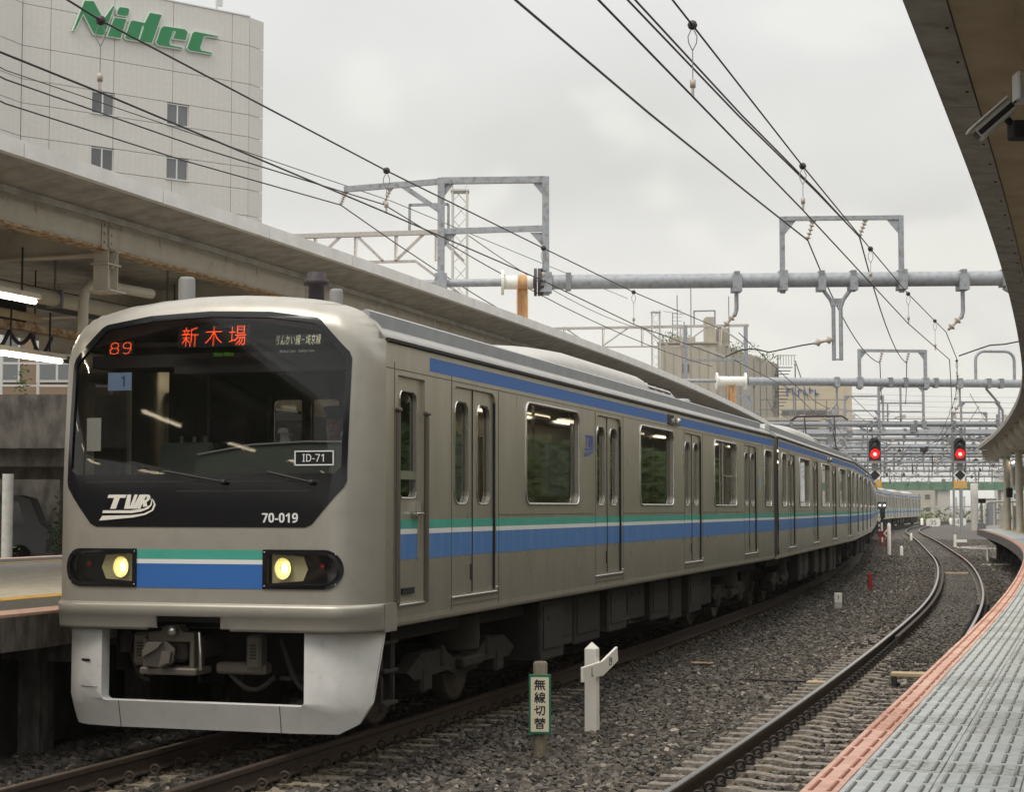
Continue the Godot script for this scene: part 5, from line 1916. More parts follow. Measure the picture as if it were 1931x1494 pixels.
func drop_arm(parent: Node3D, top: Vector3, low: Vector3, tip: Vector3) -> void:
	# bent tube hung from the pipe, with an insulator towards the wire
	var mb := MB.new()
	var k := Vector3(top.x, low.y + 0.14, top.z)
	mb.tube([top, k, k.lerp(low, 0.5) - Vector3(0, .05, 0), low], 0.045, 8)
	mb.box(top + Vector3(0, 0.12, 0), Vector3(0.20, 0.34, 0.40))
	obj("drop_arm", mb, M.galvanised, parent)
	var ins := MB.new()
	insulator(ins, low, low.lerp(tip, 0.85), 0.085, 2)
	obj("insulator", ins, M.insulator, parent)

func pipe_gantry(label: String, a: Vector3, b: Vector3, r: float) -> Node3D:
	var t := thing("line_gantry", label, "gantry", Vector3.ZERO, 0, "pipe gantries that carry the overhead line")
	var mb := MB.new()
	mb.tube([a, b], r, 20)
	obj("cross_pipe", mb, M.galvanised, t)
	return t

func make_gantries() -> void:
	# ---- first gantry
	var h := 6.75
	var a := Vector3(0.62, h, -36.9)
	var b := Vector3(14.5, h, -36.0)
	var at := func(x: float, y: float) -> Vector3: return Vector3(x, y, lerpf(-36.9, -36.0, (x - 0.62) / 13.88))
	var g := pipe_gantry("nearest grey pipe gantry, with the white flanged joint over the left canopy", a, b, 0.158)
	var fl := MB.new()
	for x in [0.50, 0.58]:
		fl.lathe([Vector2(0, -.03), Vector2(.30, -.03), Vector2(.30, .03), Vector2(0, .03)], 24, Transform3D(Basis(Vector3(0, 1, 0), Vector3(1, 0, 0), Vector3(0, 0, -1)), at.call(x, h)), false)
	for i in 12:
		var an := TAU * i / 12
		fl.bar(at.call(0.62, h) + Vector3(0, cos(an), sin(an)) * 0.29, at.call(0.75, h) + Vector3(0, cos(an), sin(an)) * 0.16, 0.02, 0.05)
	obj("flange", fl, M.clamp_dark, g)
	var wf := MB.new()
	wf.tube([at.call(-0.22, h), at.call(0.46, h)], 0.15, 20)
	wf.lathe([Vector2(0, -.03), Vector2(.27, -.03), Vector2(.27, .03), Vector2(0, .03)], 24, Transform3D(Basis(Vector3(0, 1, 0), Vector3(1, 0, 0), Vector3(0, 0, -1)), at.call(-0.2, h)), false)
	obj("white_sleeve", wf, M.white_flange, g)
	var lp := MB.new()
	lp.tube([at.call(-0.2, h), at.call(-2.1, h - 0.01)], 0.085, 14)
	obj("side_pipe", lp, M.galvanised, g)
	var col := MB.new()
	var c0: Vector3 = at.call(0.22, 0)
	for k in [-0.11, 0.11]:
		col.box(c0 + Vector3(k, 3.85, 0), Vector3(0.025, 5.6, 0.24))
	col.box(c0 + Vector3(0, 3.85, 0), Vector3(0.2, 5.6, 0.025))
	col.tube([c0 + Vector3(-0.1, h, 0), c0 + Vector3(0.1, h, 0)], 0.165, 18)
	obj("orange_column", col, M.column_orange, g)
	frame_on(g, "tall_frame", at.call(-1.52, 0), at.call(0.72, 0), h, 9.02, M.galvanised, 0.15)
	var ex := MB.new()
	ex.bar(at.call(-3.62, 8.80), at.call(-1.5, 8.95), 0.10, 0.12)
	ex.bar(at.call(-2.35, 8.86), at.call(-1.56, 8.32), 0.08, 0.10)
	ex.bar(at.call(-1.5, 7.86), at.call(0.7, 7.91), 0.09, 0.12)
	for s in [-1.5, 0.7]:
		var p: Vector3 = at.call(s, 7.82)
		ex.tri(p, p - Vector3(0, 0.35, 0), p + Vector3(0.32 if s < 0 else -0.32, 0, 0))
	obj("frame_arm", ex, M.galvanised, g)
	for q in [[-3.6, 8.76, -3.69, 8.47], [-2.62, 8.84, -2.76, 8.47]]:
		var i := MB.new()
		i.tri(at.call(q[0] - 0.1, q[1]), at.call(q[0] + 0.1, q[1]), at.call(q[0] - 0.02, q[1] - 0.14))
		insulator(i, at.call(q[0] - .02, q[1] - 0.10), at.call(q[2], q[3]), 0.055, 4)
		obj("insulator", i, M.insulator, g)
	frame_on(g, "feeder_frame", at.call(5.72, 0), at.call(8.2, 0), h, 8.1, M.galvanised, 0.10)
	for q in [[6.37, 8.04, 6.25, 7.60], [7.47, 8.06, 7.33, 7.66]]:
		var i := MB.new()
		i.tri(at.call(q[0] - 0.1, q[1]), at.call(q[0] + 0.1, q[1]), at.call(q[0] - 0.02, q[1] - 0.14))
		insulator(i, at.call(q[0] - .02, q[1] - 0.10), at.call(q[2], q[3]), 0.06, 4)
		obj("insulator", i, M.insulator, g)
	drop_arm(g, at.call(4.75, 6.55), at.call(4.68, 6.0), at.call(4.45, 5.72))
	drop_arm(g, at.call(9.46, 6.55), at.call(9.40, 5.92), at.call(9.10, 5.62))
	var y := MB.new()
	for s in [-1.0, 1.0]:
		y.tube([at.call(6.85 + s * 0.31, 6.62), at.call(6.85 + s * 0.26, 6.50), at.call(6.85 + s * 0.13, 6.32), at.call(6.85 + s * 0.075, 6.15), at.call(6.85 + s * 0.075, 5.04)], 0.043, 8)
		y.box(at.call(6.85 + s * 0.33, 6.66), Vector3(0.16, 0.30, 0.40))
	y.box(at.call(6.85, 6.27), Vector3(0.26, 0.16, 0.08))
	y.box(at.call(6.85, 5.06), Vector3(0.22, 0.03, 0.08))
	obj("forked_hanger", y, M.galvanised, g)
	var cl := MB.new()
	for x in [1.2, 4.75, 6.52, 7.18, 9.46, 10.3]:
		cl.box(at.call(x, 6.75), Vector3(0.11, 0.36, 0.36))
	obj("pipe_clamp", cl, M.steel_grey, g)
	var dg := MB.new()
	dg.tube([at.call(10.3, 6.55), at.call(10.7, 6.3), at.call(11.2, 5.5)], 0.045, 8)
	insulator(dg, at.call(11.1, 5.52), at.call(10.62, 5.42), 0.085, 2)
	obj("side_hanger", dg, M.galvanised, g)
	var rc := MB.new()
	rc.box(at.call(14.2, 3.9), Vector3(0.25, 5.8, 0.25))
	obj("orange_column", rc, M.column_orange, g)
	# pull-off wires from the hangers to the contact wires
	var po := wire("pull_off", "bent pull off wire from the forked hanger to the train's contact wire", [at.call(4.5, 5.12), at.call(4.75, 5.24), at.call(5.0, 5.29), at.call(5.18, 5.28), at.call(5.42, 5.22), at.call(6.1, 5.36), at.call(6.35, 5.40)], 0.016)
	var pi := MB.new()
	insulator(pi, at.call(6.35, 5.40), at.call(6.80, 5.50), 0.09, 2)
	obj("insulator", pi, M.insulator, po)
	wire("pull_off", "bent pull off wire at the right canopy's edge below the pipe", [at.call(9.36, 5.12), at.call(9.7, 5.24), at.call(10.0, 5.34), at.call(10.3, 5.36), at.call(10.62, 5.42)], 0.016)
	# ---- second gantry
	var at2 := func(x: float, yy: float) -> Vector3: return Vector3(x, yy, lerpf(-65.8, -67.4, (x - 8.2) / 12.8))
	var g2 := pipe_gantry("second grey pipe gantry, lower in the picture over the far end of the first carriage", at2.call(8.95, h), at2.call(25.0, h), 0.158)
	var w2 := MB.new()
	w2.tube([at2.call(7.75, h), at2.call(8.85, h)], 0.18, 18)
	for x in [7.75, 8.85]:
		w2.lathe([Vector2(0, -.035), Vector2(.32, -.035), Vector2(.32, .035), Vector2(0, .035)], 24, Transform3D(Basis(Vector3(0, 1, 0), Vector3(1, 0, 0), Vector3(0, 0, -1)), at2.call(x, h)), false)
	obj("white_sleeve", w2, M.white_flange, g2)
	var c2 := MB.new()
	var cc: Vector3 = at2.call(8.3, 0)
	for k in [-0.13, 0.13]:
		c2.box(cc + Vector3(k, 3.85, 0), Vector3(0.03, 5.6, 0.26))
	c2.box(cc + Vector3(0, 3.85, 0), Vector3(0.24, 5.6, 0.03))
	obj("orange_column", c2, M.column_orange, g2)
	var s2 := MB.new()
	s2.tube([at2.call(7.75, h), at2.call(5.6, h)], 0.07, 10)
	obj("side_pipe", s2, M.galvanised, g2)
	frame_on(g2, "feeder_frame", at2.call(13.3, 0), at2.call(15.9, 0), h, 8.02, M.galvanised, 0.12)
	for x in [14.1, 15.15]:
		var i := MB.new()
		insulator(i, at2.call(x + 0.1, 7.9), at2.call(x, 7.52), 0.07, 4)
		obj("insulator", i, M.insulator, g2)
	var arch := MB.new()
	var ap := [at2.call(17.9, h)]
	for i in 5:
		var an := PI / 2 * i / 4.0
		ap.append(at2.call(18.25 - 0.35 * cos(an), 7.65 + 0.35 * sin(an)))
	for i in 5:
		var an := PI / 2 * (1 - i / 4.0)
		ap.append(at2.call(19.1 + 0.35 * cos(an), 7.65 + 0.35 * sin(an)))
	ap.append(at2.call(19.45, h))
	arch.tube(ap, 0.06, 8)
	obj("arched_frame", arch, M.galvanised, g2)
	drop_arm(g2, at2.call(12.4, 6.6), at2.call(12.3, 5.85), at2.call(12.0, 5.5))
	drop_arm(g2, at2.call(17.25, 6.6), at2.call(17.15, 5.85), at2.call(16.95, 5.45))
	var cl2 := MB.new()
	for x in [12.4, 14.5, 15.1, 16.3, 17.25, 18.4, 18.9]:
		cl2.box(at2.call(x, h), Vector3(0.16, 0.37, 0.36))
	cl2.tube([at2.call(18.3, 6.55), at2.call(18.7, 6.1), at2.call(18.95, 5.7), at2.call(18.95, 5.0)], 0.05, 8)
	obj("pipe_clamp", cl2, M.steel_grey, g2)
	# ---- the many beyond
	var far := [[-99.5, "third gantry along, a double pipe above the signals"], [-109.5, "fourth gantry along, just below the double pipe"], [-121.0, "fifth gantry along, level with the signal heads' tops"], [-134.0, "sixth gantry along, crossing behind the red lamps"], [-146.0, "seventh gantry along, below the red lamps"], [-160.0, "eighth gantry along the far line"], [-176.0, "ninth gantry along the far line"], [-196.0, "tenth gantry along the far line"], [-224.0, "eleventh gantry along the far line"], [-262.0, "farthest gantry, over the end of the far line"]]
	var r := RandomNumberGenerator.new()
	r.seed = 77
	for n in far.size():
		var z: float = far[n][0]
		var s := (-z - 12.0) / 0.968
		var cx := pt(s).x
		var x0 := cx - 17.0
		var x1 := cx + 15.0
		var t := pipe_gantry(far[n][1], Vector3(x0, h, z), Vector3(x1, h, z), 0.15)
		if n in [0, 2, 3, 5]:
			var p2 := MB.new()
			p2.tube([Vector3(x0, h - 0.55, z), Vector3(x1, h - 0.55, z)], 0.12, 12)
			obj("lower_pipe", p2, M.galvanised, t)
		var colm := MB.new()
		for x in [x0, x1]:
			colm.box(Vector3(x, 3.2, z), Vector3(0.3, 7.4, 0.3))
		obj("column", colm, M.galvanised, t)
		var ho := MB.new()
		for i in 12:
			var x := x0 + 1.0 + i * 2.5 + r.randf_range(-0.8, 0.8)
			ho.box(Vector3(x, h, z), Vector3(0.16, 0.40, 0.36))
			if r.randf() < 0.7:
				ho.bar(Vector3(x, h, z), Vector3(x + r.randf_range(-.2, .2), h - r.randf_range(0.7, 1.7), z), 0.08, 0.08)
			if r.randf() < 0.5:
				ho.bar(Vector3(x, h, z), Vector3(x, h + r.randf_range(0.5, 1.0), z), 0.09, 0.09)
		obj("hangers", ho, M.steel_grey, t)
		var rus := MB.new()
		rus.bar(Vector3(x0 + 4, h + 0.30, z), Vector3(x1 - 3, h + 0.30, z), 0.25, 0.05)
		for i in 9:
			var x := x0 + 4 + i * 2.9
			rus.box(Vector3(x, h + 0.42, z), Vector3(0.25, 0.22, 0.2))
		obj("walkway", rus, M.rusty_steel, t)
		var bits := MB.new()
		for i in 26:
			var x := r.randf_range(x0 + 1.0, x1 - 1.0)
			var yy := h + r.randf_range(-1.5, 0.7)
			var k := r.randf()
			if k < 0.35:
				bits.box(Vector3(x, yy, z + .2), Vector3(r.randf_range(.12, .4), r.randf_range(.12, .5), .2))
			elif k < 0.7:
				bits.bar(Vector3(x, yy, z + .2), Vector3(x + r.randf_range(-1.2, 1.2), yy + r.randf_range(-.6, .6), z + .2), .05, .05)
			else:
				bits.bar(Vector3(x, yy, z + .2), Vector3(x, yy - r.randf_range(.4, 1.5), z + .2), .07, .07)
		obj("small_fittings", bits, M.clamp_dark if n % 2 else M.steel_grey, t).set_meta("kind", "stuff")
		if n == 0:
			frame_on(t, "feeder_frame", Vector3(21.0, 0, z), Vector3(23.55, 0, z), h, 8.95, M.galvanised, 0.13)
			var fb := MB.new()
			for hh in [7.45, 7.95]:
				fb.bar(Vector3(21.0, hh, z), Vector3(23.5, hh, z), 0.09, 0.09)
			fb.bar(Vector3(21.5, 6.75, z), Vector3(21.5, 7.95, z), 0.08, 0.08)
			fb.bar(Vector3(22.25, 6.75, z), Vector3(22.25, 9.0, z), 0.10, 0.10)
			obj("frame_bars", fb, M.galvanised, t)
		for i in (0 if n == 0 else 4):
			var x := cx - 13.0 + i * 7.0 + r.randf_range(-1.5, 1.5)
			frame_on(t, "feeder_frame", Vector3(x, 0, z), Vector3(x + 2.4, 0, z), h, h + r.randf_range(1.2, 2.3), M.galvanised, 0.12)
		var ins := MB.new()
		for i in 9:
			var x := cx - 14.0 + i * 3.1 + r.randf_range(-.6, .6)
			insulator(ins, Vector3(x, h - 0.9, z), Vector3(x - 0.35, h - 1.25, z), 0.09, 2)
		obj("insulators", ins, M.insulator, t)
	# ---- brown lattice structure behind the left canopy, and another farther right
	lattice("lattice_mast", "brown steel lattice mast and truss behind the left canopy", -1.81, -60.0, 0.5, 12.95, -8.6, -1.6, 11.55, 10.5)
	lattice("lattice_mast", "farther lattice mast with its truss, in front of the beige building", 9.3, -112.0, 0.5, 14.6, 2.7, 15.3, 13.75, 12.4)

func lattice(called: String, label: String, x: float, z: float, w: float, top: float, bx0: float, bx1: float, bh: float, bl: float) -> void:
	var t := thing(called, label, "lattice mast")
	var m := MB.new()
	var hw := w / 2
	for sx in [-1.0, 1.0]:
		for sz in [-1.0, 1.0]:
			m.bar(Vector3(x + sx * hw, -0.3, z + sz * hw), Vector3(x + sx * hw, top, z + sz * hw), 0.075, 0.075)
	var y := 1.0
	var k := 0
	while y < top - 0.3:
		for q in [[-1, -1, 1, -1], [1, -1, 1, 1], [1, 1, -1, 1], [-1, 1, -1, -1]]:
			var f := 1 if k % 2 == 0 else -1
			var a := Vector3(x + q[0] * hw, y, z + q[1] * hw)
			var b := Vector3(x + q[2] * hw, y, z + q[3] * hw)
			if f > 0:
				m.bar(a, b + Vector3(0, 0.55, 0), 0.045, 0.02)
			else:
				m.bar(b, a + Vector3(0, 0.55, 0), 0.045, 0.02)
		y += 0.55
		k += 1
	m.box(Vector3(x, top, z), Vector3(w + .14, 0.06, w + .14))
	obj("mast", m, M.steel_light, t)
	var b := MB.new()
	b.bar(Vector3(bx0, bh - 0.22, z), Vector3(bx1, bh, z), 0.16, 0.16)
	b.bar(Vector3(bx0, bl - 0.1, z), Vector3(lerpf(bx0, bx1, 0.75), bl, z), 0.09, 0.09)
	var n := 5
	for i in n:
		var xa := lerpf(bx0, bx1, (i + 0.25) / n)
		var xb := lerpf(bx0, bx1, (i + 0.95) / n)
		var xm := lerpf(bx0, bx1, (i + 0.30) / n)
		b.bar(Vector3(xa, bh - 0.15, z), Vector3(xa, bl, z), 0.07, 0.07)
		b.bar(Vector3(xm, bh - 0.15, z), Vector3(xa + 0.05, bl, z + 0.3), 0.05, 0.05)
		if i % 2 == 0:
			b.bar(Vector3(xa, bh - .1, z), Vector3(xb, bl, z), 0.09, 0.09)
		else:
			b.bar(Vector3(xa, bl, z), Vector3(xb, bh - .1, z), 0.09, 0.09)
	b.bar(Vector3(lerpf(bx0, bx1, .75), bl, z), Vector3(bx1, bl - 1.3, z), 0.08, 0.08)
	obj("truss", b, M.rusty_steel, t)
	var f := MB.new()
	var xf0 := lerpf(bx0, bx1, 0.72)
	for q in [xf0, xf0 + 1.35]:
		f.bar(Vector3(q, bh, z), Vector3(q, bh + 0.95, z), 0.09, 0.09)
	f.bar(Vector3(xf0, bh + 0.92, z), Vector3(xf0 + 1.35, bh + 0.95, z), 0.09, 0.09)
	obj("top_frame", f, M.galvanised, t)
	if bx1 > 10:
		var p := MB.new()
		for q in [11.2, 15.1]:
			p.bar(Vector3(q, 6.0, z), Vector3(q, bh, z), 0.24, 0.24)
		p.bar(Vector3(11.2, bh - 2.3, z), Vector3(15.1, bh - 2.2, z), 0.16, 0.16)
		obj("legs", p, M.galvanised, t)

func make_wires() -> void:
	var rc := 0.0085
	# the near track's contact and catenary wires
	var con := [Vector3(-6.5, 5.1, 9.0), Vector3(0.54, 5.1, -10.68), Vector3(1.38, 5.1, -13.2), Vector3(3.08, 5.1, -18.31), Vector3(6.79, 5.1, -29.71), Vector3(9.33, 5.1, -37.0)]
	wire("contact_wire", "contact wire over the right hand track, from the frame top to the first gantry", con, rc)
	var mes := [Vector3(-6.5, 6.1, 9.0), Vector3(0.5, 5.72, -10.6), Vector3(1.39, 5.65, -13.2), Vector3(3.09, 5.565, -18.31), Vector3(5.0, 5.545, -24.1), Vector3(6.80, 5.61, -29.71), Vector3(8.47, 5.68, -34.7), Vector3(9.09, 5.62, -36.3)]
	var m1 := wire("catenary_wire", "catenary wire with dark clamp balls over the right hand track", mes, rc)
	for q in [[1.39, 5.65, -13.2], [3.09, 5.565, -18.31], [5.0, 5.545, -24.1], [6.80, 5.61, -29.71], [8.47, 5.68, -34.7]]:
		dropper(m1, Vector3(q[0], q[1], q[2]), 5.1)
	# the same two on to the second gantry and beyond
	var c2 := [Vector3(9.33, 5.1, -37.0)]
	var m2 := [Vector3(9.09, 5.62, -36.3)]
	for s in [40.0, 56.3]:
		c2.append(pt(s, -0.1 if s < 50 else 0.15, 5.1))
	for q in [[31.0, 5.52], [36, 5.46], [41, 5.45], [46, 5.46], [51, 5.52], [56.3, 5.6]]:
		m2.append(pt(q[0], 0.05, q[1]))
	wire("contact_wire", "contact wire over the right hand track between the first two gantries", c2, 0.010)
	var mm := wire("catenary_wire", "catenary wire over the right hand track between the first two gantries", m2, 0.010)
	for s in [31.0, 36.0, 41.0, 46.0, 51.0]:
		dropper(mm, pt(s, 0.05, 5.47), 5.1, 0.035)
	var c3 := []
	var m3 := []
	var k := 0
	for i in 20:
		var s := 56.3 + i * 12.0
		c3.append(pt(s, 0.1, 5.1))
		m3.append(pt(s, 0.1, 5.6 if i % 3 == 0 else 5.35))
	wire("contact_wire", "contact wire over the right hand track past the second gantry", c3, 0.012)
	wire("catenary_wire", "catenary wire over the right hand track past the second gantry", m3, 0.012)
	# the train's own wires
	var tc := [Vector3(-11.5, 5.1, 9.0), Vector3(-3.56, 5.1, -11.92), Vector3(-3.14, 5.1, -13.1), Vector3(-1.34, 5.1, -18.54), Vector3(0.44, 5.1, -24.13), Vector3(2.10, 5.1, -29.88), Vector3(4.47, 5.1, -36.6)]
	wire("contact_wire", "contact wire over the train, rising to the left edge", tc, rc)
	var tm := [Vector3(-11.5, 6.1, 9.0), Vector3(-3.55, 5.72, -11.7), Vector3(-3.12, 5.63, -13.0), Vector3(-1.35, 5.56, -18.54), Vector3(0.44, 5.56, -24.13), Vector3(2.10, 5.66, -29.88), Vector3(4.40, 5.72, -36.6)]
	var t1 := wire("catenary_wire", "catenary wire with dark clamp balls over the train", tm, rc)
	for q in [[-3.12, 5.63, -13.0], [-1.35, 5.56, -18.54], [0.44, 5.56, -24.13], [2.10, 5.66, -29.88]]:
		dropper(t1, Vector3(q[0], q[1], q[2]), 5.1)
	var t2 := []
	var t3 := []
	for i in 22:
		var s := 25.0 + i * 10.0
		t2.append(pt(s, train_off(s) + (0.1 if i % 2 else -0.1), 5.1))
		t3.append(pt(s, train_off(s), 5.68 if i % 3 == 0 else 5.4))
	wire("contact_wire", "contact wire over the far carriages of the train", t2, 0.010)
	wire("catenary_wire", "catenary wire over the far carriages of the train", t3, 0.010)
	# feeders: heavy pair and single, high up
	var fh := 7.62
	var f1 := [Vector3(-6.5, fh + .3, -1.0), Vector3(-0.02, fh + .06, -19.2), Vector3(1.95, fh - .03, -24.6), Vector3(4.2, fh - .05, -30.8), Vector3(6.25, fh - .03, -36.5)]
	wire("feeder_wire", "thick feeder wire to the left insulator of the feeder frame", f1, 0.017)
	for q in [-0.045, 0.045]:
		var f2 := [Vector3(-5.0 + q, fh + .35, -1.0), Vector3(1.05 + q, fh + .10, -18.6), Vector3(3.3 + q * .6, fh, -24.9), Vector3(5.5 + q * .3, fh - .02, -31.0), Vector3(7.33, fh + .03, -36.43)]
		wire("feeder_wire", "left strand of the paired feeder wire to the right insulator" if q < 0 else "right strand of the paired feeder wire to the right insulator", f2, 0.014)
	wire("feeder_wire", "left feeder wire falling from the first to the second gantry", sag(Vector3(6.25, fh - .03, -36.5), Vector3(14.1, 7.5, -66.5), 0.55), 0.016)
	wire("feeder_wire", "right feeder wire falling from the first to the second gantry", sag(Vector3(7.33, fh + .03, -36.43), Vector3(15.15, 7.5, -66.6), 0.55), 0.016)
	wire("feeder_wire", "left feeder wire past the second gantry", sag(Vector3(14.1, 7.5, -66.5), Vector3(21.2, 8.0, -99.5), 0.6), 0.018)
	wire("feeder_wire", "right feeder wire past the second gantry", sag(Vector3(15.15, 7.5, -66.6), Vector3(22.5, 8.0, -99.5), 0.6), 0.018)
	# wires of the left platform's tracks that run to the tall frame
	for q in [[0, 145, -2.76, 8.46, "upper left wire running to the tall frame's inner insulator"], [0, 197, -3.69, 8.46, "lower left wire running to the tall frame's outer insulator"]]:
		pass
	wire("feeder_wire", "left wire to the inner insulator of the tall frame's arm", [Vector3(-15.0, 9.2, 3.0), Vector3(-7.55, 8.32, -25.6), Vector3(-5.5, 8.32, -30.6), Vector3(-2.76, 8.46, -37.1)], 0.013)
	wire("feeder_wire", "left wire to the outer insulator of the tall frame's arm", [Vector3(-16.2, 9.2, 3.0), Vector3(-7.95, 8.28, -27.0), Vector3(-6.0, 8.3, -31.6), Vector3(-3.69, 8.46, -37.17)], 0.013)
	wire("feeder_wire", "thin wire above the left pair, running past the tall frame's arm", [Vector3(-16.0, 10.2, 3.0), Vector3(-8.2, 9.02, -27.8), Vector3(-2.8, 9.05, -40.0), Vector3(4.0, 9.2, -60.0)], 0.009)
	wire("feeder_wire", "wire from the tall frame's inner insulator on towards the second gantry", sag(Vector3(-2.76, 8.46, -37.1), Vector3(7.6, 7.3, -65.8), 0.4), 0.013)
	wire("feeder_wire", "wire from the tall frame's outer insulator down behind the canopy", sag(Vector3(-3.69, 8.46, -37.17), Vector3(5.7, 6.7, -65.8), 0.5), 0.013)
	wire("feeder_wire", "wire leaving the lattice mast to the right", sag(Vector3(-1.8, 11.6, -60), Vector3(9.3, 13.3, -112), 0.6), 0.016)
	# the tangle of wires over the far tracks
	var r := RandomNumberGenerator.new()
	r.seed = 5
	var side := ["far left", "left", "middle", "right", "far right"]
	for i in 20:
		var off := -14.0 + (i % 5) * 5.6 + r.randf_range(-1, 1)
		var hh: float = [4.9, 5.5, 7.3, 8.2][i / 5] + r.randf_range(-.2, .2)
		var pts := []
		for j in 8:
			pts.append(pt(86.0 + j * 22.0, off + 1.2 * sin(j * 2.1 + i), hh - (0.35 if j % 2 else 0.0)))
		wire("line_wire", ["lowest ", "second ", "third ", "highest "][i / 5] + side[i % 5] + " wire over the far tracks beyond the signals", pts, 0.018)
	# power lines far away
	for i in 8:
		wire("power_line", ["topmost", "second", "third", "fourth", "fifth", "sixth", "seventh", "lowest"][i] + " of the faint power lines beyond the second gantry", sag(Vector3(50, 24.5 - i * 0.95, -330 - i), Vector3(130, 23.5 - i * 0.95, -330 - i), 1.0, 8), 0.022, "power line")

func dropper(parent: Node3D, top: Vector3, low: float, r := 0.040) -> void:
	var d := MB.new()
	ball(d, top, r)
	obj("clamp_ball", d, M.clamp_dark, parent)
	var w := MB.new()
	var y := top.y - r
	for s in [-1.0, 1.0]:
		w.tube([Vector3(top.x + s * .012, y, top.z), Vector3(top.x + s * .035, y - .05, top.z), Vector3(top.x + s * .03, y - .10, top.z), Vector3(top.x, y - .16, top.z)], 0.0045, 5)
	w.tube([Vector3(top.x, y - .15, top.z), Vector3(top.x, low + .12, top.z)], 0.004, 5)
	obj("dropper", w, M.steel_grey, parent)
	var i := MB.new()
	i.lathe([Vector2(0, .06), Vector2(.022, .06), Vector2(.024, .12), Vector2(0, .12)], 8, Transform3D(Basis.IDENTITY, Vector3(top.x, low, top.z)))
	i.box(Vector3(top.x, low + .03, top.z), Vector3(.02, .07, .03))
	obj("wire_clip", i, M.insulator, parent)

# ================================================================ signals and lineside marks
func signal_head(label: String, x: float, z: float) -> void:
	var t := thing("railway_signal", label, "signal", Vector3(x, 0, z))
	var f := MB.new()
	for s in [-0.36, 0.36]:
		f.bar(Vector3(s, 3.15, -.16), Vector3(s, 6.75, -.16), 0.07, 0.07)
	for i in 9:
		f.bar(Vector3(-.36, 3.3 + i * 0.42, -.16), Vector3(.36, 3.3 + i * 0.42, -.16), 0.045, 0.045)
	f.box(Vector3(0, 4.52, 0), Vector3(0.82, 0.10, 0.45))
	f.box(Vector3(0, 4.25, -.05), Vector3(0.3, 0.4, 0.2))
	obj("hanging_frame", f, M.steel_grey, t)
	var b := MB.new()
	var oct := poly([-.30, -.62, .30, -.62, .31, -.5, .31, .45, .16, .68, -.16, .68, -.31, .45, -.31, -.5])
	b.prism(oct, -0.10, 0.06, Transform3D(Basis.IDENTITY, Vector3(0, 5.22, 0)))
	for h in [5.02, 5.52]:
		# hood over each lamp
		for i in 8:
			var a0 := PI * i / 8.0
			var a1 := PI * (i + 1) / 8.0
			b.quad(Vector3(cos(a0) * .27, h + sin(a0) * .27, .06), Vector3(cos(a1) * .27, h + sin(a1) * .27, .06), Vector3(cos(a1) * .26, h + sin(a1) * .26, .30), Vector3(cos(a0) * .26, h + sin(a0) * .26, .30))
	obj("signal_plate", b, M.black_paint, t)
	var l := MB.new()
	l.lathe([Vector2(.25, 0), Vector2(.2, .03), Vector2(0, .05)], 22, Transform3D(Basis(Vector3(1, 0, 0), Vector3(0, 0, 1), Vector3(0, -1, 0)), Vector3(0, 5.02, .065)))
	var lamp := obj("signal_lamp", l, M.signal_red, t)
	var co := MB.new()
	co.lathe([Vector2(.11, 0), Vector2(.08, .03), Vector2(0, .04)], 16, Transform3D(Basis(Vector3(1, 0, 0), Vector3(0, 0, 1), Vector3(0, -1, 0)), Vector3(0, 4.98, .115)))
	obj("lamp_core", co, M.signal_core, lamp)
	var dk := MB.new()
	dk.lathe([Vector2(.17, 0), Vector2(.14, .04), Vector2(0, .06)], 18, Transform3D(Basis(Vector3(1, 0, 0), Vector3(0, 0, 1), Vector3(0, -1, 0)), Vector3(0, 5.52, .065)))
	obj("unlit_lamp", dk, M.window_dark, t)
	var o := OmniLight3D.new()
	o.name = "signal_light"
	o.light_color = Color(1, .06, .05)
	o.light_energy = 0.35
	o.light_size = 0.15
	o.omni_range = 20
	o.shadow_enabled = true
	o.position = Vector3(0, 5.02, .32)
	t.add_child(o, true)
	var d := MB.new()
	d.prism(poly([0, -.40, .40, 0, 0, .40, -.40, 0]), -0.02, 0.0, Transform3D(Basis.IDENTITY, Vector3(0, 3.80, .02)))
	obj("diamond_border", d, M.white_paint, t)
	var e := MB.new()
	e.prism(poly([0, -.30, .30, 0, 0, .30, -.30, 0]), 0.001, 0.012, Transform3D(Basis.IDENTITY, Vector3(0, 3.80, .02)))
	obj("diamond", e, M.black_paint, t)
	var p := MB.new()
	p.box(Vector3(0, 3.27, .02), Vector3(0.74, 0.40, 0.03))
	obj("amber_board", p, M.amber_plate, t)
	var q := MB.new()
	for i in 3:
		q.box(Vector3(-.2 + i * .2, 3.27, .037), Vector3(.10, .22, .005))
	obj("board_marks", q, M.rusty_steel, t)

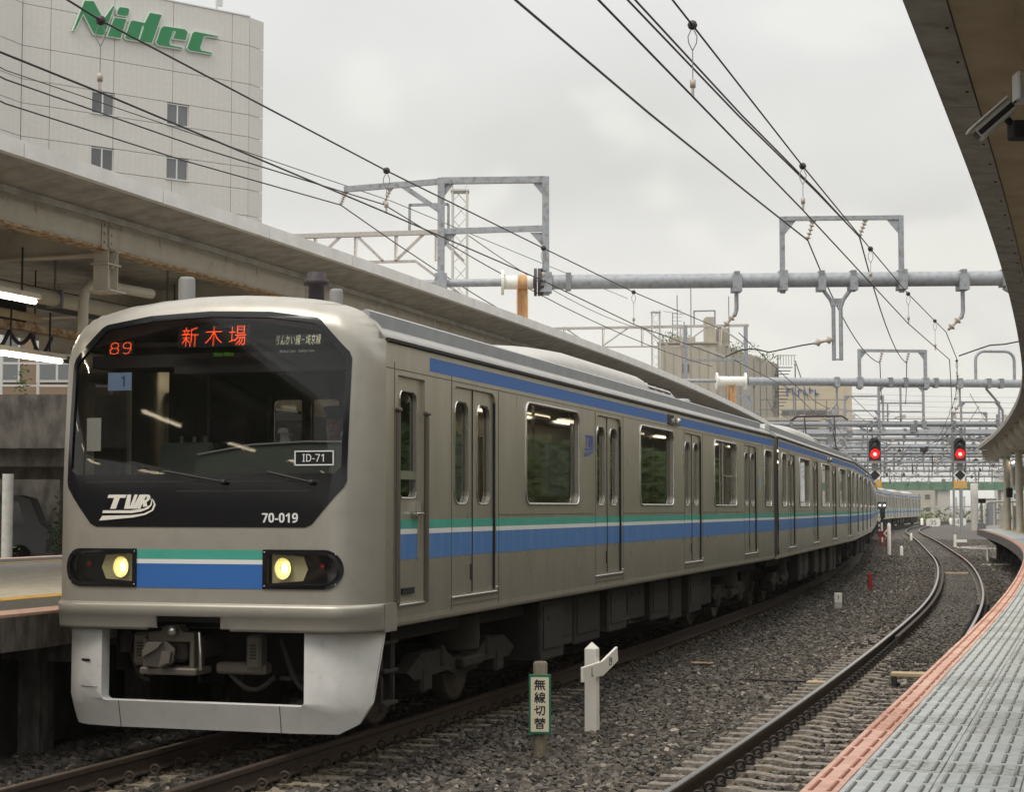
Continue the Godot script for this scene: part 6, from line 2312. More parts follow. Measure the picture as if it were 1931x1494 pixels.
func make_lineside() -> void:
	signal_head("red railway signal at the train's far end, left of the pair", 20.45, -98.2)
	signal_head("red railway signal beside the right canopy's far tip", 25.25, -98.2)
	# radio switch sign
	var s := thing("radio_sign", "green framed white sign with four black characters on a wooden stake", "sign", Vector3(0.245, 0, -15.2), deg_to_rad(-4))
	var p := MB.new()
	p.lathe([Vector2(.06, -.32), Vector2(.062, .59), Vector2(.052, .605), Vector2(0, .61)], 12)
	obj("stake", p, M.old_wood, s)
	var b := MB.new()
	b.bbox(Vector3(0, .245, .075), Vector3(.192, .51, .018), .003)
	obj("frame", b, M.sign_green, s)
	var im := Image.create(128, 384, false, Image.FORMAT_RGB8)
	im.fill(Color(0.86, 0.83, 0.74))
	for i in 4:
		ink(im, "無線切替"[i], 26, 18 + i * 90, 76, 74, Color(0.03, 0.03, 0.03), 9.0)
	var m := mat("radio_sign_print", Color.WHITE, 0.6)
	m.albedo_texture = ImageTexture.create_from_image(im)
	var f := MB.new()
	f.quad_uv(Vector3(-.078, .012, .0855), Vector3(.078, .012, .0855), Vector3(.078, .478, .0855), Vector3(-.078, .478, .0855))
	obj("printed_face", f, m, s)
	# gradient post
	var g := thing("gradient_post", "white wooden post with a slanted lettered cross board", "post", Vector3(0.77, 0, -16.9), -hd(4.5))
	var gp := MB.new()
	gp.box(Vector3(0, .13, 0), Vector3(.115, .90, .115))
	var tp := MB.new()
	for k in 4:
		var c := [Vector3(-.0575, .58, .0575), Vector3(.0575, .58, .0575), Vector3(.0575, .58, -.0575), Vector3(-.0575, .58, -.0575)]
		gp.tri(c[k], c[(k + 1) % 4], Vector3(0, .645, 0))
	obj("post", gp, M.white_paint, g)
	var lv := MB.new()
	lv.bbox(Vector3(.072, .385, .26), Vector3(.026, .14, .70), .004)
	obj("level_arm", lv, M.white_paint, g)
	var tl := MB.new()
	var tilt := Basis(Vector3.RIGHT, 0.17)
	tl.bbox(Vector3(.072, .43, -.37), Vector3(.026, .145, .60), .004, tilt)
	obj("rising_arm", tl, M.white_paint, g)
	words("L", .085, M.black_paint, "arm_letter", g, Transform3D(Basis(Vector3.UP, PI / 2), Vector3(.087, .385, .30)), 400)
	words("L9", .075, M.black_paint, "arm_letter", g, Transform3D(Basis(Vector3.UP, PI / 2), Vector3(.087, .43, -.37)), 400)
	# short posts along the space between the tracks
	var k := thing("distance_post", "short white post with one black stroke, grey below", "post", Vector3(6.95, 0, -37.3), -0.1)
	var kp := MB.new()
	kp.bbox(Vector3(0, 0.03, 0), Vector3(.16, .20, .05), .006)
	obj("white_face", kp, M.white_paint, k)
	var kq := MB.new()
	kq.bbox(Vector3(0, -.15, 0), Vector3(.155, .17, .05), .006)
	obj("grey_base", kq, M.platform_concrete, k)
	words("1", .09, M.black_paint, "digit", k, Transform3D(Basis.IDENTITY, Vector3(0, 0.03, .027)), 400)
	var rd := MB.new()
	rd.bbox(Vector3(9.42, 0.0, -46.0), Vector3(.11, .44, .06), .01)
	tag(obj("red_post", rd, M.red_paint), "small plain red post in the ballast", "post")
	for q in [[17.25, -79.9, .17, 1.42, "tall white post left of the double curve, beside the red diamond"], [17.5, -78.5, .15, .40, "stubby white post at the foot of the tall one"], [23.3, -110.0, .13, 1.2, "white post close behind the striped shunting signal"], [18.95, -69.6, .10, .52, "small white post under the right platform's overhang"], [25.6, -112.0, .16, .5, "small white box post left of the far line"], [58.3, -232.0, .35, .8, "far small white post right of the rear carriage"], [50.5, -215.0, .35, .9, "far white stump right under the rear carriage"]]:
		var w := MB.new()
		w.lathe([Vector2(q[2] * .5, -.3), Vector2(q[2] * .5, q[3] - .03), Vector2(q[2] * .3, q[3] + .03), Vector2(0, q[3] + .05)], 10, Transform3D(Basis.IDENTITY, Vector3(q[0], -.2, q[1])))
		tag(obj("white_post", w, M.white_paint), q[4], "post")
	var cr := thing("far_cross_post", "low white post with one arm, right of the curve", "post", Vector3(24.4, -.2, -96.2))
	var cm := MB.new()
	cm.bbox(Vector3(0, .30, 0), Vector3(.14, .75, .12), .02)
	obj("post", cm, M.white_paint, cr)
	var ca := MB.new()
	ca.bbox(Vector3(.36, .33, .05), Vector3(.58, .15, .03), .01)
	obj("arm", ca, M.white_paint, cr)
	# shunting signal with two white lamps on a striped post
	var ds := thing("shunting_signal", "low black signal with two white lamps on a striped post", "signal", Vector3(26.5, -.2, -125.0))
	var d1 := MB.new()
	d1.bbox(Vector3(0, 2.35, 0), Vector3(.62, .52, .2), .05)
	d1.bbox(Vector3(.05, 1.8, 0), Vector3(.36, .7, .2), .05)
	d1.box(Vector3(0.02, .7, 0), Vector3(.2, 1.8, .12))
	obj("signal_box", d1, M.black_paint, ds)
	for i in 5:
		var w := MB.new()
		w.box(Vector3(-.22, .2 + i * .36, .05), Vector3(.12, .2, .1))
		obj("white_band", w, M.white_paint, ds)
	for x in [-.17, .17]:
		var l := MB.new()
		l.lathe([Vector2(.085, 0), Vector2(0, .04)], 12, Transform3D(Basis(Vector3(1, 0, 0), Vector3(0, 0, 1), Vector3(0, -1, 0)), Vector3(x, 2.35, .105)))
		obj("signal_lamp", l, M.dwarf_white, ds)
	var ol := OmniLight3D.new()
	ol.name = "signal_light"
	ol.light_energy = 0.08
	ol.light_size = 0.1
	ol.omni_range = 10
	ol.shadow_enabled = true
	ol.position = Vector3(0, 2.35, .3)
	ds.add_child(ol, true)
	for q in [[20.85, -97.0, 0.55, "red diamond marker with a white centre, on the ballast"], [28.9, -97.0, 3.75, "red bordered diamond plate hung below the far gantries"]]:
		var d := thing("diamond_marker", q[3], "marker", Vector3(q[0], q[2], q[1]))
		var o := MB.new()
		var dd := poly([0, -.34, .34, 0, 0, .34, -.34, 0])
		o.prism(dd, -0.02, 0.0)
		if q[2] < 1.0:
			o.box(Vector3(-.32, -.05, -.1), Vector3(.34, .34, .2))
			o.box(Vector3(-.05, -.6, -.05), Vector3(.10, .6, .10))
			o.box(Vector3(-.38, -.5, -.05), Vector3(.10, .6, .10))
		else:
			o.box(Vector3(0, 1.6, -.06), Vector3(.05, 2.8, .05))
		obj("red_plate", o, M.red_paint, d)
		var i := MB.new()
		i.prism(poly([0, -.24, .24, 0, 0, .24, -.24, 0]), 0.002, 0.008)
		obj("white_inset", i, M.white_paint, d)
		var j := MB.new()
		j.prism(poly([0, -.13, .13, 0, 0, .13, -.13, 0]), 0.010, 0.016)
		obj("red_centre", j, M.red_paint, d)
	for q in [[47.3, -196.0, 1.1, "35", "round cornered white plate with dark figures under the rear carriage"], [52.8, -206.0, .9, "45", "grey plate with dark figures beside the far track"]]:
		var d := thing("speed_plate", q[4], "sign", Vector3(q[0], 0.35, q[1]))
		var o := MB.new()
		o.prism(rrect(-.8, -.45, .8, .45, .25), -.03, 0)
		o.box(Vector3(0, -.45, -.1), Vector3(.12, .6, .1))
		obj("plate", o, M.white_paint, d)
		words(q[3], .5, M.clamp_dark, "figures", d, Transform3D(Basis.IDENTITY, Vector3(0, 0, .01)), 400)
	# boxes, pads and cables on the near track
	var bx := thing("track_device", "tan topped device box between the near rails", "box", pt(9.3, 0.18, 0), -hd(9.3))
	var bb := MB.new()
	bb.bbox(Vector3(0, -.035, 0), Vector3(.40, .05, .22), .008)
	obj("lid", bb, M.soffit_tan, bx)
	var bc := MB.new()
	for x in [-.16, .16]:
		bc.box(Vector3(x, -.11, .05), Vector3(.06, .12, .12))
	obj("feet", bc, M.dark_matt, bx)
	var pd := MB.new()
	pd.bbox(pt(9.2, -.83, -.15), Vector3(.34, .03, .18), .006, fr(9.2).basis)
	tag(obj("tan_pad", pd, M.soffit_tan), "flat tan pad on a sleeper end outside the near rail", "pad")
	var p2 := MB.new()
	p2.bbox(pt(11.6, -2.75, -.17), Vector3(.30, .02, .16), .006, fr(11.6).basis)
	tag(obj("tan_pad", p2, M.rust_edge), "flat ochre plate in the ballast beyond the cross board post", "pad")
	var p3 := MB.new()
	p3.bbox(pt(45.0, 0.0, -.13), Vector3(.7, .08, .3), .01, fr(45.0).basis)
	tag(obj("tan_pad", p3, M.soffit_tan), "small tan plate between the rails on the far bend", "pad")
	var ca2 := MB.new()
	ca2.tube([pt(9.25, -.98, -.15), pt(9.4, -1.2, -.165), pt(9.5, -1.45, -.17), pt(9.55, -1.7, -.175), pt(9.75, -1.9, -.20), pt(9.9, -2.0, -.24)], .014, 6)
	tag(obj("track_cable", ca2, M.clamp_dark), "dark cable from the tan pad into the ballast", "cable")
	var tr := MB.new()
	tr.tube([pt(56, 1.0, -.2), pt(56, 2.2, -.19)], .05, 6)
	tr.tube([pt(84, 1.3, -.2), pt(82, 3.4, -.19)], .06, 6)
	tr.tube([pt(86, .9, -.2), pt(88, 3.0, -.19)], .05, 6)
	tag(obj("duct", tr, M.platform_concrete), "pale cable ducts lying across the ballast right of the curve", "duct")

# ================================================================ buildings and what stands behind the left platform
func make_tower() -> void:
	var A := Vector3(-33.677, 0, -120)
	var yaw := deg_to_rad(38.4)
	var t := thing("office_tower", "pale tiled office tower with green letters along its top", "building", A, yaw)
	# local: x along the main face, y up, z out of it
	var core := MB.new()
	core.sweep(poly([-0.65, -0.25, 17.4, -0.25, 18.85, -0.85, 18.85, -16, -14.0, -16, -14.0, 8.6]), [Transform3D(Basis(Vector3(1, 0, 0), Vector3(0, 0, 1), Vector3(0, -1, 0)), Vector3(0, 39.35, 0)), Transform3D(Basis(Vector3(1, 0, 0), Vector3(0, 0, 1), Vector3(0, -1, 0)), Vector3(0, -0.3, 0))])
	obj("wall", core, M.joint_dark, t)
	var rows := [8.0, 12.0, 16.0, 18.3, 20.2, 22.2, 24.1, 26.1, 27.8, 30.15, 31.85, 34.22, 37.2, 39.42]
	var cols := [-0.62, 1.46, 6.30, 11.0, 15.92, 17.42]
	var wins := [[4.62, 6.40], [10.55, 12.38]]
	for i in rows.size() - 1:
		for j in cols.size() - 1:
			var x0: float = cols[j] + 0.02
			var x1: float = cols[j + 1] - 0.02
			var y0: float = rows[i] + 0.02
			var y1: float = rows[i + 1] - 0.02
			var p := MB.new()
			var cut := []
			if i in [1, 3, 5, 7, 9]:
				for w in wins:
					if w[1] > x0 and w[0] < x1:
						cut.append([maxf(w[0], x0), minf(w[1], x1)])
			var x := x0
			for c in cut:
				if c[0] > x:
					p.box(Vector3((x + c[0]) / 2, (y0 + y1) / 2, -0.1), Vector3(c[0] - x, y1 - y0, 0.2))
				x = c[1]
			if x1 > x + 0.01:
				p.box(Vector3((x + x1) / 2, (y0 + y1) / 2, -0.1), Vector3(x1 - x, y1 - y0, 0.2))
			if p.used:
				obj("wall_panel", p, M.tower_tile, t)
	# chamfered corner and the side beyond, and the wing on the left
	for i in rows.size() - 1:
		var y0: float = rows[i] + 0.02
		var y1: float = rows[i + 1] - 0.02
		var c := MB.new()
		c.quad(Vector3(17.42, y0, 0), Vector3(18.98, y0, -0.58), Vector3(18.98, y1, -0.58), Vector3(17.42, y1, 0))
		obj("wall_panel", c, M.tower_tile, t)
		for k in 3:
			var w := MB.new()
			# the wing stands nearly square to the line of sight
			var a := Vector3(-0.66 - k * 3.4, 0, 0.02 + k * 2.1)
			var b := Vector3(-0.66 - (k + 1) * 3.4 + 0.04, 0, 0.02 + (k + 1) * 2.1 - 0.03)
			w.quad(b + Vector3(0, y0, 0), a + Vector3(0, y0, 0), a + Vector3(0, y1, 0), b + Vector3(0, y1, 0))
			obj("wall_panel", w, M.tower_tile, t)
	for i in [1, 3, 5, 7, 9]:
		for w in wins:
			var x0: float = w[0]
			var x1: float = w[1]
			var y0: float = rows[i] + 0.04
			var y1: float = rows[i + 1] - 0.04
			var f := MB.new()
			for q in [[x0, x0 + .09], [(x0 + x1) / 2 - .06, (x0 + x1) / 2 + .06], [x1 - .09, x1]]:
				f.box(Vector3((q[0] + q[1]) / 2, (y0 + y1) / 2, -0.15), Vector3(q[1] - q[0], y1 - y0, .08))
			for y in [y0 + .04, y1 - .04]:
				f.box(Vector3((x0 + x1) / 2, y, -0.152), Vector3(x1 - x0, .08, .08))
			f.box(Vector3((x0 + x1) / 2, y0 - .02, 0.03), Vector3(x1 - x0 + .1, .07, .14))
			var o := obj("window", f, M.alu, t)
			var g := MB.new()
			var half := (x1 - x0) / 2
			g.quad(Vector3(x0, y0, -.17), Vector3(x0 + half, y0, -.17), Vector3(x0 + half, y1, -.17), Vector3(x0, y1, -.17))
			obj("pane", g, M.window_blind if w[0] > 8 else M.window_dark, o)
			var g2 := MB.new()
			g2.quad(Vector3(x0 + half, y0, -.17), Vector3(x1, y0, -.17), Vector3(x1, y1, -.17), Vector3(x0 + half, y1, -.17))
			obj("pane", g2, M.window_blind if w[0] > 8 or i % 4 == 1 else M.window_dark, o)
	var par := MB.new()
	par.box(Vector3(8.4, 39.47, -.1), Vector3(18.1, .10, .3))
	obj("parapet_cap", par, M.alu, t)
	# letters
	var glyph := {
		"N": [3.05, 35.88, 3.86, 38.13, 4.54, 38.22, 5.32, 37.02, 6.06, 38.16, 6.13, 38.14, 5.43, 36.05, 5.30, 35.87, 4.61, 35.87, 3.77, 37.21, 3.14, 35.88],
		"i": [5.66, 35.9, 6.17, 37.33, 7.09, 37.37, 6.66, 35.91],
		"dot": [6.37, 37.67, 6.40, 37.85, 6.53, 38.12, 6.62, 38.17, 7.2, 38.2, 7.30, 38.12, 7.24, 37.75, 7.14, 37.62, 6.45, 37.59],
		"d": [7.03, 36.04, 7.45, 37.27, 7.61, 37.37, 8.56, 37.34, 8.96, 38.17, 9.89, 38.18, 9.13, 35.95, 8.16, 35.95, 8.52, 37.08, 8.42, 37.14, 8.33, 37.05, 8.02, 35.94, 7.13, 35.93],
		"e": [9.5, 36.08, 9.87, 37.19, 10.07, 37.38, 11.81, 37.43, 12.03, 37.27, 11.86, 36.64, 10.86, 36.61, 11.08, 37.14, 10.98, 37.22, 10.84, 37.14, 10.52, 36.22, 10.62, 36.05, 11.62, 36.02, 11.58, 35.94, 9.68, 35.9],
		"c": [12.04, 36.09, 12.45, 37.25, 12.63, 37.41, 14.59, 37.39, 14.56, 37.32, 13.45, 37.23, 13.34, 37.08, 13.07, 36.26, 13.18, 36.08, 14.1, 36.05, 14.07, 35.97, 12.22, 35.93]}
	for k in glyph:
		var b := MB.new()
		var pl := poly(glyph[k])
		for q in Geometry2D.offset_polygon(pl, 0.07, Geometry2D.JOIN_MITER):
			b.prism(q, 0.05, 0.24)
		var o := obj("letter_edge", b, M.sign_edge, t)
		var f := MB.new()
		f.prism(pl, 0.242, 0.27)
		obj("letter_face", f, M.sign_letter, o)
	var mastm := MB.new()
	mastm.tube([Vector3(14.9, 39.4, -.6), Vector3(14.9, 42, -.6)], .07, 8)
	mastm.box(Vector3(15.1, 40.6, -.6), Vector3(.5, 1.2, .2))
	obj("roof_antenna", mastm, M.alu, t)

func block(t: Node3D, corners: Array, h: float, m: Material) -> void:
	var p := PackedVector2Array()
	for c in corners:
		p.append(Vector2(c[0], c[1]))
	var w := MB.new()
	w.sweep(p, [Transform3D(Basis(Vector3(1, 0, 0), Vector3(0, 0, 1), Vector3(0, -1, 0)), Vector3(0, h, 0)), Transform3D(Basis(Vector3(1, 0, 0), Vector3(0, 0, 1), Vector3(0, -1, 0)), Vector3(0, -0.3, 0))])
	obj("wall", w, m, t)

func make_buildings() -> void:
	var t := thing("beige_building", "beige concrete building with plants on its roof, right of the left canopy", "building")
	block(t, [[12.6, -150], [17.8, -150], [26.4, -172], [21, -176], [14.4, -168]], 16.2, M.beige_wall)
	var pn := MB.new()
	for i in 7:
		pn.box(Vector3(13.2 + i * 0.75, 8.0, -149.98), Vector3(.05, 16.0, .06))
	for i in 9:
		var f := i / 9.0
		pn.box(Vector3(lerpf(17.9, 26.4, f), 8.0, lerpf(-150, -172, f) + .03), Vector3(.06, 15.9, .06))
	obj("panel_seam", pn, M.soffit_grey, t)
	var wn := MB.new()
	wn.box(Vector3(15.0, 14.05, -149.95), Vector3(.55, .7, .1))
	obj("window", wn, M.window_dark, t)
	for f in [0.15, 0.3, 0.55]:
		var w := MB.new()
		w.box(Vector3(lerpf(17.8, 26.4, f), 13.4, lerpf(-150, -172, f) + .05), Vector3(.3, .5, .2))
		obj("window", w, M.window_dark, t)
	var rf := MB.new()
	rf.box(Vector3(15.2, 16.25, -150.05), Vector3(5.3, .12, .4))
	rf.box(Vector3(17.3, 17.4, -152), Vector3(.8, 2.4, 2.0))
	rf.box(Vector3(18.6, 17.0, -153.5), Vector3(1.1, 1.6, 2.0))
	for i in 4:
		rf.box(Vector3(18.2 + i * .28, 17.1, -152.45), Vector3(.10, 1.0, .1))
	rf.box(Vector3(14.8, 16.5, -151), Vector3(2.2, .5, 1.5))
	obj("roof_housing", rf, M.beige_wall, t)
	var an := MB.new()
	for q in [[14.4, 20.5], [14.0, 19.0], [15.6, 22.2], [18.9, 20.4], [15.0, 18.2]]:
		an.tube([Vector3(q[0], 16.2, -151), Vector3(q[0], q[1], -151)], .045, 6)
	for i in 6:
		an.bar(Vector3(14.0, 17.6 + i * .32, -151), Vector3(14.8, 17.6 + i * .32, -151), .03, .03)
	an.bar(Vector3(13.2, 19.1, -151), Vector3(15.0, 18.8, -151), .04, .04)
	obj("antenna", an, M.steel_grey, t)
	var st := MB.new()
	for i in 12:
		st.box(Vector3(26.9 - (i % 6) * .2, 15.8 - i * .35, -171 + (i % 6) * 0.2), Vector3(1.4, .06, .6))
	for x in [26.2, 27.9]:
		st.bar(Vector3(x, 8, -171), Vector3(x, 17.0 - (x - 26.2) * .5, -171), .12, .12)
	for i in 7:
		st.bar(Vector3(26.2 + i * .27, 16, -171), Vector3(26.2 + i * .27, 17, -171), .05, .05)
	st.bar(Vector3(26.1, 17.0, -171), Vector3(28.0, 17.0, -171), .06, .06)
	st.bar(Vector3(27.9, 16.5, -171), Vector3(29.2, 12.5, -171), .10, .10)
	obj("outside_stair", st, M.steel_grey, t)
	leaf_mass("roof_plants", "green bushy plants along the beige building's roof edge", [[Vector3(14.0, 16.7, -150.6), Vector3(1.4, .7, .5), 260], [Vector3(20.3, 16.3, -155), Vector3(1.6, .5, 1.6), 200], [Vector3(23.6, 16.2, -164), Vector3(1.8, .5, 2.0), 200]], 0.22, M.leaf)
	# lower works in front of it, pipes and platforms
	var sc := thing("roof_scaffold", "grey steel scaffold and pipes right of the beige building", "scaffold")
	var s2 := MB.new()
	for i in 5:
		s2.bar(Vector3(25.6 + i * 1.0, 0, -158), Vector3(25.6 + i * 1.0, 12.6 - i * .3, -158), .10, .10)
	for i in 8:
		s2.bar(Vector3(22.5, 5.5 + i * .9, -158), Vector3(30.4, 5.5 + i * .9, -158), .07, .07)
	obj("scaffold_tubes", s2, M.steel_grey, sc)
	var s3 := MB.new()
	s3.tube([Vector3(29.0, 4, -157), Vector3(29.0, 11.0, -157)], .55, 16)
	obj("blue_duct", s3, M.roof_fairing, sc)
	var s4 := MB.new()
	s4.box(Vector3(23.5, 9.6, -150), Vector3(6, .3, 1.6))
	s4.box(Vector3(23.2, 7.4, -152), Vector3(7, 3.6, 2))
	obj("service_deck", s4, M.beige_wall, sc)
	var tb := thing("tan_building", "flat topped tan block behind the second gantry", "building")
	block(tb, [[35.5, -230], [45.0, -230], [46, -250], [35.5, -250]], 18.6, M.tan_wall)
	for y in [14.6, 11.2, 9.9]:
		var w := MB.new()
		w.box(Vector3(39.0, y, -229.95), Vector3(6.6, .55 if y > 11 else .8, .2))
		obj("window", w, M.window_dark, tb)
	var gf := MB.new()
	for i in 6:
		gf.box(Vector3(36.4 + i * .75, 17.3 + 0.2 * sin(i * 2.0), -229.9), Vector3(.16, .9, .1))
		gf.box(Vector3(36.6 + i * .75, 17.3 + 0.3 * cos(i * 3.0), -229.9), Vector3(.5, .14, .1))
	obj("purple_wall_marks", gf, M.logo_blue, tb)
	# green girder bridge and low city behind the far end
	var br := thing("girder_bridge", "green girder bridge crossing behind the far end of the line", "bridge")
	var b1 := MB.new()
	b1.box(Vector3(78, 6.0, -318), Vector3(70, 1.5, 3))
	for i in 30:
		b1.box(Vector3(44 + i * 2.3, 6.0, -316.4), Vector3(.15, 1.4, .2))
	obj("girder", b1, M.bridge_green, br)
	var b2 := MB.new()
	for x in [52, 66, 78.5, 90]:
		b2.box(Vector3(x, 2.5, -318), Vector3(2.2, 6, 2.2))
	obj("pier", b2, M.platform_concrete, br)
	var r := RandomNumberGenerator.new()
	r.seed = 9
	for i in 14:
		var q := thing("distant_building", ["low pale", "grey", "brownish", "cream"][i % 4] + " far building " + ["left of the tan block", "behind the tan block", "behind the double pipe", "behind the left signal", "between the two signals, left part", "between the two signals, middle", "between the two signals, right part", "behind the right signal", "right of the right signal", "behind the platform sign", "behind the platform fence", "behind the cream columns", "right of the cream columns", "beyond the platform end wall"][i], "building")
		var x := 40.0 + i * 9.5
		var z := -380.0 - r.randf() * 80
		var w := 7.0 + r.randf() * 3
		var hh := 7.5 + r.randf() * 6.5
		block(q, [[x, z], [x + w, z], [x + w, z - 12], [x, z - 12]], hh, [M.far_pale, M.far_grey, M.beige_wall, M.far_pale][i % 4])
		for k in 3:
			for j in int(hh / 3.0):
				var wn2 := MB.new()
				wn2.box(Vector3(x + w * (0.22 + 0.28 * k), 1.8 + j * 3.0, z + .02), Vector3(1.3, 1.2, .1))
				obj("window", wn2, M.window_dark, q)
	# concrete pier and poles right of the train
	var pp := MB.new()
	pp.lathe([Vector2(.36, -.3), Vector2(.36, 3.0), Vector2(.36, 4.4), Vector2(0, 4.4)], 18, Transform3D(Basis.IDENTITY, Vector3(45.6, 0, -172)))
	tag(obj("concrete_pier", pp, M.platform_concrete), "pale round concrete pier left of the platform fence", "pier")
	var pq := MB.new()
	pq.box(Vector3(47.0, 1.6, -171), Vector3(0.8, 2.6, 0.8))
	tag(obj("grey_cabinet", pq, M.steel_grey), "grey equipment cabinet between the pier and the fence", "cabinet")
	for q in [[41.2, -160.0, 6.3, "tall grey pole with a white plate, right of the rear carriage"], [38.0, -150.0, 8.0, "thin dark pole just left of the right signal's foot"]]:
		var o := MB.new()
		o.tube([Vector3(q[0], -.3, q[1]), Vector3(q[0], q[2], q[1])], .16 if q[1] != -150.0 else .10, 8)
		for i in 4:
			o.bar(Vector3(q[0] - .5, q[2] - .4 - i * .5, q[1]), Vector3(q[0] + .4, q[2] - .4 - i * .5, q[1]), .05, .05)
		tag(obj("pole", o, M.galvanised), q[3], "pole")
	leaf_mass("lineside_scrub", "dull green scrub beside the far end of the line", [[Vector3(54, .6, -240), Vector3(4, .9, 3), 300], [Vector3(62, .8, -262), Vector3(6, 1.2, 3), 300], [Vector3(47, .6, -250), Vector3(3, 1.4, 3), 260], [Vector3(72, 1, -270), Vector3(6, 1.6, 3), 260]], 0.6, M.leaf)
	var lf := MB.new()
	for i in 24:
		lf.bar(Vector3(44 + i * 1.3, 0, -285), Vector3(44 + i * 1.3, 3.4 + sin(i * 2.3), -285), .25, .25)
	for y in [1.0, 2.2]:
		lf.bar(Vector3(44, y, -285), Vector3(75, y, -285), .2, .2)
	tag(obj("far_fence", lf, M.rusty_steel), "tall post fence far behind the rear carriage", "fence")
	# things at the right platform's far end
	var e := thing("platform_fence", "white railed fence and panels across the right platform's end", "fence")
	var f1 := MB.new()
	var fz := pt(63.8, 1.75, 1.06)
	f1.tube([fz + Vector3(-.1, 0, 0), fz + Vector3(-.1, 1.0, 0), fz + Vector3(.05, 1.15, 0), fz + Vector3(2.2, 1.15, 0)], .04, 8)
	for i in 5:
		f1.bar(fz + Vector3(.3 + i * .4, 0, 0), fz + Vector3(.3 + i * .4, 1.12, 0), .04, .04)
	obj("rails", f1, M.white_paint, e)
	var f2 := MB.new()
	for i in 3:
		f2.box(fz + Vector3(.75 + i * .55, .5, -.05), Vector3(.42, .95, .03))
	obj("panel", f2, M.fascia_white, e)
	var sg := thing("platform_sign", "small black platform sign on a grey post at the platform tip", "sign")
	var g1 := MB.new()
	var gz := pt(63.4, 1.52, 1.06)
	g1.tube([gz, gz + Vector3(0, 1.15, 0)], .045, 8)
	g1.box(gz + Vector3(0, .12, 0), Vector3(.3, .25, .2))
	obj("post", g1, M.steel_grey, sg)
	var g2 := MB.new()
	g2.bbox(gz + Vector3(0.02, 1.18, .03), Vector3(.32, .19, .04), .01)
	obj("board", g2, M.black_paint, sg)
	var g3 := MB.new()
	g3.box(gz + Vector3(0.02, 1.285, .03), Vector3(.34, .02, .05))
	obj("board_cap", g3, M.white_paint, sg)
	var wl := MB.new()
	var wz := pt(57.0, 2.0, 0)
	wl.box(wz + Vector3(1.75, 3.15, -1.0), Vector3(2.2, .75, .25))
	wl.box(wz + Vector3(1.6, 3.1, -.85), Vector3(.6, .12, .06))
	tag(obj("platform_box_beam", wl, M.cream_paint), "cream box beam between the far canopy columns", "beam")
	var hz := MB.new()
	hz.bbox(pt(59.2, 2.38, 2.55), Vector3(.22, .38, .2), .02)
	tag(obj("platform_repeater", hz, M.black_paint), "black indicator box on the left far canopy column", "indicator")
	var ob := MB.new()
	ob.bbox(pt(58.0, 2.8, 1.15), Vector3(.2, .18, .2), .02)
	tag(obj("orange_block", ob, M.column_orange), "orange block on the right platform near the far columns", "block")
	var lumps := []
	for i in 44:
		var bs := pt(-16.0 + i * 2.9, 12.6, 2.2 + 0.5 * sin(i * 1.9))
		lumps.append([bs, Vector3(1.8, 2.4, 1.8), 300])
	leaf_mass("embankment_bushes", "dark green bushes behind the right platform, outside the frame", lumps, 0.55, M.leaf)
	var em := MB.new()
	em.sweep(poly([13.0, -.3, 17, -.3, 17, 5.2, 15.5, 5.2]), frs(-20, 112, 3.0), false)
	tag(obj("planted_bank", em, M.leaf_dark), "overgrown bank behind the bushes, outside the frame", "bank")

func leaf_mass(called: String, label: String, lumps: Array, size: float, m: Material) -> void:
	var mb := MB.new()
	var r := RandomNumberGenerator.new()
	r.seed = hash(called)
	for l in lumps:
		for i in l[2]:
			var d := Vector3(r.randfn(0, .5), r.randfn(0, .5), r.randfn(0, .5)).limit_length(1.1)
			var p: Vector3 = l[0] + d * l[1]
			var b := Basis(Vector3(r.randf() - .5, r.randf() - .5, r.randf() - .5).normalized(), r.randf() * TAU).scaled(Vector3.ONE * size * r.randf_range(.5, 1.2))
			mb.quad(p + b * Vector3(-.5, 0, 0), p + b * Vector3(0, -.22, .1), p + b * Vector3(.5, 0, 0), p + b * Vector3(0, .22, .1))
	var o := obj(called, mb, m)
	tag(o, label, "plants")

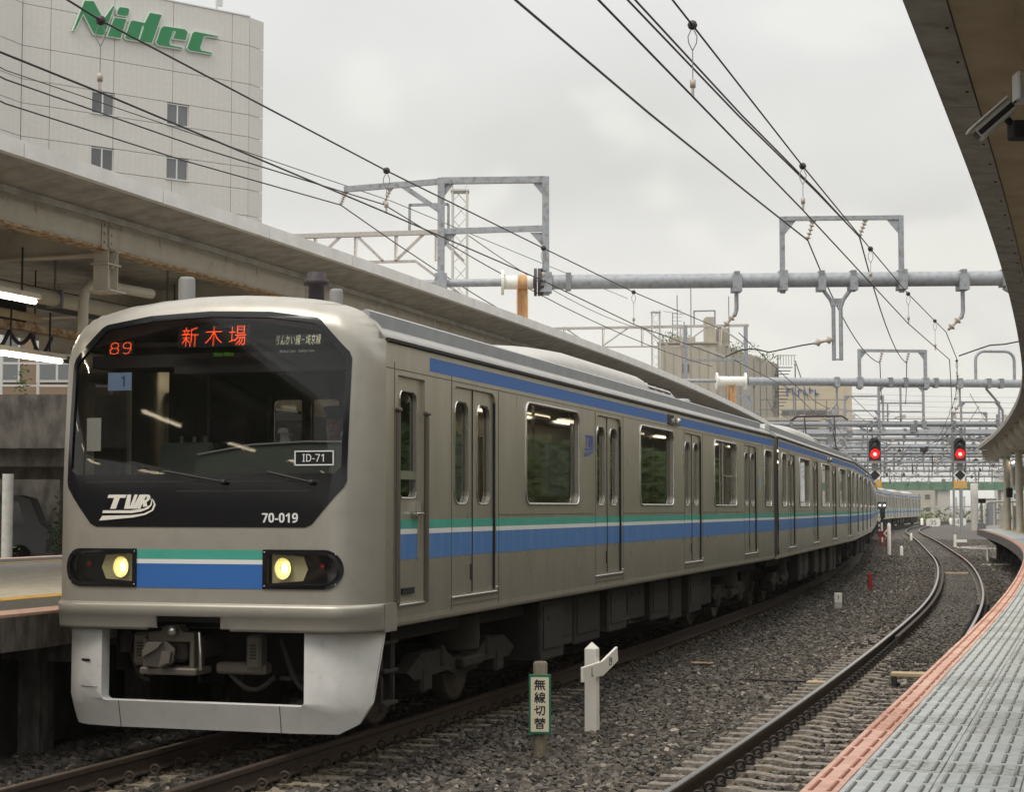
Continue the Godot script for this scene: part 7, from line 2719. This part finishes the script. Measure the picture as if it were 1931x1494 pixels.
func make_left_background() -> void:
	# elevated road deck across the back, with rails on top
	var d := thing("elevated_deck", "stained concrete deck edge behind the left platform", "bridge")
	var b := MB.new()
	b.box(Vector3(-25.0, 4.03, -42.4), Vector3(36.0, 1.30, .35), Basis(Vector3.UP, -0.02))
	obj("parapet", b, M.dark_concrete, d)
	var b2 := MB.new()
	b2.box(Vector3(-25.0, 3.2, -47), Vector3(36.0, .5, 9.0))
	b2.box(Vector3(-25.0, 2.95, -44.5), Vector3(36.0, .55, .6))
	obj("slab", b2, M.dark_concrete, d)
	var rl := MB.new()
	for i in 22:
		rl.bar(Vector3(-26 + i * .9, 4.66, -42.5), Vector3(-26 + i * .9, 6.3 if i % 3 == 0 else 5.5, -42.5), .06, .06)
	for y in [5.55, 5.0]:
		rl.bar(Vector3(-26, y, -42.5), Vector3(-6, y - .1, -42.5), .05, .05)
	obj("railing", rl, M.steel_light, d)
	var wn := MB.new()
	for i in 6:
		wn.bar(Vector3(-13.6 + i * .14, 4.7, -42.6), Vector3(-13.6 + i * .14, 5.3, -42.6), .02, .02)
	for i in 20:
		wn.bar(Vector3(-10.6 + i * .09, 4.7, -42.7), Vector3(-10.6 + i * .09, 5.35, -42.7), .02, .02)
	obj("balusters", wn, M.rail_rust, d)
	for q in [[-11.1, "ivy"], [-19.0, ""]]:
		var p := MB.new()
		p.box(Vector3(q[0], 1.4, -44.6), Vector3(.75, 3.6, .7))
		obj("pier", p, M.dark_concrete, d)
	leaf_mass("pier_ivy", "dark ivy climbing the pier under the concrete deck", [[Vector3(-11.2, 1.6, -44.2), Vector3(.40, 1.1, .12), 260], [Vector3(-11.5, .8, -44.1), Vector3(.3, .9, .15), 120]], 0.16, M.leaf_dark)
	leaf_mass("kerb_weeds", "pale green weeds at the back edge of the left platform", [[Vector3(-12.6, .9, -42.0), Vector3(.7, .25, .3), 120], [Vector3(-11.9, 5.0, -42.3), Vector3(.2, .5, .1), 60]], 0.14, M.leaf)
	var up := MB.new()
	up.tube([Vector3(-12.0, -.3, -41.5), Vector3(-12.0, 2.75, -41.5)], .13, 10)
	tag(obj("pale_post", up, M.platform_concrete), "pale concrete post left of the ivy covered pier", "post")
	var bw := MB.new()
	bw.box(Vector3(-22, 1.4, -53), Vector3(40, 3.6, .3))
	tag(obj("underpass_wall", bw, M.dark_concrete), "dark wall closing the space under the deck", "wall")
	# house with windows above the deck
	var h := thing("brown_house", "brown walled house with white framed windows above the deck", "building")
	var hw := MB.new()
	hw.box(Vector3(-22.0, 5.0, -66), Vector3(24.0, 12.0, 6))
	obj("wall", hw, M.house_brown, h)
	for i in 8:
		var f := MB.new()
		var x := -27.0 + i * 2.1
		f.box(Vector3(x, 7.6, -62.97), Vector3(1.5, 2.2, .08))
		var o := obj("window", f, M.alu, h)
		var g := MB.new()
		g.box(Vector3(x - .36, 7.6, -62.92), Vector3(.62, 2.0, .03))
		g.box(Vector3(x + .36, 7.6, -62.92), Vector3(.62, 2.0, .03))
		obj("pane", g, M.window_blind, o)
	# grey van under the deck
	var v := thing("parked_van", "grey van parked under the deck at the left edge", "van", Vector3(-15.0, 0, -48.5), deg_to_rad(8))
	var vb := MB.new()
	vb.sweep(poly([-2.2, .35, 2.1, .35, 2.15, 1.0, 1.95, 1.15, 1.65, 1.85, 1.3, 1.95, -2.0, 1.95, -2.2, 1.8]), [Transform3D(Basis.IDENTITY, Vector3(0, .35, .85)), Transform3D(Basis.IDENTITY, Vector3(0, .35, -.85))])
	obj("body", vb, M.far_grey, v)
	var vw := MB.new()
	vw.quad(Vector3(.3, 1.45, .855), Vector3(1.55, 1.45, .855), Vector3(1.35, 2.1, .855), Vector3(.3, 2.1, .855))
	vw.quad(Vector3(-1.8, 1.45, .855), Vector3(.15, 1.45, .855), Vector3(.15, 2.1, .855), Vector3(-1.8, 2.1, .855))
	obj("window", vw, M.window_dark, v)
	for x in [-1.4, 1.4]:
		var wh := MB.new()
		wh.lathe([Vector2(0, 0), Vector2(.3, .02), Vector2(.32, .16), Vector2(0, .18)], 18, Transform3D(Basis(Vector3(1, 0, 0), Vector3(0, 0, 1), Vector3(0, -1, 0)), Vector3(x, .62, .74)))
		obj("wheel", wh, M.rubber, v)
	var hl := MB.new()
	hl.bbox(Vector3(2.1, 1.15, .6), Vector3(.1, .2, .3), .02)
	obj("headlight", hl, M.alu, v)
	var sw := MB.new()
	sw.box(Vector3(-27, 1.7, 2), Vector3(.4, 4.0, 80), Basis(Vector3.UP, -0.32))
	tag(obj("retaining_wall", sw, M.dark_concrete), "tall dark wall beyond the island platform, outside the frame", "wall")
	var rf := MB.new()
	rf.box(Vector3(-15, .17, -47), Vector3(40, .3, 12))
	struct("back_road", rf, M.platform_asphalt)

# ================================================================ driver
func blob(mb: MB, bones: Array, cell: float, k: float) -> void:
	# surface nets over a smooth union of tapered capsules [a, b, ra, rb]
	var lo := Vector3.INF
	var hi := -Vector3.INF
	for q in bones:
		var r: float = maxf(q[2], q[3]) + k
		lo = lo.min(q[0] - Vector3.ONE * r).min(q[1] - Vector3.ONE * r)
		hi = hi.max(q[0] + Vector3.ONE * r).max(q[1] + Vector3.ONE * r)
	var n := Vector3i(((hi - lo) / cell).ceil()) + Vector3i.ONE * 2
	var val := PackedFloat32Array()
	val.resize(n.x * n.y * n.z)
	for z in n.z:
		for y in n.y:
			for x in n.x:
				var p := lo + Vector3(x, y, z) * cell
				var d := 1e3
				for q in bones:
					var ab: Vector3 = q[1] - q[0]
					var t := clampf((p - q[0]).dot(ab) / maxf(ab.length_squared(), 1e-9), 0, 1)
					var e: float = p.distance_to(q[0] + ab * t) - lerpf(q[2], q[3], t)
					var h := clampf(0.5 + 0.5 * (d - e) / k, 0, 1)
					d = lerpf(d, e, h) - k * h * (1 - h) if d < 100 else e
				val[(z * n.y + y) * n.x + x] = d
	var at := {}
	var cellv := func(c: Vector3i) -> Vector3:
		var sum := Vector3.ZERO
		var cnt := 0
		for e in 12:
			var ax := e / 4
			var u := (ax + 1) % 3
			var w := (ax + 2) % 3
			var a := c
			a[u] += e & 1
			a[w] += (e >> 1) & 1
			var b := a
			b[ax] += 1
			var va := val[(a.z * n.y + a.y) * n.x + a.x]
			var vb := val[(b.z * n.y + b.y) * n.x + b.x]
			if (va < 0) != (vb < 0):
				sum += Vector3(a).lerp(Vector3(b), va / (va - vb))
				cnt += 1
		return lo + sum / maxf(cnt, 1) * cell
	mb.smooth(true)
	for z in range(1, n.z - 1):
		for y in range(1, n.y - 1):
			for x in range(1, n.x - 1):
				var c := Vector3i(x, y, z)
				var v0 := val[(z * n.y + y) * n.x + x]
				for ax in 3:
					var b := c
					b[ax] += 1
					var v1 := val[(b.z * n.y + b.y) * n.x + b.x]
					if (v0 < 0) == (v1 < 0):
						continue
					var u := (ax + 1) % 3
					var w := (ax + 2) % 3
					var q := []
					for s in [[-1, -1], [0, -1], [0, 0], [-1, 0]]:
						var d := c
						d[u] += s[0]
						d[w] += s[1]
						if not at.has(d):
							at[d] = cellv.call(d)
						q.append(at[d])
					if v0 < 0:
						mb.quad(q[0], q[1], q[2], q[3])
					else:
						mb.quad(q[3], q[2], q[1], q[0])
	mb.smooth(false)

func make_driver(origin: Vector3, turn: float) -> void:
	var p := thing("person", "train driver in pale blue shirt and cap behind the windscreen, white gloves on", "person", origin, turn)
	var v := func(x: float, h: float, t: float) -> Vector3: return L(x, h, t)
	var skin := MB.new()
	var hc: Vector3 = v.call(0.72, 2.62, 1.02)
	# trunk, seat, thighs, arms up to the wrists, neck
	blob(skin, [[v.call(.72, 1.75, 1.28), v.call(.72, 2.25, 1.22), .14, .15], [v.call(.56, 2.30, 1.2), v.call(.88, 2.30, 1.2), .07, .07], [v.call(.72, 2.3, 1.2), v.call(.72, 2.52, 1.08), .06, .055],
		[v.call(.55, 2.30, 1.2), v.call(.42, 2.12, 1.08), .055, .045], [v.call(.42, 2.12, 1.08), v.call(.35, 2.46, .90), .045, .032],
		[v.call(.89, 2.30, 1.2), v.call(1.02, 2.12, 1.08), .055, .045], [v.call(1.02, 2.12, 1.08), v.call(.92, 2.48, .88), .045, .032],
		[v.call(.64, 1.72, 1.26), v.call(.60, 1.72, .92), .10, .075], [v.call(.80, 1.72, 1.26), v.call(.84, 1.72, .92), .10, .075], [v.call(.60, 1.70, .92), v.call(.60, 1.32, .95), .07, .05], [v.call(.84, 1.70, .92), v.call(.84, 1.32, .95), .07, .05]], 0.026, 0.03)
	# head with a jaw, nose, brow, ears
	blob(skin, [[hc + Vector3(0, .035, -.015), hc + Vector3(0, .035, -.02), .088, .088], [hc + Vector3(0, -.04, .02), hc + Vector3(0, -.065, .035), .062, .045], [hc + Vector3(0, .01, .085), hc + Vector3(0, -.02, .098), .012, .016], [hc + Vector3(-.03, .035, .07), hc + Vector3(.03, .035, .07), .014, .014], [hc + Vector3(-.085, 0, -.02), hc + Vector3(-.088, .03, -.025), .014, .018], [hc + Vector3(.085, 0, -.02), hc + Vector3(.088, .03, -.025), .014, .018], [hc + Vector3(0, -.1, -.02), hc + Vector3(0, -.17, -.03), .05, .055]], 0.009, 0.012)
	obj("body", skin, M.skin, p)
	var ft := MB.new()
	for s in [-1.0, 1.0]:
		ft.bbox(hc + Vector3(s * .032, .012, .078), Vector3(.022, .009, .01), .002)
	ft.bbox(hc + Vector3(0, -.052, .082), Vector3(.04, .007, .01), .002)
	obj("eyes_and_mouth", ft, M.interior_dark, p)
	var sh := MB.new()
	blob(sh, [[v.call(.72, 1.85, 1.28), v.call(.72, 2.25, 1.22), .155, .165], [v.call(.56, 2.30, 1.2), v.call(.88, 2.30, 1.2), .083, .083], [v.call(.55, 2.30, 1.2), v.call(.42, 2.12, 1.08), .07, .06], [v.call(.42, 2.12, 1.08), v.call(.36, 2.42, .92), .06, .045], [v.call(.89, 2.30, 1.2), v.call(1.02, 2.12, 1.08), .07, .06], [v.call(1.02, 2.12, 1.08), v.call(.93, 2.44, .90), .06, .045]], 0.026, 0.03)
	obj("shirt", sh, M.shirt_blue, p)
	var cap := MB.new()
	cap.lathe([Vector2(.095, .07), Vector2(.098, .11), Vector2(.12, .15), Vector2(.08, .165), Vector2(0, .17)], 18, Transform3D(Basis.IDENTITY, hc + Vector3(0, -.005, -.015)))
	cap.prism(poly([-.07, 0, .07, 0, .045, .06, -.045, .06]), -.004, .004, Transform3D(Basis(Vector3(1, 0, 0), Vector3(0, -.25, .97), Vector3(0, .97, .25)), hc + Vector3(0, .068, .06)))
	obj("cap", cap, M.interior_dark, p)
	for q in [[v.call(.34, 2.53, .86), 1.0], [v.call(.92, 2.52, .84), -1.0]]:
		var g := MB.new()
		var c: Vector3 = q[0]
		var s: float = q[1]
		var bones := [[c + Vector3(-.025, -.05, 0), c + Vector3(-.02, .02, .01), .026, .026], [c + Vector3(.025, -.05, 0), c + Vector3(.02, .02, .01), .026, .026]]
		for i in 4:
			var x := -.033 + i * .022
			var l: float = [.8, 1.0, .95, .75][i]
			bones.append([c + Vector3(x, .025, .015), c + Vector3(x * 1.1, .025 + .03 * l, .045), .0105, .010])
			bones.append([c + Vector3(x * 1.1, .025 + .03 * l, .045), c + Vector3(x * 1.1, .02 + .004 * l, .07), .010, .009])
		bones.append([c + Vector3(s * .04, -.02, .01), c + Vector3(s * .058, .005, .04), .013, .011])
		bones.append([c + Vector3(s * .058, .005, .04), c + Vector3(s * .045, .02, .065), .011, .010])
		blob(g, bones, 0.006, 0.008)
		obj("glove", g, M.glove_white, p)

# ================================================================
func _ready() -> void:
	rng.seed = 2024
	lay_course()
	make_sky()
	make_materials()
	car_materials()
	mat("far_pale", lin(.50, .49, .47), 0.9)
	mat("far_grey", lin(.30, .30, .30), 0.9)
	mat("bridge_green", lin(.10, .20, .13), 0.6)
	mat("house_brown", lin(.22, .15, .10), 0.8)
	make_ground()
	make_track("right_track", "right hand track with pale sleepers and shining rails", true)
	make_track("train_track", "rusty track under the train", false)
	make_right_platform()
	make_left_platform()
	make_left_canopy()
	make_right_canopy()
	make_tower()
	make_buildings()
	make_left_background()
	make_gantries()
	# ---- train
	var yaw := deg_to_rad(17.34)
	var lead := thing("leading_carriage", "silver leading carriage with a black windscreen mask, headlights and a white skirt", "train carriage", Vector3(-2.452, 0, -13.694), -yaw, "carriages of the silver train")
	make_leading_car(lead)
	make_driver(lead.position, -yaw)
	var end := lead.position + Vector3(sin(yaw), 0, -cos(yaw)) * 20.42
	# arc position of the first joint
	var s := 0.0
	while pt(s, train_off(s)).z > end.z:
		s += 0.05
	var proto: Node3D = null
	var which := ["second carriage, coupled behind the leading one", "third carriage, carrying a pantograph", "fourth carriage from the front", "fifth carriage, at the outer bulge of the curve", "sixth carriage, first to reappear past the curve", "seventh carriage, with a pantograph, on the far stretch", "eighth carriage on the far stretch", "ninth carriage, last but one", "rearmost carriage at the far end of the train"]
	for i in 9:
		var a := pt(s + 3.0, train_off(s + 3.0))
		var b := pt(s + 16.7, train_off(s + 16.7))
		if i == 0:
			# keep the joint closed with the leading carriage
			a = a.lerp(end + (b - end) * 0.18, 0.7)
		var d := (b - a).normalized()
		var at := a - d * 3.15
		var turn := atan2(-d.x, -d.z)
		if proto == null:
			proto = thing("carriage", "silver " + which[i], "train carriage", at, turn, "carriages of the silver train")
			car_body(proto, 0.0, 19.5, [2.295, 7.265, 12.235, 17.205], [[0.55, 1.30], [3.78, 5.78], [8.75, 10.75], [13.72, 15.72], [18.2, 18.95]], [])
		else:
			var c := copy(proto, "silver " + which[i], at, turn)
			if i in [1, 5]:
				pantograph(c, 7.0)
		s += 20.0
	make_lineside()
	make_left_fittings()
	make_cctv()
	make_wires()
	make_ballast()
